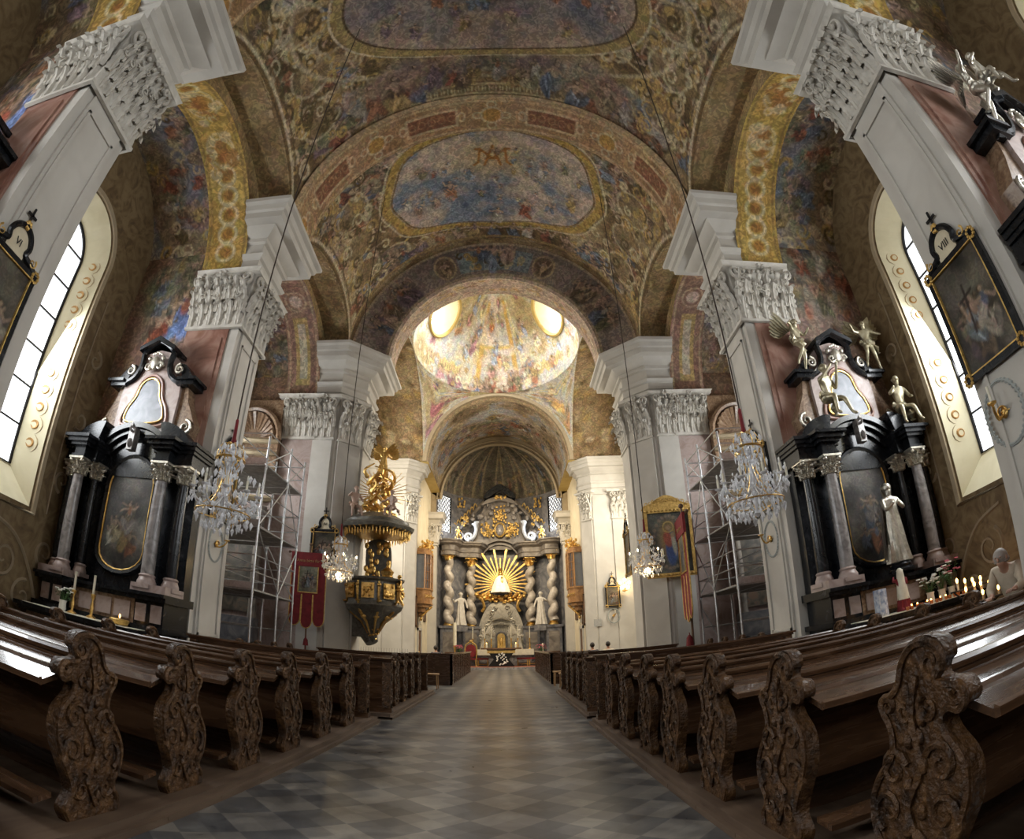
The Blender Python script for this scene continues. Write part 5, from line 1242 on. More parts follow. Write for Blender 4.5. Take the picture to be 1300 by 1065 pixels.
def statue(name, label, loc, rz, h, m, pose, wings=False, robe=True, group=None, cat='statue', robe_rng=(.02, .80), seed=1, base=None, hair=None):
    r = thing(name, label, cat, loc, rz, group)
    skin('body', body(**pose), BODY_EDGES, m, r, scale=h)
    b = MB(); pv = Vector(pose.get('pelvis', (0, 0, .53)))
    if robe:
        cz = pose.get('chest', (0, 0, .74)); drape(b, h, .15, .075, robe_rng[0], robe_rng[1], (cz[0], cz[1]), seed=seed); b.build('robe', m, r, ang=80)
    else:
        k = pose.get('knL', (-.06, -.01, .28)); k2 = pose.get('knR', (.06, -.01, .28))
        b.tube(bez([tuple(pv*h+Vector((-.13, .03, .05))*h), tuple(pv*h+Vector((0, -.08, -.02))*h), tuple(pv*h+Vector((.14, .02, -.05))*h), tuple(pv*h+Vector((.2, .08, -.22))*h)], 5), [(.05+.03*math.sin(i*1.7))*h for i in range(16)], 7, flat=.7)
        b.sph(tuple(pv*h), (.12*h, .10*h, .09*h), 10, 7); b.build('loincloth', m, r)
    hd = Vector(pose.get('head', (0, -.005, .94)))*h; e = MB()
    e.sph((hd.x, hd.y+.012*h, hd.z+.012*h), (.062*h, .066*h, .066*h), 10, 7)
    for k in range(10): a = k*.63; e.sph((hd.x+.05*h*math.cos(a), hd.y+.03*h+.03*h*math.sin(a), hd.z+.02*h), .024*h, 6, 4)
    e.sph((hd.x, hd.y-.068*h, hd.z-.012*h), (.010*h, .014*h, .018*h), 6, 4)
    e.build('hair', hair or m, r)
    if wings:
        for s in (-1, 1):
            w = MB(); ch = Vector(pose.get('chest', (0, 0, .74)))*h; wing(w, (ch.x+s*.04*h, ch.y+.07*h, ch.z+.02*h), s, h*1.35); w.build('wing', m, r, ang=30)
    if base: base(r)
    return r
SIT = dict(pelvis=(0, .05, .42), waist=(0, .04, .52), chest=(0, .01, .65), neck=(0, -.01, .75), jaw=(.01, -.03, .80), head=(.01, -.02, .855), shL=(-.11, .01, .70), shR=(.11, .01, .70), elL=(-.2, -.05, .62), haL=(-.12, -.15, .72), elR=(.2, 0, .56), haR=(.16, -.14, .50),
           hiL=(-.05, .03, .40), hiR=(.05, .03, .40), knL=(-.10, -.17, .36), anL=(-.10, -.16, .12), toL=(-.11, -.23, .07), knR=(.12, -.16, .34), anR=(.16, -.22, .10), toR=(.17, -.29, .06))
FLY = dict(elL=(-.24, -.08, .80), haL=(-.30, -.16, .93), elR=(.22, -.04, .70), haR=(.30, -.12, .62), knL=(-.10, -.12, .32), anL=(-.12, .02, .14), toL=(-.13, .04, .06), knR=(.08, -.02, .27), anR=(.14, .08, .06), toR=(.15, .06, -.02), head=(.02, -.03, .94), jaw=(.01, -.03, .885))
PRAY = dict(elL=(-.14, -.09, .66), haL=(-.02, -.15, .74), elR=(.14, -.09, .66), haR=(.02, -.15, .74))
KNEEL = dict(pelvis=(0, .02, .34), waist=(0, .01, .43), chest=(0, -.02, .56), neck=(0, -.03, .66), jaw=(0, -.05, .71), head=(0, -.05, .765), shL=(-.1, -.02, .61), shR=(.1, -.02, .61), elL=(-.14, -.12, .52), haL=(-.03, -.2, .58), elR=(.14, -.12, .52), haR=(.03, -.2, .58),
             hiL=(-.05, .02, .3), hiR=(.05, .02, .3), knL=(-.06, -.1, .05), anL=(-.06, .18, .04), toL=(-.06, .26, .02), knR=(.06, -.1, .05), anR=(.06, .18, .04), toR=(.06, .26, .02))

# ================================================================== side altars
def column(r, u, v, z0, z1, rad, ms, mc, cap=.42):
    c = MB(); c.lathe([(rad*1.45, z0), (rad*1.45, z0+.06), (rad*1.3, z0+.1), (rad*1.15, z0+.16), (rad*1.3, z0+.2), (rad*1.02, z0+.24)], 16, (u, -v, 0)); c.box(u-rad*1.5, u+rad*1.5, -v-rad*1.5, -v+rad*1.5, z0-.1, z0)
    o = MB(); o.lathe([(rad, z0+.22), (rad*1.02, z0+.8), (rad*.86, z1)], 18, (u, -v, 0)); sh = o.build('column', ms, r); c.build('column_base', M_palepink, sh)
    k = MB(); k.lathe([(rad*.9, z1-.02), (rad*1.1, z1), (rad*.95, z1+.05), (rad*1.05, z1+cap*.6), (rad*1.5, z1+cap*.9)], 12, (u, -v, 0)); k.box(u-rad*1.6, u+rad*1.6, -v-rad*1.6, -v+rad*1.6, z1+cap*.88, z1+cap)
    for row, (zz, hh) in enumerate(((.02, .42), (.3, .45))):
        for i in range(8):
            a = 2*PI*(i+.5*row)/8; leaf(k, (u+rad*math.cos(a), -v+rad*math.sin(a), z1+cap*zz), (-math.sin(a), math.cos(a), 0), (math.cos(a), math.sin(a), 0), rad*.85, cap*hh, rad*.8)
    for i in range(4):
        a = PI/4+PI/2*i; k.sph((u+rad*1.75*math.cos(a), -v+rad*1.75*math.sin(a), z1+cap*.78), rad*.38, 7, 5)
    k.build('capital', mc, sh, ang=60)
def altar(x, ywall, label, mirror=1):
    r = thing('side_altar', label, 'altar', (x, ywall, 0))
    B = M_blackmarble
    b = MB(); b.box(-1.75, 1.75, -1.75, 0, 0, 1.12); b.build('altar_table', M_browninlay, r, smooth=False)
    for u in (-1.2, 0, 1.2):
        p = MB(); p.box(u-.42, u+.42, -1.78, -1.74, .25, .95); p.build('front_inlay', M_greymarble if u == 0 else M_olivepanel, r, smooth=False)
    t = MB(); t.box(-1.95, 1.95, -1.9, 0, 1.12, 1.2); t.box(-2.05, 2.05, -1.98, 0, 1.2, 1.3); t.build('table_slab', B, r, smooth=False)
    t = MB(); t.box(-1.7, 1.7, -1.97, -.9, 1.302, 1.312); t.build('altar_cloth', M_candle, r, smooth=False)
    # predella
    p = MB(); p.box(-2.0, 2.0, -.75, 0, 1.3, 2.1); p.build('predella', M_browninlay, r, smooth=False)
    m = MB()
    for (z0, z1, d) in ((1.3, 1.42, .86), (1.98, 2.08, .84), (2.08, 2.16, .92)):
        m.box(-2.1, 2.1, -d, 0, z0, z1)
        for u in (-1.62, 1.62): m.box(u-.55, u+.55, -d-.38, 0, z0, z1)
    for u in (-1.62, 1.62): m.box(u-.42, u+.42, -1.06, 0, 1.42, 1.98)
    m.build('black_moulding', B, r, smooth=False)
    i_ = MB()
    for u in (-1.62, 1.62):
        for du in (-.22, .22): i_.box(u+du-.15, u+du+.15, -1.085, -1.05, 1.5, 1.9)
    for u in (-.6, 0, .6): i_.box(u-.25, u+.25, -.78, -.74, 1.5, 1.9)
    i_.build('marble_inlay', M_palepink, r, smooth=False, split=True)
    pd = MB()
    for u in (-1.62, 1.62): pd.box(u-.5, u+.5, -1.2, -.4, 2.16, 2.34)
    pd.build('column_pedestal', M_palepink, r, smooth=False, split=True)
    # back slab with arched painting
    bk = MB(); bk.prism([(-2.05, 2.1), (2.05, 2.1), (2.05, 5.3), (1.1, 5.3)] + [(1.1*math.cos(a), 5.05+1.0*math.sin(a)) for a in np.linspace(.2, PI-.2, 14)] + [(-1.1, 5.3), (-2.05, 5.3)], -.32, -.02, 'xz'); bk.build('retable', B, r, smooth=False)
    w, zb, zt = .74, 2.62, 4.75
    out = [(w*math.cos(a), zt+.72*math.sin(a)) for a in np.linspace(0, PI, 16)] + [(-w, zb+.5)] + [(w*math.cos(a), zb+.5+.5*math.sin(a)) for a in np.linspace(PI, 2*PI, 10)]
    def pl(U, V):
        hw = np.where(V > zt, w*np.sqrt(np.clip(1-((V-zt)/.72)**2, 0, 1)), np.where(V < zb+.5, w*np.sqrt(np.clip(1-((zb+.5-V)/.5)**2, 0, 1)), w)); return U/w*hw, 0*U-.36, V
    cv = Canvas(np.linspace(-w, w, 50), np.linspace(zb+.001, zt+.719, 100), [(0, (.02, .018, .017)), (.45, (.055, .05, .045)), (.7, (.10, .09, .08)), (1, (.17, .155, .135))], .7, int(abs(x*7)+ywall))
    for k in range(5): cv.figure(cv.r.uniform(-.4, .4), cv.r.uniform(3.0, 4.1), cv.r.uniform(.6, 1.0), lum=.4)
    cv.ell(0, 4.8, .5, .5, 0, (.16, .15, .13), .9, .7); cv.figure(.1, 4.0, .8, lum=.6, hue=(.2, .18, .16))
    surf('altar_painting', pl, cv, M_oil, r)
    fr = MB(); fr.tube([(a, -.37, c) for a, c in out], .025, 6, closed=True); fr.build('gilt_frame', M_gold, r)
    fo = MB(); fo.tube([(a*1.12, -.36, 3.9+(c-3.9)*1.06) for a, c in out], .075, 6, closed=True); fo.build('dark_frame', B, r)
    # columns: pale pair in front, dark ones behind
    for s in (-1, 1):
        column(r, s*1.42, .98, 2.34, 4.78, .165, M_greymarble, M_silver)
        column(r, s*1.92, .72, 2.34, 4.78, .15, B, M_silver)
        column(r, s*1.12, .60, 2.34, 4.78, .13, B, M_silver)
    # entablature, stepped over the columns, and the arched hood
    en = MB()
    for (z0, z1, d) in ((5.18, 5.28, .0), (5.28, 5.5, -.05), (5.5, 5.58, .06), (5.58, 5.68, .14), (5.68, 5.76, .22)):
        for s in (-1, 1):
            en.box(*sorted((s*(.98-d*.3), s*(2.16+d*.5))), -.92-d*.5, 0, z0, z1); en.box(*sorted((s*(1.18-d), s*(1.66+d))), -1.2-d, 0, z0, z1)
    for (rr, d, w_) in ((1.05, .5, .1), (1.22, .62, .08), (1.36, .72, .1)):
        A = [(rr*math.cos(a), 5.0+rr*.92*math.sin(a)) for a in np.linspace(.55, PI-.55, 18)]; C = [((rr+w_*1.5)*math.cos(a), 5.0+(rr+w_*1.5)*.92*math.sin(a)) for a in np.linspace(.55, PI-.55, 18)]
        en.prism(A+C[::-1], -d, -.02, 'xz')
    for s in (-1, 1): en.prism(bez([(s*1.1, 5.76), (s*1.9, 5.76), (s*1.7, 6.1), (s*1.25, 6.3), (s*.95, 6.32)], 4), -.9, -.5, 'xz')
    en.box(-1.0, 1.0, -.4, 0, 5.0, 6.2)
    en.build('entablature', B, r, ang=30)
    ks = MB(); ks.spiral((0, -.78, 5.75), .14, .03, 1.3, .05, 'x', 0, 1, 16, 6); ks.box(-.1, .1, -.82, -.6, 5.6, 6.2); ks.spiral((0, -.86, 6.15), .1, .03, 1.2, .05, 'x', 2, -1, 16, 6); ks.build('keystone_scroll', M_greymarble, r)
    # attic storey
    at = MB(); at.prism(bez([(-1.0, 6.2), (1.0, 6.2), (1.02, 7.2), (.98, 7.55), (.55, 8.0), (.45, 8.5), (0, 8.62), (-.45, 8.5), (-.55, 8.0), (-.98, 7.55), (-1.02, 7.2)], 1), -.5, -.02, 'xz'); at.build('attic', M_palepink, r, smooth=False)
    sd = MB()
    for s in (-1, 1): sd.prism([(s*1.0, 6.2), (s*1.5, 6.1), (s*1.62, 6.5), (s*1.3, 7.1), (s*1.2, 7.5), (s*1.0, 7.5)], -.4, -.02, 'xz')
    sd.build('attic_wing', M_browninlay, r, smooth=False, split=True)
    sv = MB()
    for s in (-1, 1):
        sv.spiral((s*1.4, -.44, 6.38), .2, .03, 1.5, .045, 'y', PI/2, -s, 22, 6); sv.spiral((s*.86, -.56, 7.98), .15, .03, 1.4, .045, 'y', PI/2, s, 22, 6)
    sv.build('silver_volute', M_silver, r, split=True)
    am = MB()
    for (s) in (-1, 1):
        am.tube(bez([(s*1.25, -.5, 7.55), (s*.9, -.54, 7.62), (s*.62, -.55, 7.8), (s*.50, -.56, 8.15), (s*.52, -.56, 8.5), (s*.3, -.58, 8.72), (0, -.6, 8.86)], 5), .09, 7)
        am.box(*sorted((s*.9, s*1.45)), -.62, 0, 7.5, 7.62); am.box(*sorted((s*.95, s*1.55)), -.7, 0, 7.62, 7.7); am.prism([(s*.98, 7.7), (s*1.4, 7.7), (s*1.0, 8.15), (s*.8, 8.2)], -.5, -.1, 'xz')
    am.prism([(-.62, 8.5), (0, 8.8), (.62, 8.5), (.62, 8.62), (0, 8.95), (-.62, 8.62)], -.75, 0, 'xz')
    am.build('attic_moulding', B, r, ang=30)
    apn = MB(); o2 = bez([(-.62, 6.5), (-.6, 6.85), (-.42, 7.15), (-.3, 7.55), (0, 7.72), (.3, 7.55), (.42, 7.15), (.6, 6.85), (.62, 6.5), (0, 6.42)], 4, True); apn.prism(o2, -.54, -.5, 'xz'); apn.build('attic_painting', M_bluecanvas, r)
    ag = MB(); ag.tube([(a, -.55, c) for a, c in o2], .028, 6, closed=True); ag.build('attic_gilt_frame', M_gold, r)
    ap_ = MB(); ap_.tube([(a*1.2, -.52, 7.05+(c-7.05)*1.16) for a, c in o2], .05, 6, closed=True); ap_.build('attic_pink_frame', M_pink, r)
    ca = MB(); ca.sph((0, -.62, 8.15), (.16, .1, .22), 10, 7)
    for s in (-1, 1): ca.spiral((s*.2, -.64, 8.05), .12, .03, 1.2, .045, 'y', 0, s, 16, 6); ca.sph((s*.24, -.6, 8.3), .07, 8, 5)
    for k in range(5): ca.sph((-.14+.07*k, -.62, 8.42+.03*(2-abs(k-2))), .04, 6, 4)
    ca.build('cartouche', M_silver, r)
    return r
M_olivepanel = mat('olive_inlay', (.13, .10, .04), 5, .35)
AXL, AXR = -9.35, 8.95
A1 = altar(AXL, 11.76, 'black marble side altar with oval painting, left of the nave, without statues')
A2 = altar(AXR, 11.76, 'black marble side altar with four silvered angels, right of the nave')
dup(A1, (AXL, 3.6, 0), label='black marble side altar glimpsed at the far left edge')
dup(A2, (AXR, 3.6, 0), label='black marble side altar glimpsed at the far right edge')
yA = 11.76
statue('angel_statue', 'silvered angel with raised wings on the upper right of the right side altar', (AXR+1.2, yA-.72, 7.72), R(-20), 1.45, M_olive, FLY, wings=True, robe=False)
statue('angel_statue', 'silvered winged angel on the upper left of the right side altar', (AXR-1.2, yA-.72, 7.72), R(25), 1.45, M_olive, dict(FLY, haL=(-.34, -.1, .80), haR=(.2, -.2, .8)), wings=True, robe=False, seed=2)
statue('angel_statue', 'seated silvered putto left of the bell-shaped picture, right side altar', (AXR-1.0, yA-1.15, 5.95), R(15), 1.75, M_olive, dict(SIT, haL=(-.02, -.2, .84), haR=(.1, -.22, .9)), robe=False)
statue('angel_statue', 'seated silvered putto on the right pediment of the right side altar', (AXR+1.5, yA-1.0, 5.72), R(-15), 1.7, M_olive, SIT, robe=False)
for (dx, dz, rz, pose, lab) in ((-1.2, 7.72, 20, FLY, 'silver angel on the left top of the far right edge altar'), (-.2, 8.7, 0, SIT, 'silver figure crowning the far right edge altar')):
    statue('angel_statue', lab, (AXR+dx, 2.85, dz), R(rz), 1.4, M_silver, pose, wings=dx < -1, robe=False)
# objects on the right altar
def madonna_base(r):
    b = MB(); b.lathe([(.34, 0), (.34, .05), (.28, .1), (.30, .16), (.26, .2)], 16, (0, 0, -.2)); b.build('plinth', M_blackmarble, r)
def madonna(r):
    madonna_base(r); v = MB(); h = 1.95
    v.lathe([(.17*h, .05*h), (.15*h, .4*h), (.12*h, .72*h), (.06*h, .84*h), (.078*h, .93*h), (.06*h, 1.0*h), (.01, 1.025*h)], 20, (0, .03*h, 0), R(-10), R(190), fold=lambda a, z: 1+.09*math.sin(8*a)*(1-z/2.1)); v.build('veil', M_silver, r)
statue('madonna_statue', 'tall pale praying statue in a long robe before the right altar painting', (AXR+.15, yA-1.05, 2.42), R(-8), 1.95, M_silver, PRAY, seed=3, base=madonna, hair=M_silver)
statue('kneeling_statue', 'small kneeling statue with white veil and red robe on the right altar', (AXR-.35, yA-1.55, 1.32), R(150), 1.15, M_red, dict(KNEEL, haR=(.1, -.3, .7), elR=(.14, -.15, .6)), robe=True, robe_rng=(.0, .56), seed=5, hair=M_candle, base=lambda r: MB().lathe([(.15, .25), (.13, .5), (.10, .68), (.085, .84), (.07, .92), (.02, .965)], 16, (0, -.03, 0), R(-20), R(200)).build('white_veil', M_candle, r))
bx = MB(); bx.box(-.12, .12, -.1, .1, 0, .6); bx.lathe([(.10, .05), (.10, .55)], 10, (0, -.05, 0)); tag(bx.build('porcelain_jar', mat('blue_white_glaze', [(.3, (.15, .2, .35)), (.6, (.6, .62, .66))], 9, .2), loc=(AXR-.95, yA-1.45, 1.312)), 'blue and white porcelain container left of the kneeling statue', 'jar')
def bouquet(loc, label, mfl, n=16, h=.5, r0=.28, pot=True, seed=1):
    q = random.Random(seed); r = thing('flower_vase', label, 'flowers', loc)
    v = MB(); v.lathe([(.07, 0), (.1, .05), (.09, .2), (.11, .26)], 12); v.build('vase', M_bulb if pot else M_iron, r)
    s_ = MB(); f = MB(); 
    for k in range(n):
        a = q.uniform(0, 6.28); t = math.sqrt(q.random())*r0; z = .26+h*q.uniform(.45, 1); p = (t*math.cos(a), t*math.sin(a), z)
        s_.tube([(0, 0, .2), (p[0]*.5, p[1]*.5, .2+(z-.2)*.6), p], .006, 4)
        for j in range(2):
            b = q.uniform(0, 6.28); o = Vector(p)*q.uniform(.5, .9); s_.add([tuple(o), tuple(o+Vector((.07*math.cos(b), .07*math.sin(b), .03))), tuple(o+Vector((.14*math.cos(b), .14*math.sin(b), .0))), tuple(o+Vector((.07*math.cos(b+.5), .07*math.sin(b+.5), .05)))], [(0, 1, 2, 3)])
        for j in range(5): f.sph((p[0]+.03*math.cos(j*1.26), p[1]+.03*math.sin(j*1.26), p[2]+.01), (.032, .032, .02), 6, 4)
    s_.build('leafy_stems', M_leaf, r); f.build('blossoms', mfl, r); return r
bouquet((AXR+.55, yA-1.5, 1.312), 'white flowers in a pale vase on the right altar table', M_whitefl, 14, .35, .25, seed=2)
bouquet((AXR+1.0, yA-1.45, 1.312), 'leafy bunch with pale blossoms on the right altar table', M_whitefl, 12, .6, .3, seed=3)
bouquet((AXR+1.4, yA-1.4, 1.312), 'red flowers in a vase at the right end of the altar table', M_pinkfl, 16, .65, .32, seed=4)
for k in range(13):
    x = AXR-.55+k*.155; c = MB(); c.lathe([(.035, 0), (.045, .09), (.035, .09)], 8); o = c.build('votive_glass', mat('amber_glass', (.5, .16, .05), 4, .2) if 'amber_glass' not in MATS else MATS['amber_glass'], loc=(x, yA-1.88+.03*(k % 2), 1.305))
    tag(o, 'small red votive light in the row along the right altar edge', 'candle', 'votive lights along the right altar edge')
    if k % 3: f = MB(); f.sph((0, 0, .10), (.016, .016, .028), 6, 5); f.build('flame', M_flame, o)
# votive rack with burning candles
rk = thing('votive_rack', 'black iron votive candle rack to the right of the right altar', 'candle rack', (9.55, 8.6, 0))
b = MB(); b.lathe([(.3, 0), (.3, .04), (.04, .08), (.03, 1.05)], 12)
for t, (dy, z) in enumerate(((-.35, 1.12), (-.1, 1.28), (.15, 1.44))):
    ty = MB(); ty.tube([(-.75, dy-.09, z), (.75, dy-.09, z)], .012, 6); ty.box(-.78, .78, dy-.09, dy+.09, z-.015, z+.02); ty.build('candle_tray', M_iron, rk)
for u in (-.7, 0, .7): b.tube([(u, -.4, 1.0), (u, .2, 1.42)], .018, 6); b.tube([(0, 0, .9), (u, -.1, 1.2)], .018, 6)
b.build('iron_frame', M_iron, rk)
qq = random.Random(4); nth = 0
for t, (dy, z) in enumerate(((-.35, 1.14), (-.1, 1.30), (.15, 1.46))):
    for k in range(6):
        if qq.random() < .15: continue
        u = -.62+k*.25+qq.uniform(-.03, .03); hh = qq.uniform(.06, .16)
        c = MB(); c.cyl((0, 0, 0), (0, 0, hh), .028, n=8); o = c.build('votive_candle', M_candle, loc=(9.55+u, 8.6+dy, z)); tag(o, 'short burning candle standing on the black iron rack', 'candle', 'burning candles on the iron rack')
        f = MB(); f.sph((0, 0, hh+.05), (.03, .03, .055), 6, 5); f.build('flame', M_flame, o)
# left altar table: candles, cross, basket
for (u, lab) in ((-.55, 'tall lit candlestick left of centre on the left side altar'), (.1, 'tall lit candlestick right of centre on the left side altar')):
    r = thing('candlestick', lab, 'candlestick', (AXL+u, yA-1.3, 1.312)); b = MB(); b.lathe([(.12, 0), (.12, .03), (.03, .08), (.05, .25), (.02, .4), (.07, .55), (.02, .57)], 12); b.build('stick', M_gold, r)
    c = MB(); c.cyl((0, 0, .56), (0, 0, 1.0), .03, n=10); c.build('candle', M_candle, r)
bouquet((AXL-.8, yA-1.4, 1.312), 'green leafy plant on the left side altar', M_whitefl, 10, .35, .25, seed=7)
b = MB(); b.lathe([(.02, 0), (.20, .02), (.24, .12), (.22, .14), (.02, .1)], 16); o = b.build('copper_bowl', M_goldpaint, loc=(AXL+1.15, yA-1.5, 1.312)); tag(o, 'shallow copper bowl holding a flame on the left side altar', 'bowl')
f = MB(); f.sph((0, 0, .2), (.02, .02, .05), 6, 5); f.build('flame', M_flame, o)

# ================================================================== people
def face(r, hd, h, m, d=(0, -1)):
    f = MB(); dx, dy = d; px, py = -dy, dx
    f.sph((hd.x+dx*.062*h, hd.y+dy*.062*h, hd.z-.008*h), (.012*h, .012*h, .018*h), 6, 5)
    for s in (-1, 1): f.sph((hd.x+dx*.055*h+px*s*.022*h, hd.y+dy*.055*h+py*s*.022*h, hd.z+.012*h), .008*h, 6, 4); f.sph((hd.x+px*s*.055*h, hd.y+py*s*.055*h, hd.z), (.012*h, .012*h, .02*h), 6, 4)
    f.build('face_features', m, r, split=True)
def hand(mb, p, d, s, k=1.0):
    """palm with four bent fingers and a thumb, pointing along d"""
    d = Vector(d).normalized(); u = d.cross(Vector((0, 0, 1))).normalized(); w = u.cross(d); p = Vector(p)
    mb.tube([tuple(p), tuple(p+d*.05*k), tuple(p+d*.10*k)], [.028*k, .042*k, .038*k], 8, flat=.5)
    for i, L in enumerate((.075, .09, .085, .065)):
        b = p+d*.095*k+u*(.030-.020*i)*k; mb.tube([tuple(b), tuple(b+d*L*.55*k-w*.008*k), tuple(b+d*L*.9*k-w*.035*k)], [.0105*k, .010*k, .008*k], 6)
    b = p+d*.02*k+u*s*.035*k; mb.tube([tuple(b), tuple(b+(d*.6+u*s*.8)*.04*k), tuple(b+(d*.9+u*s*.6)*.075*k-w*.01*k)], [.012*k, .011*k, .009*k], 6)
# woman bending at the right by the candles
H_ = 2.1; wx, wy = 8.1, 6.55
r = thing('person', 'grey-haired person in a beige jacket bending forward beside the burning candles', 'person', (wx, wy, 0), R(-70))
J = body(waist=(0, -.02, .62), chest=(0, -.09, .72), neck=(0, -.15, .79), jaw=(0, -.20, .815), head=(0, -.215, .855), shL=(-.115, -.10, .755), shR=(.115, -.10, .755), elL=(-.15, -.17, .62), haL=(-.09, -.29, .58), elR=(.15, -.17, .62), haR=(.09, -.30, .60))
skin('body', J, BODY_EDGES, M_skin, r, scale=H_, sub=2)
C = dict(J); C['chest'] = (J['chest'][0], (.115, .085)); C['waist'] = (J['waist'][0], (.10, .085)); C['pelvis'] = (J['pelvis'][0], (.11, .095))
for k in ('shL', 'shR'): C[k] = (J[k][0], .056)
for k in ('elL', 'elR'): C[k] = (J[k][0], .042)
for a in 'LR': C['wr'+a] = (tuple(Vector(J['el'+a][0])*.25+Vector(J['ha'+a][0])*.75), .030)
C['collar'] = ((0, -.135, .785), .045)
skin('jacket', {k: C[k] for k in ('pelvis', 'waist', 'chest', 'collar', 'shL', 'elL', 'wrL', 'shR', 'elR', 'wrR')}, [('pelvis', 'waist'), ('waist', 'chest'), ('chest', 'collar'), ('chest', 'shL'), ('shL', 'elL'), ('elL', 'wrL'), ('chest', 'shR'), ('shR', 'elR'), ('elR', 'wrR')], M_beige, r, scale=H_, sub=2)
T = {k: (J[k][0], J[k][1]) for k in ('pelvis', 'hiL', 'knL', 'anL', 'hiR', 'knR', 'anR')}; T['pelvis'] = (J['pelvis'][0], (.10, .085)); T['hiL'] = (J['hiL'][0], .072); T['hiR'] = (J['hiR'][0], .072); T['knL'] = (J['knL'][0], .055); T['knR'] = (J['knR'][0], .055); T['anL'] = (J['anL'][0], .045); T['anR'] = (J['anR'][0], .045)
skin('trousers', T, [('pelvis', 'hiL'), ('hiL', 'knL'), ('knL', 'anL'), ('pelvis', 'hiR'), ('hiR', 'knR'), ('knR', 'anR')], M_darkcloth, r, scale=H_, sub=2)
hd = Vector(J['head'][0])*H_; e = MB(); e.sph((hd.x, hd.y+.02*H_, hd.z+.015*H_), (.064*H_, .07*H_, .066*H_), 14, 9)
for k in range(16): a = k*.4; e.sph((hd.x+.05*H_*math.cos(a), hd.y+.03*H_+.035*H_*math.sin(a), hd.z-.01*H_), .026*H_, 6, 4)
e.build('hair', M_greyhair, r); face(r, hd, H_, M_skin)
hm = MB()
for a, s in (('L', 1), ('R', -1)): hand(hm, tuple(Vector(J['ha'+a][0])*H_), (0, -1, .1), s, 1.3)
hm.build('hand', M_skin, r, split=True)
def sitter(x, y, label, mh, mc, z=0):
    """seated worshipper facing the altar (+Y)"""
    H = 2.1; r = thing('person', label, 'person', (x, y, z), PI); J = body(**{k: v for k, v in SIT.items()})
    J = {k: ((v[0][0], v[0][1], v[0][2]-.12), v[1]) for k, v in J.items()}
    skin('body', J, BODY_EDGES, M_skin, r, scale=H); C = {k: (J[k][0], J[k][1]) for k in ('pelvis', 'waist', 'chest', 'shL', 'elL', 'shR', 'elR')}; C['chest'] = (C['chest'][0], (.12, .09)); C['pelvis'] = (C['pelvis'][0], (.12, .1)); C['waist'] = (C['waist'][0], (.10, .09)); C['shL'] = (C['shL'][0], .055); C['shR'] = (C['shR'][0], .055); C['elL'] = (C['elL'][0], .042); C['elR'] = (C['elR'][0], .042)
    skin('coat', C, [('pelvis', 'waist'), ('waist', 'chest'), ('chest', 'shL'), ('shL', 'elL'), ('chest', 'shR'), ('shR', 'elR')], mc, r, scale=H)
    hd = Vector(J['head'][0])*H; e = MB(); e.sph((hd.x, hd.y+.02*H, hd.z+.015*H), (.06*H, .066*H, .07*H), 12, 8); e.build('hair', mh, r); face(r, hd, H, M_skin)
sitter(-4.05, 33.3, 'dark-haired person seated in the left choir stall, seen from behind', M_hair, M_darkcloth, .0)
sitter(4.55, 29.6, 'dark-haired person seated on the right, the one nearer the aisle', M_hair, M_darkcloth, .0)
sitter(5.35, 29.4, 'dark-haired person seated on the right, the one farther from the aisle', M_hair, M_beige, .0)
bn = MB(); bn.box(-4.7, -3.9, 32.4, 33.2, .45, .52); bn.box(-4.6, -4.5, 32.5, 33.1, 0, .45); bn.box(-4.1, -4.0, 32.5, 33.1, 0, .45); tag(bn.build('bench', M_wood), 'low bench under the person on the left', 'bench'); 
bn = MB(); bn.box(4.1, 5.8, 28.6, 29.4, .50, .58)
for (a, c) in ((4.15, 28.65), (5.7, 28.65), (4.15, 29.3), (5.7, 29.3)): bn.box(a, a+.07, c, c+.07, 0, .45)
tag(bn.build('bench', M_wood), 'low bench under the two seated people on the right', 'bench')
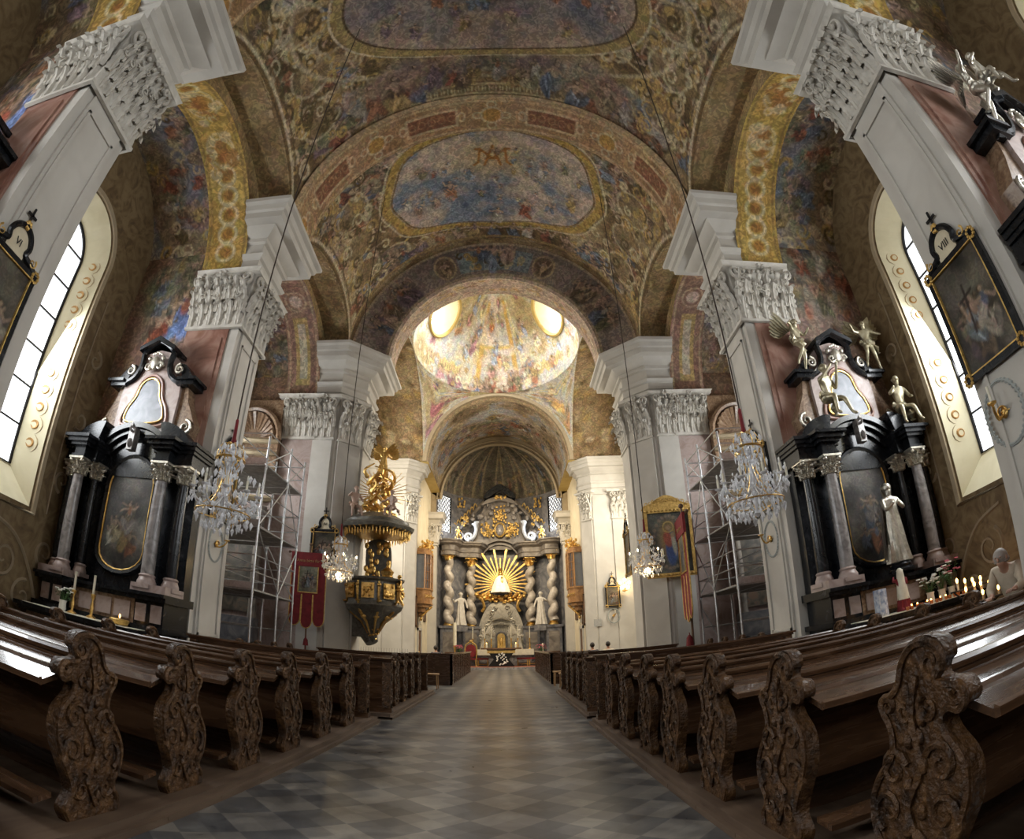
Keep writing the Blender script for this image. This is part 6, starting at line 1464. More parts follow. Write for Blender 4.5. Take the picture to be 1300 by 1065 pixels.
# ================================================================== pulpit
M_pulpit = mat('bronze_green_marble', [(.3, (.07, .065, .05)), (.6, (.15, .14, .115)), (.8, (.24, .21, .16))], 4, .3, dist=2)
PXX, PYY = -4.95, 21.0
r = thing('pulpit', 'gilded dark marble pulpit with sculpted canopy on the left crossing pier', 'pulpit', (PXX, PYY, 1.7))
def lobed(q, z): return 1+.05*math.cos(5*q)
b = MB(); b.lathe([(.02, 0), (.10, .10), (.16, .3), (.30, .55), (.42, .8), (.75, 1.05), (1.0, 1.25), (1.08, 1.4), (1.0, 1.5), (.98, 1.6), (1.0, 2.3), (1.1, 2.38), (1.12, 2.46), (.95, 2.48)], 40, fold=lobed); b.build('basket', M_pulpit, r, ang=30)
g = MB()
for k in range(8):
    a = 2*PI*k/8; c, s = math.cos(a), math.sin(a)
    p = MB()
    for (w, z0, z1) in ((.24, 1.65, 2.22),):
        n = Vector((c, s, 0)); u = Vector((-s, c, 0)); o = n*1.0
        p.add([tuple(o-u*w+Vector((0, 0, z0))), tuple(o+u*w+Vector((0, 0, z0))), tuple(o+u*w+Vector((0, 0, z1))), tuple(o-u*w+Vector((0, 0, z1))), tuple(o*1.06-u*w+Vector((0, 0, z0))), tuple(o*1.06+u*w+Vector((0, 0, z0))), tuple(o*1.06+u*w+Vector((0, 0, z1))), tuple(o*1.06-u*w+Vector((0, 0, z1)))], [(4, 5, 6, 7), (0, 4, 7, 3), (1, 2, 6, 5), (3, 7, 6, 2), (0, 1, 5, 4)])
        for j in range(9): q = o*1.08+u*rng.uniform(-.18, .18); p.sph((q.x, q.y, rng.uniform(z0+.1, z1-.1)), (.06, .06, .09), 6, 5)
    p.build('gilt_relief_panel', M_gold, r)
    a2 = a+PI/8; c, s = math.cos(a2), math.sin(a2)
    g.spiral((1.06*c, 1.06*s, 1.55), .1, .03, 1.1, .04, 'z', a2, 1, 12, 5); g.tube([(1.05*c, 1.05*s, 2.3), (1.08*c, 1.08*s, 1.95), (1.04*c, 1.04*s, 1.6), (.85*c, .85*s, 1.15), (.45*c, .45*s, .8), (.2*c, .2*s, .35)], [.04, .06, .04, .07, .05, .03], 6)
    g.sph((.62*c, .62*s, 1.0), (.13, .13, .1), 8, 5); g.sph((1.09*c, 1.09*s, 2.15), .08, 8, 5)
for k in range(26): a = k*.7; g.sph((.25*math.cos(a)*(k/26+.3), .25*math.sin(a)*(k/26+.3), .15+k*.022), (.07, .07, .05), 6, 4)
g.build('gilt_ornament', M_gold, r)
sp_ = MB(); sp_.cyl((-.1, .3, 0), (-.55, .6, .9), .25, .5, 12); sp_.box(-1.1, -.3, .1, .9, .2, 1.2); sp_.build('support', M_pulpit, r, label='dark bracket under the basket')
bp = MB(); bp.prism(bez([(-.5, 1.5), (.35, 1.5), (.3, 2.6), (.45, 3.2), (.3, 4.1), (-.5, 4.1), (-.6, 3.2), (-.45, 2.5)], 4, True), .8, .95, 'xz'); bp.build('back_board', M_pulpit, r)
gb = MB()
for k in range(26): gb.sph((rng.uniform(-.6, .4), .78, rng.uniform(2.6, 4.0)), (.1, .06, .14), 6, 4)
for k in range(22): gb.sph((rng.uniform(-1.25, -.95), rng.uniform(0, .3), 1.0+rng.uniform(0, 1.2)), (.1, .1, .13), 6, 4)
gb.build('gilt_curtain_carving', M_gold, r, split=True)
cn = MB(); cn.lathe([(1.25, 4.32), (1.36, 4.36), (1.42, 4.48), (1.36, 4.52), (1.22, 4.6), (1.2, 4.72), (1.05, 4.8), (.7, 5.0), (.4, 5.1), (.02, 5.15)], 40, fold=lobed); cn.build('canopy', M_pulpit, r, ang=30)
v = MB()
for k in range(60):
    a = 2*PI*k/60; rr = 1.24*(1+.05*math.cos(5*a)); v.lathe([(.005, -.20-.1*(k % 4 == 0)), (.03, -.13), (.035, -.02), (.05, .03), (.02, .08)], 6, (rr*math.cos(a), rr*math.sin(a), 4.28-.05*(k % 2)))
for k in range(30): a = 2*PI*k/30; v.spiral((1.28*math.cos(a), 1.28*math.sin(a), 4.34), .07, .02, 1.1, .025, 'z', a, 1, 8, 4)
v.lathe([(.05, 4.3), (1.0, 4.3), (1.15, 4.2)], 24); v.build('gilt_valance', M_gold, r)
dv = MB(); dv.sph((0, 0, 4.25), (.2, .2, .05), 10, 5); dv.build('dove', M_silver, r)
cl = MB(); q_ = random.Random(9)
for k in range(90):
    t = q_.random(); a = q_.uniform(0, 6.28); rr = (1-t)**.8*.72*q_.uniform(.6, 1); cl.sph((rr*math.cos(a), rr*math.sin(a), 4.95+t*2.0), (.13*q_.uniform(.5, 1.1),)*2+(.12*q_.uniform(.6, 1.3),), 7, 5)
for k in range(14): cl.tube(bez([(q_.uniform(-.5, .5), q_.uniform(-.4, .4), 5.1+k*.12), (q_.uniform(-.6, .6), -.3, 5.4+k*.12), (q_.uniform(-.3, .3), -.2, 5.7+k*.12)], 4), [.09, .1, .08, .07, .06, .05, .04, .03, .03][:9], 6)
cl.build('cloud_crown', M_gold, r)
ra = MB()
for k in range(26):
    a = R(-20+k*8.6); L = q_.uniform(.9, 1.35); ra.cyl((.45*math.cos(a), .15, 5.9+.45*math.sin(a)), (L*math.cos(a), .18, 5.9+L*math.sin(a)), .022, .012, 5)
ra.build('sunburst', M_gold, r)
def small(name, lab, loc, rz, h, pose, m, **k): return statue(name, lab, loc, rz, h, m, pose, **k)
M_flesh = mat('painted_flesh', (.42, .28, .21), 6, .5)
small('putto_statue', 'flesh-coloured putto reclining on the left rim of the pulpit canopy', (PXX-.75, PYY-.8, 6.30), R(30), 1.5, SIT, M_flesh, robe=False)
small('putto_statue', 'flesh-coloured putto seated on the right rim of the pulpit canopy', (PXX+.7, PYY-.8, 6.30), R(-30), 1.35, dict(SIT, haL=(-.3, -.1, .6)), M_flesh, robe=False)
small('angel_statue', 'gilded angel standing at the top of the pulpit canopy', (PXX+.1, PYY, 8.25), 0, 1.35, FLY, M_gold, wings=True)
small('putto_statue', 'gilded putto with outstretched arm at the right side of the pulpit basket', (PXX+1.05, PYY-.35, 3.1), R(-60), 1.2, FLY, M_gold, robe=False)
cr = MB(); cr.lathe([(.2, 0), (.24, .05), (.2, .1), (.26, .25), (.12, .38), (.02, .42)], 12); cr.sph((0, 0, .47), .05); cr.box(-.012, .012, -.012, .012, .5, .66); cr.box(-.05, .05, -.012, .012, .58, .605)
tag(cr.build('gilt_crown', M_gold, loc=(PXX+.55, PYY-.3, 4.18)), 'small gilt crown with a cross on the pulpit rim', 'crown')
ml = MB(); ml.cyl((0, 0, 0), (0, 0, .55), .012, n=6); ml.sph((0, 0, .58), (.025, .025, .05), 6, 5); tag(ml.build('microphone', M_iron, loc=(PXX-.6, PYY-.75, 4.15)), 'thin black microphone on the pulpit rim', 'microphone')

# wrought iron fence tips left under the pulpit
for (x, w, lab) in ((-5.8, 2.2, 'low spiked iron railing under the pulpit'),):
    r = thing('iron_railing', lab, 'railing', (x-.6, 24.4, 0)); b = MB(); b.box(0, w, -.02, .02, 1.2, 1.24); b.box(0, w, -.02, .02, .3, .34); b.build('rail', M_iron, r)
    b = MB()
    for k in range(20): b.cyl((k*w/19, 0, 0), (k*w/19, 0, 1.5), .015, .004, 5)
    b.build('spikes', M_iron, r)

# ================================================================== oratories, doors
def oratory(s, label):
    X = XM+s*5.35; r = thing('oratory_balcony', label, 'balcony', (X, 36.6, 3.6)); D = lambda v: -s*v
    pr = [(0, -1.0), (D(.55), -1.0), (D(.85), -.6), (D(.85), .6), (D(.55), 1.0), (0, 1.0)]
    def ring(mb, sc_, z0, z1): mb.prism([(a*sc_, b_*sc_) for a, b_ in pr], z0, z1, 'xy')
    w = MB(); ring(w, 1.0, .9, 1.75); ring(w, 1.06, 1.75, 1.85); ring(w, 1.06, .82, .92); ring(w, .85, .6, .82); ring(w, .6, .3, .6); ring(w, .35, .0, .3); ring(w, 1.05, 4.1, 4.3); ring(w, .9, 4.3, 4.5)
    for (a, b_) in pr[1:5]: w.cyl((a, b_, 1.85), (a, b_, 4.1), .06, n=6)
    w.build('wooden_case', M_orat, r, smooth=False)
    gl = MB(); ring(gl, .96, 1.85, 4.1); gl.build('window_panes', M_darkglass, r, smooth=False)
    lt = MB()
    for i in range(1, 4):
        a, c = Vector(pr[i]), Vector(pr[i+1])
        for t in (.33, .66): q = a.lerp(c, t); lt.cyl((q.x, q.y, 1.85), (q.x, q.y, 4.1), .025, n=5)
        for z in (2.4, 2.95, 3.5): lt.cyl((a.x, a.y, z), (c.x, c.y, z), .025, n=5)
    lt.build('glazing_bars', M_orat, r)
    g = MB(); q = random.Random(3)
    for k in range(30): g.sph((D(q.uniform(.1, .85)), q.uniform(-.9, .9), 4.5+.75*q.random()*(1-abs(k-15)/22)), (.1, .1, .13), 6, 4)
    for i in range(1, 4):
        a, c = Vector(pr[i]), Vector(pr[i+1])
        for t in (.15, .5, .85): p = a.lerp(c, t); g.spiral((p.x*1.03, p.y*1.03, 1.3), .14, .03, 1.2, .03, 'x' if i == 2 else 'y', 0, 1, 10, 4)
    for k in range(14): g.sph((D(.3+.04*k), -.4+.06*k, .05+.05*k), .09, 6, 4)
    g.sph((D(.2), 0, -.12), (.1, .1, .16), 8, 5)
    g.build('gilt_carving', M_gold, r, split=True)
M_orat = mat('gilded_brown_wood', [(.3, (.22, .10, .035)), (.7, (.42, .22, .08))], 5, .35)
M_darkglass = mat('dim_window_glass', (.16, .17, .19), 3, .12)
oratory(-1, 'gilded wooden oratory bay with glass on the left chancel wall'); oratory(1, 'gilded wooden oratory bay with glass on the right chancel wall')
for s in (-1, 1):
    X = XM+s*5.35
    r = thing('door_1', None, None, (X, 36.9, 0)); r['kind'] = 'structure'; r['label'] = f'brown wooden door in the {SIDE[s]} chancel wall'
    b = MB(); b.box(*sorted((0, -s*.06)), -.6, .6, 0, 2.7); b.build('door_leaf', M_panelwood, r, smooth=False)
    f = MB(); f.box(*sorted((0, -s*.12)), -.75, -.6, 0, 2.85); f.box(*sorted((0, -s*.12)), .6, .75, 0, 2.85); f.box(*sorted((0, -s*.12)), -.75, .75, 2.7, 2.9); f.build('door_frame', M_plaster, r, smooth=False)
    h = MB(); h.sph((-s*.1, -.45, 1.25), .05); h.build('door_handle', M_gold, r)
    st_ = MB(); 
    for k in range(5): st_.spiral((-s*.08, -.5+.25*k, 3.1+.12*(2-abs(k-2))), .13, .03, 1.1, .03, 'x', k, (-1)**k, 10, 4)
    st_.build('stucco_crest', M_plaster, r)
    for (y, z, h_, lab) in ((34.95+.9, 2.9, 2.0, 'near'), (39.4, 3.4, 1.6, 'far')):
        w = thing('wall_painting', f'dark narrow painting, {lab} one on the {SIDE[s]} chancel wall', 'picture', (X, y, z))
        c = MB(); c.box(*sorted((-s*.04, -s*.07)), -.35, .35, .05, h_-.05); c.build('canvas', M_canvas, w, smooth=False)
        c = MB(); c.box(*sorted((0, -s*.10)), -.42, .42, 0, .07); c.box(*sorted((0, -s*.10)), -.42, .42, h_-.07, h_); c.box(*sorted((0, -s*.10)), -.42, -.35, 0, h_); c.box(*sorted((0, -s*.10)), .35, .42, 0, h_); c.build('frame', M_panelwood, w, smooth=False)
# glowing wall lamp
r = thing('wall_lamp', 'glowing crystal wall lamp beside the small right station painting', 'lamp', (7.35, 34.1, 5.3))
b = MB(); b.tube(bez([(0, .1, -.4), (0, -.2, -.55), (0, -.4, -.3), (0, -.4, 0)], 5), .03, 6); b.lathe([(.03, -.55), (.2, -.5), (.1, -.45)], 10, (0, -.3, 0)); b.build('gilt_bracket', M_gold, r)
for (u, z) in ((-.28, 0), (0, .18), (.28, 0), (0, -.2), (-.2, -.3), (.2, -.3)):
    b = MB(); b.sph((u, -.4, z), .09, 8, 6); b.build('bulb', M_bulbon, r)
# notice sheet
b = MB(); b.box(-.25, .25, -.01, .01, 0, .45); tag(b.build('notice_sheet', M_steel, loc=(XM+5.95, 34.26, 2.7)), 'small grey notice on the right pier before the chancel', 'notice')

# ================================================================== high altar
YH = 45.0
M_paletwist = mat('pale_twisted_marble', [(.3, (.34, .29, .24)), (.6, (.56, .50, .42)), (.8, (.66, .60, .52))], 3, .35)
M_brocade = mat('white_brocade', [(.3, (.75, .70, .58)), (.7, (.9, .86, .74))], 9, .5)
M_shrine = mat('silvered_shrine_marble', [(.3, (.28, .26, .22)), (.7, (.5, .46, .38))], 5, .4)
M_stone = mat('white_statue_stucco', [(.3, (.52, .48, .41)), (.7, (.68, .64, .57))], 5, .5)
r = thing('high_altar', 'grey marbled high altar with twisted columns and golden sunburst', 'altar', (XM, YH, .5))
def P(mb, n, m, **k): return mb.build(n, m, r, **k)
ped = MB()
for s in (-1, 1):
    for (u, v, w) in ((4.0, -1.7, 1.2), (2.35, -.3, 1.3)):
        ped.box(*sorted((s*(u-w/2), s*(u+w/2))), v-.5, v+1.2, 0, 2.6); ped.box(*sorted((s*(u-w/2-.1), s*(u+w/2+.1))), v-.6, v+1.2, 2.6, 2.8); ped.box(*sorted((s*(u-w/2-.08), s*(u+w/2+.08))), v-.58, v+1.2, 0, .35)
    ped.box(*sorted((s*2.5, s*4.0)), -.6, .3, 0, 2.8)
P(ped, 'pedestal', M_darkgrey, smooth=False, split=True)
pi = MB()
for s in (-1, 1):
    for (u, v, w) in ((4.0, -2.2, .8), (2.35, -.8, .9)): pi.box(*sorted((s*(u-w/2), s*(u+w/2))), v-.03, v+.02, .6, 2.3)
P(pi, 'inlaid_panel', M_greybrown, smooth=False, split=True)
wl = MB()
for s in (-1, 1): wl.prism([(s*1.3, .9), (s*4.6, -.8), (s*4.6, -.3), (s*1.3, 1.3)], 2.8, 8.6, 'xy')
wl.box(-1.4, 1.4, .9, 1.3, 2.8, 8.8); P(wl, 'back_wall', M_darkgrey, smooth=False)
TW = {}
for s in (-1, 1):
    for (u, v, z1) in ((4.0, -1.9, 8.0), (2.35, -.5, 7.7)):
        pts = []; n = 60
        for i in range(n+1): t = i/n; a = t*2*PI*4.2*s; pts.append((s*u+.11*math.cos(a), v+.11*math.sin(a), 3.05+(z1-3.05)*t))
        m = MB(); m.tube(pts, [.34-.06*i/n+.02*math.sin(i*.75) for i in range(n+1)], 14); c = P(m, 'twisted_column', M_paletwist)
        b = MB(); b.lathe([(.4, 2.8), (.4, 2.9), (.3, 3.0), (.34, 3.05), (.26, 3.12)], 14, (s*u, v, 0)); b.build('column_base', M_gold, c)
        k = MB(); k.lathe([(.24, z1-.05), (.3, z1), (.26, z1+.1), (.34, z1+.45), (.44, z1+.62)], 12, (s*u, v, 0))
        for row in (0, 1):
            for i in range(8): a = 2*PI*(i+.5*row)/8; leaf(k, (s*u+.26*math.cos(a), v+.26*math.sin(a), z1+.05+.22*row), (-math.sin(a), math.cos(a), 0), (math.cos(a), math.sin(a), 0), .2, .34, .24)
        k.box(s*u-.42, s*u+.42, v-.42, v+.42, z1+.6, z1+.7); k.build('gilt_capital', M_gold, c, ang=60)
en = MB()
PRO = [(0, 8.35), (.1, 8.4), (.1, 8.7), (.16, 8.75), (.05, 8.8), (.05, 9.15), (.2, 9.25), (.35, 9.3), (.4, 9.45), (.5, 9.5), (.5, 9.58), (0, 9.62)]
for s in (-1, 1):
    pth = bez([(s*4.75, -.9), (s*4.5, -2.15), (s*3.55, -2.2), (s*3.3, -1.2), (s*2.8, -.95), (s*1.8, -.85), (s*1.5, .3), (s*1.4, .9)], 3)
    en.molding(pth, PRO, side=1 if s < 0 else -1) if False else en.molding(outward([tuple(p) for p in pth][::1], (s*3.3, 0.6)), PRO)
    en.prism([tuple(p) for p in pth]+[(s*4.75, .5)], 9.3, 9.6, 'xy')
P(en, 'entablature', M_greybrown, ang=30, split=True)
ar = MB()
for (rr, w_, d) in ((1.55, .14, .5), (1.85, .12, .7)):
    A = [(rr*math.cos(a), 8.1+rr*1.0*math.sin(a)) for a in np.linspace(.25, PI-.25, 20)]; C = [((rr+w_)*math.cos(a), 8.1+(rr+w_)*math.sin(a)) for a in np.linspace(.25, PI-.25, 20)]
    ar.prism(A+C[::-1], .9-d, 1.0, 'xz')
P(ar, 'arched_hood', M_greybrown, ang=30)
up = MB(); up.prism(bez([(-2.6, 9.4), (2.6, 9.4), (2.3, 10.6), (1.7, 11.6), (1.5, 12.6), (.9, 13.6), (0, 14.0), (-.9, 13.6), (-1.5, 12.6), (-1.7, 11.6), (-2.3, 10.6)], 3, True), .6, 1.2, 'xz')
for s in (-1, 1): up.tube(bez([(s*4.3, .4, 9.6), (s*3.6, .6, 11.0), (s*2.4, .8, 12.3), (s*1.2, .9, 13.6), (0, 1, 14.3)], 5), .18, 7); up.tube(bez([(s*2.5, .5, 9.6), (s*1.9, .55, 10.8), (s*1.6, .6, 12.2), (s*.8, .6, 13.3)], 5), .14, 7)
up.prism(bez([(-1.5, 13.0), (-1.0, 13.5), (0, 13.75), (1.0, 13.5), (1.5, 13.0), (1.0, 13.15), (0, 13.4), (-1.0, 13.15)], 3, True), 0, .9, 'xz')
P(up, 'upper_storey', M_greybrown, ang=40)
for s in (-1, 1):
    v = MB(); v.tube(bez([(s*1.75, -.2, 11.5), (s*2.0, -.3, 11.3), (s*1.95, -.45, 10.7), (s*2.15, -.6, 10.1), (s*2.55, -.7, 9.85)], 6), [.09, .12, .15, .17, .18, .18, .18, .19, .2, .2, .2, .2, .2, .2, .2, .2, .2, .2, .2, .2, .18, .18, .16, .14, .14][:25], 8, flat=.7)
    v.spiral((s*2.5, -.7, 10.15), .34, .06, 1.4, .14, 'y', -PI/2, -s if False else s, 24, 7); v.spiral((s*2.02, -.3, 11.35), .2, .05, 1.2, .09, 'y', PI, -s, 18, 6)
    P(v, 'pale_volute', M_bluegrey)
ct = MB(); ct.sph((0, .3, 10.9), (.36, .12, .5), 14, 9); P(ct, 'cartouche_shield', M_greymarble)
cg = MB(); cg.tube([(.42*math.cos(a), .25, 10.9+.58*math.sin(a)) for a in np.linspace(0, 2*PI, 25)[:-1]], .09, 7, closed=True)
q = random.Random(12)
for k in range(70): s = q.choice((-1, 1)); cg.sph((s*q.uniform(.5, 1.55), .1+q.uniform(-.1, .2), q.uniform(10.3, 11.5)), (.10, .08, .13), 6, 4)
for s in (-1, 1):
    for k in range(7): cg.tube([(s*.6, .1, 10.7), (s*(.9+.1*k), -.05, 10.1+.2*k)], [.05, .025], 5)
for k in range(50): cg.sph((q.uniform(-.55, .55), .3, q.uniform(11.5, 13.0)), (.09, .07, .11), 6, 4)
for k in range(12): cg.sph((q.uniform(-.5, .5), -.05, 13.6+q.uniform(-.1, .2)), .11, 6, 4)
P(cg, 'gilt_cartouche_carving', M_goldpaint)
for (u, z) in ((-2.9, 11.6), (2.9, 11.6), (-3.6, 10.2), (3.6, 10.2), (-3.2, 13.2), (3.2, 13.2)):
    g = MB()
    for k in range(16): g.sph((u+q.uniform(-.3, .3), .1+q.uniform(-.1, .1), z+q.uniform(-.4, .4)), (.09, .08, .13), 6, 4)
    P(g, 'gilt_cherub_group', M_goldpaint)
rb = MB()
for k in range(110):
    s = q.choice((-1, 1)); u = s*q.uniform(.5, 4.2); z = q.uniform(9.7, 13.8-abs(u)*.75)
    if abs(u) > 2.5 or z > 11.8: rb.sph((u, .35-.25*(abs(u) < 2.4), z), (q.uniform(.1, .26), .14, q.uniform(.1, .3)), 6, 4)
P(rb, 'relief_clouds', M_greybrown)
for s in (-1, 1):
    w = MB(); w.spiral((s*3.3, .1, 10.4), .55, .1, 1.3, .17, 'y', PI/2, -s, 22, 7); w.tube(bez([(s*3.3, .1, 10.95), (s*2.9, .2, 11.6), (s*3.1, .4, 12.3), (s*3.6, .5, 12.6)], 5), .15, 6); P(w, 'dark_volute', M_darkgrey)
    g = MB()
    for k in range(9): g.tube(bez([(s*(1.9+.28*k), .2, 12.9-.28*k), (s*(2.05+.28*k), -.1, 13.1-.28*k), (s*(2.2+.28*k), .2, 12.75-.28*k)], 4), .05, 5)
    P(g, 'gilt_garland', M_goldpaint)
cp_ = MB(); cp_.prism(bez([(-1.3, 13.5), (-.6, 13.75), (0, 14.1), (.6, 13.75), (1.3, 13.5), (1.1, 13.95), (.5, 14.45), (0, 14.65), (-.5, 14.45), (-1.1, 13.95)], 4, True), -.5, .6, 'xz'); P(cp_, 'crowning_canopy', M_blackmarble)
# sunburst with the dressed figure in the centre
su = MB(); cz = 6.7-.5+.05
for k in range(25):
    a = R(-30+k*10); L = (2.8 if k % 2 else 2.15)*q.uniform(.94, 1.06); n = Vector((math.cos(a), 0, math.sin(a))); t = Vector((-math.sin(a), 0, math.cos(a))); c = Vector((0, -.35, cz)); w0, w1 = .04, .085 if k % 2 else .055
    p = [c+n*.6-t*w0, c+n*.6+t*w0, c+n*L+t*w1, c+n*(L+.12), c+n*L-t*w1]; su.add([tuple(x) for x in p]+[tuple(x+Vector((0, .06, 0))) for x in p], [(0, 1, 2, 3, 4), (9, 8, 7, 6, 5)]+[(i, (i+1) % 5, 5+(i+1) % 5, 5+i) for i in range(5)])
P(su, 'sunburst', M_gold, ang=20)
cl = MB()
for k in range(70): a = q.uniform(PI, 2*PI); rr = q.uniform(.6, 1.9); cl.sph((rr*math.cos(a)*1.05, -.6+q.uniform(-.2, .2), cz-.75+rr*.42*math.sin(a)), (q.uniform(.12, .24), .14, q.uniform(.1, .18)), 8, 5)
for s in (-1, 1): cl.tube(bez([(s*1.9, -.5, 5.4), (s*1.5, -.7, 5.0), (s*1.3, -.7, 4.4), (s*1.5, -.6, 4.0)], 4), .12, 6)
P(cl, 'gilt_cloud_bank', M_gold)
mg = MB(); mg.lathe([(.80, 0), (.78, .08), (.62, .6), (.42, 1.1), (.20, 1.35), (.12, 1.4)], 28, (0, -.75, cz-.75), fold=lambda a, z: 1+.05*math.sin(11*a)); P(mg, 'white_brocade_dress', M_brocade if 'M_brocade' in globals() else M_whitefl)
mh = MB(); mh.sph((0, -.8, cz+.75), (.13, .13, .16), 10, 8); mh.lathe([(.14, 0), (.16, .05), (.14, .1), (.2, .26), (.1, .38), (.02, .42)], 10, (0, -.78, cz+.85)); mh.sph((.12, -1.2, cz+.1), (.12, .1, .3), 8, 6); mh.sph((.12, -1.22, cz+.45), .09, 8, 6); P(mh, 'crowned_head_and_child', M_gold)
# shrine behind the mensa
sh = MB(); sh.prism(bez([(-1.9, .6), (1.9, .6), (1.85, 2.2), (1.55, 3.4), (1.1, 4.3), (.6, 4.7), (0, 4.8), (-.6, 4.7), (-1.1, 4.3), (-1.55, 3.4), (-1.85, 2.2)], 3, True), -.6, .2, 'xz'); P(sh, 'tabernacle_shrine', M_shrine if 'M_shrine' in globals() else M_greymarble)
sr = MB()
for k in range(8):
    for s in (-1, 1): sr.spiral((s*(.5+.15*k), -.65, 4.3-.38*k), .2, .04, 1.2, .06, 'y', k, s*(-1)**k, 12, 5)
sr.tube([(-.6, -.7, 2.9), (0, -.85, 3.05), (.6, -.7, 2.9)], .09, 6); sr.tube([(-.7, -.7, 3.3), (0, -.85, 3.5), (.7, -.7, 3.3)], .1, 6)
for k in range(11): sr.cyl((-.75+.15*k, -.68, 2.1), (-.75+.15*k, -.68, 2.8), .03, n=6)
P(sr, 'silver_scrollwork', M_silver)
ta = MB(); ta.prism([(-.30, 1.05), (.30, 1.05), (.30, 1.9)]+[(.3*math.cos(a), 1.9+.32*math.sin(a)) for a in np.linspace(0, PI, 12)]+[(-.30, 1.9)], -1.05, -.7, 'xz'); ta.sph((0, -1.07, 1.5), (.14, .05, .34), 8, 6); P(ta, 'gilt_tabernacle_door', M_gold)
tf = MB(); tf.tube([(-.42, -.9, 1.05), (-.42, -.9, 1.9)]+[(.42*math.cos(a), -.9, 1.9+.45*math.sin(a)) for a in np.linspace(PI, 0, 10)]+[(.42, -.9, 1.05)], .08, 6); P(tf, 'tabernacle_frame', M_darkgrey)
me_ = MB(); me_.box(-2.25, 2.25, -2.3, -.6, -.1, .85); P(me_, 'altar_table', M_greymarble, smooth=False)
ac = MB(); ac.box(-2.4, 2.4, -2.42, -.6, .85, .95); ac.box(-2.4, 2.4, -2.44, -2.40, .5, .95); ac.box(-2.42, -2.38, -2.4, -.7, .5, .95); ac.box(2.38, 2.42, -2.4, -.7, .5, .95); P(ac, 'white_altar_cloth', M_candle, smooth=False)
for s in (-1, 1):
    st_ = statue('saint_statue', f'white {"left" if s < 0 else "right"} statue standing between the twisted columns of the high altar', (XM+s*3.05, YH-1.9, 3.3), R(-s*15), 2.6, M_stone, dict(elL=(-.2, -.05, .70), haL=(-.26, -.16, .78)) if s < 0 else dict(elR=(.2, -.05, .70), haR=(.1, -.2, .78)), seed=7+s)
    b = MB(); b.box(-.45, .45, -.4, .5, -.45, 0); b.build('pedestal', M_darkgrey, st_)
    statue('angel_statue', f'white kneeling {"left" if s < 0 else "right"} angel beside the golden tabernacle', (XM+s*1.35, YH-1.4, 1.46), R(s*50), 1.9, M_stone, dict(KNEEL), wings=True, robe_rng=(0, .56), seed=11+s)
    statue('angel_statue', f'gilded {"left" if s < 0 else "right"} angel under the white volute of the high altar', (XM+s*3.3, YH-1.6, 10.1), R(-s*20), 1.3, M_gold, SIT, robe=False)
for k, u in enumerate((-2.15, -1.25, -.75, .75, 1.25, 2.15)):
    o = thing('altar_candlestick', 'tall gilt candlestick with white candle on the high altar table', 'candlestick', (XM+u, YH-1.9, 1.45), group='six tall candlesticks on the high altar')
    b = MB(); b.lathe([(.14, 0), (.12, .05), (.04, .12), (.07, .3), (.03, .5), (.05, .8), (.09, .84), (.02, .86)], 10); b.build('stick', M_gold, o)
    b = MB(); b.cyl((0, 0, .85), (0, 0, 1.75), .035, n=8); b.build('candle', M_candle, o)
M_redcl = M_red
# stepped carpet, front altar and furniture
c = MB(); c.box(-2.7, 2.5, 40.05, 42.6, .161, .18); tag(c.build('altar_carpet', M_carpet, smooth=False), 'terracotta red carpet on the chancel step', 'carpet')
r = thing('table_altar', 'dark wooden table altar with tapering base and flower panel', 'altar', (XM, 41.2, .18))
b = MB(); b.box(-1.45, 1.45, -.5, .5, 1.28, 1.4); b.build('table_top', M_panelwood, r, smooth=False)
b = MB(); b.prism([(-1.05, 1.28), (1.05, 1.28), (.55, .55), (.95, 0), (-.95, 0), (-.55, .55)], -.35, .35, 'xz'); b.build('tapering_base', M_iron, r, smooth=False)
b = MB()
for k in range(34): b.sph((q.uniform(-.5, .5)*(1-k/90), -.42+q.uniform(-.05, .05), .15+k*.026), (.055, .04, .055), 6, 4)
b.build('flower_panel', [M_whitefl], r)
b = MB(); b.box(-1.0, 1.0, -.36, -.352, 1.0, 1.2); b.build('gilt_strip', M_gold, r, smooth=False)
for u in (-1.05, 1.05):
    c = MB(); c.cyl((0, 0, 0), (0, 0, .28), .08, n=12); o = c.build('altar_candle', M_candle, loc=(XM+u, 41.2, 1.58)); tag(o, f'thick white candle on the {"left" if u < 0 else "right"} end of the wooden front altar', 'candle'); f = MB(); f.sph((0, 0, .33), (.02, .02, .05), 6, 5); f.build('flame', M_flame, o)
def throne(x, lab, w=.42, h=1.75):
    r = thing('throne_chair', lab, 'chair', (x, 41.9, .18))
    f = MB()
    for (a, c) in ((-w, -.3), (w, -.3), (-w, .3), (w, .3)): f.tube([(a, c, 0), (a*.92, c, .3), (a, c, .6)], [.05, .035, .045], 6)
    f.tube(bez([(-w, .3, .6), (-w, .34, h*.8), (-w*.5, .35, h*.95), (0, .35, h), (w*.5, .35, h*.95), (w, .34, h*.8), (w, .3, .6)], 5), .05, 7)
    for s in (-1, 1): f.tube([(s*w, .3, .95), (s*w*1.1, -.1, .98), (s*w*1.1, -.3, .9), (s*w, -.3, .55)], .035, 6)
    f.sph((0, .33, h+.06), (.14, .05, .1), 8, 5); f.build('gilt_frame', M_goldpaint, r)
    s_ = MB(); s_.box(-w, w, -.33, .3, .5, .62); s_.build('seat', M_red, r); b_ = MB(); b_.prism(bez([(-w*.75, .75), (w*.75, .75), (w*.8, h*.78), (0, h*.9), (-w*.8, h*.78)], 4, True), .28, .34, 'xz'); b_.build('backrest', M_red, r)
throne(XM-2.25, 'tall gilt throne chair with red back left of the altar', .42, 1.85)
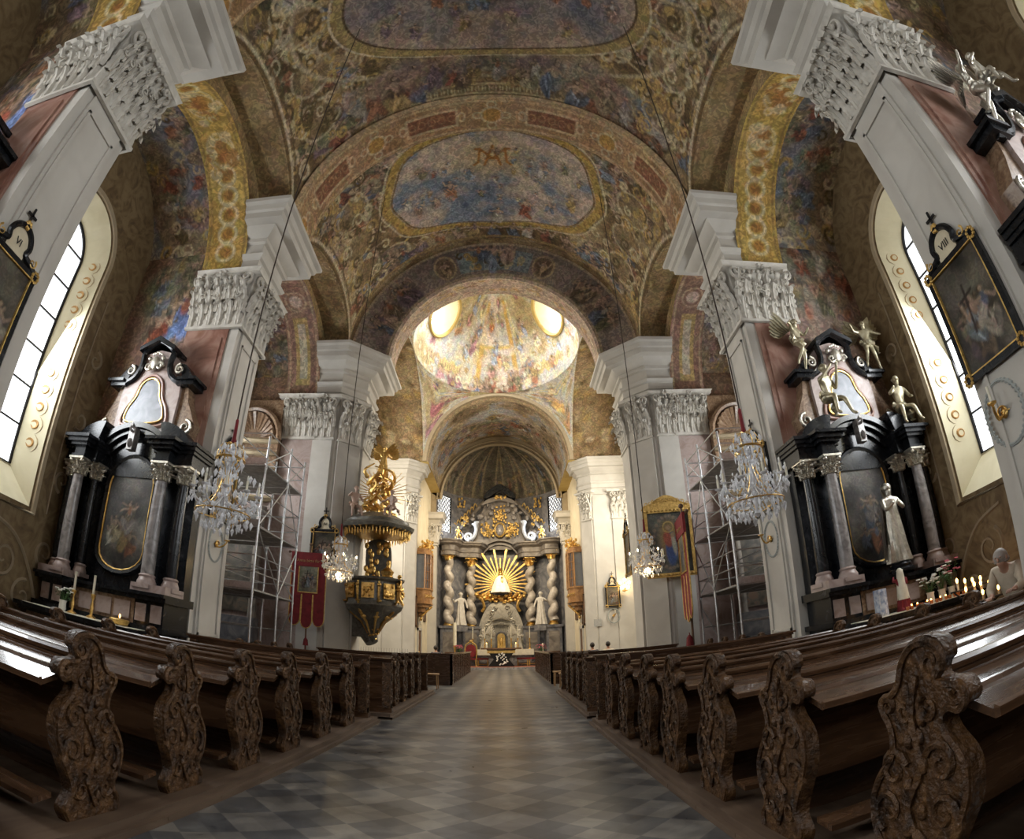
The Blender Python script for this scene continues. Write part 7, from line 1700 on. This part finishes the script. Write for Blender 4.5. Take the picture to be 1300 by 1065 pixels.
def stool(x, lab):
    r = thing('stool', lab, 'stool', (x, 42.1, .18)); f = MB()
    for (a, c) in ((-.35, -.25), (.35, -.25), (-.35, .25), (.35, .25)): f.cyl((a, c, 0), (a, c, .5), .04, n=6)
    f.tube([(-.35, -.25, .15), (.35, -.25, .15)], .025, 5); f.build('gilt_leg', M_goldpaint, r, split=True); s_ = MB(); s_.box(-.42, .42, -.32, .32, .5, .62); s_.build('red_seat', M_red, r)
stool(XM-1.35, 'low red-seated stool between throne and front altar'); stool(XM+1.55, 'low red-seated stool right of the front altar'); stool(XM+2.4, 'low red-seated stool at the far right of the chancel')
r = thing('paschal_candle', 'tall white paschal candle on a gilt stand left of the altar', 'candle', (XM-3.35, 41.3, .16))
b = MB(); b.lathe([(.3, 0), (.25, .08), (.06, .15), (.1, .5), (.05, 1.0), (.12, 1.6), (.05, 1.65)], 12); b.build('stand', M_gold, r); b = MB(); b.cyl((0, 0, 1.6), (0, 0, 3.3), .13, n=12); b.build('candle', M_candle, r)
b = MB(); b.cyl((0, 0, 0), (0, 0, 1.7), .07, n=10); b.lathe([(.12, 0), (.14, .1), (.07, .3)], 10); tag(b.build('floor_candle', M_candle, loc=(XM+3.0, 41.2, .16)), 'slim white standing candle right of the altar steps', 'candle')
def plant_stand(x, lab, sd):
    o = bouquet((x, 40.6, .95), lab, M_pinkfl, 26, .55, .4, seed=sd); b = MB(); b.lathe([(.22, -.79), (.2, -.7), (.06, -.6), (.06, -.1), (.18, 0)], 12); b.build('stand', M_goldpaint, o)
plant_stand(XM-3.0, 'pink flower arrangement on a stand left of the chancel step', 5); plant_stand(XM+2.85, 'pink flower arrangement on a stand right of the chancel step', 6)
# ================================================================== light and camera
def area(name, loc, target, sx, sy, power, col=(1, 1, 1), spread=180):
    l = bpy.data.lights.new(name, 'AREA'); l.shape = 'RECTANGLE'; l.size = sx; l.size_y = sy; l.energy = power; l.color = col; l.spread = R(spread)
    o = bpy.data.objects.new(name, l); COL.objects.link(o); o.location = loc
    o.rotation_euler = (Vector(target)-Vector(loc)).to_track_quat('-Z', 'Y').to_euler(); return o
def point(name, loc, power, col, r=.12):
    l = bpy.data.lights.new(name, 'POINT'); l.energy = power; l.color = col; l.shadow_soft_size = r
    o = bpy.data.objects.new(name, l); COL.objects.link(o); o.location = loc; return o
DAY = (.93, .97, 1.0)
for s in (-1, 1):
    for i, (a, b) in enumerate(BAYS):
        c = (a+b)/2; x = XM+s*(OX+.6)
        area('window_daylight', (x, c, 7.8), (XM, c, 5.0), 6.0, 2.2, 1300, DAY)
area('west_fill_light', (XM, -10.2, 9.5), (XM, 10, 6.5), 8, 9, 1000, DAY)  # unseen fill added behind the viewer to lift the vaults; no window built
for (s, ang, c, n) in WIN:
    area('dome_daylight', tuple(c-n*.9), (XM, 28.5, 12), 1.7, 1.7, 330, (1, .99, .96))
for s in (-1, 1):
    area('transept_fill_light', (XM+s*9.7, 29, 9.5), (XM, 29.5, 7), 5, 6, 2300, (1, .93, .80))  # added warm fill for crossing and chancel; the transept walls have no windows
    area('apse_daylight', (XM+s*4.6, 43.4, 11.2), (XM-s*1.5, 44.5, 6), 1.2, 2.2, 260, DAY)
sp = bpy.data.lights.new('altar_spotlight', 'SPOT'); sp.energy = 7000; sp.color = (1, .80, .50); sp.spot_size = R(17); sp.spot_blend = .6; sp.shadow_soft_size = .2
o = bpy.data.objects.new('altar_spotlight', sp); COL.objects.link(o); o.location = (XM, 35.5, 12.8); o.rotation_euler = (Vector((XM, 45, 6.2))-o.location).to_track_quat('-Z', 'Y').to_euler()
area('chancel_warm_light', (XM, 36.5, 12.5), (XM, 44, 3), 3, 1, 900, (1, .82, .56))  # unseen warm area light over the chancel, without a fixture
wd = bpy.data.worlds.new('world'); sc.world = wd; wd.use_nodes = True; wd.node_tree.nodes['Background'].inputs[0].default_value = (.5, .42, .3, 1); wd.node_tree.nodes['Background'].inputs[1].default_value = .03

# fisheye camera: 700 px per radian, optical centre 45 px above the frame's middle
cd_ = bpy.data.cameras.new('camera'); cam = bpy.data.objects.new('camera', cd_); COL.objects.link(cam); sc.camera = cam
cd_.type = 'PANO'; cd_.panorama_type = 'FISHEYE_LENS_POLYNOMIAL'; cd_.sensor_fit = 'HORIZONTAL'; cd_.sensor_width = 36; cd_.sensor_height = 36*1065/1300
cd_.fisheye_fov = R(200); cd_.fisheye_polynomial_k0 = 0; cd_.fisheye_polynomial_k1 = -1/(700*36/1300)
cd_.fisheye_polynomial_k2 = cd_.fisheye_polynomial_k3 = cd_.fisheye_polynomial_k4 = 0
cd_.lens = 18; cd_.shift_y = -45/1065; cd_.clip_end = 300
pitch, yaw, roll = .4762, -.0212, -.0209
def rot(ax, a): return Matrix.Rotation(a, 3, ax)
Mw = rot('Z', yaw) @ rot('X', pitch) @ rot('Y', -roll)
cam.matrix_world = Matrix.Translation((0, 0, 1.65)) @ (Mw @ Euler((PI/2, 0, 0)).to_matrix()).to_4x4()

for o in COL.objects:
    if o.get('category') and o.get('label'):
        t = o['label']
        for a, b in (('of the front block left of the aisle', 'of the near block on the pulpit side'), ('of the front block right of the aisle', 'of the near block across the aisle from the pulpit'),
                     ('of the farther block left of the aisle', 'of the farther block on the pulpit side'), ('of the farther block right of the aisle', 'of the farther block across the aisle from the pulpit'),
                     ('left of the aisle', 'on the pulpit side of the aisle'), ('right of the aisle', 'across the aisle from the pulpit')): t = t.replace(a, b)
        o['label'] = t
# true size: everything was laid out in units of .77 m
K = .77
for o in list(COL.objects):
    if o.parent is None:
        o.location = o.location*K
        if o.type != 'CAMERA' : o.scale = o.scale*K
sc.view_settings.view_transform = 'Standard'; sc.view_settings.look = 'None'; sc.view_settings.gamma = 1; sc.view_settings.use_curve_mapping = False
sc.view_settings.exposure = -1.05
try:
    sc.cycles.use_denoising = True; sc.cycles.max_bounces = 8; sc.cycles.diffuse_bounces = 4; sc.cycles.caustics_reflective = False; sc.cycles.caustics_refractive = False
    sc.cycles.sample_clamp_indirect = 6
except Exception: pass
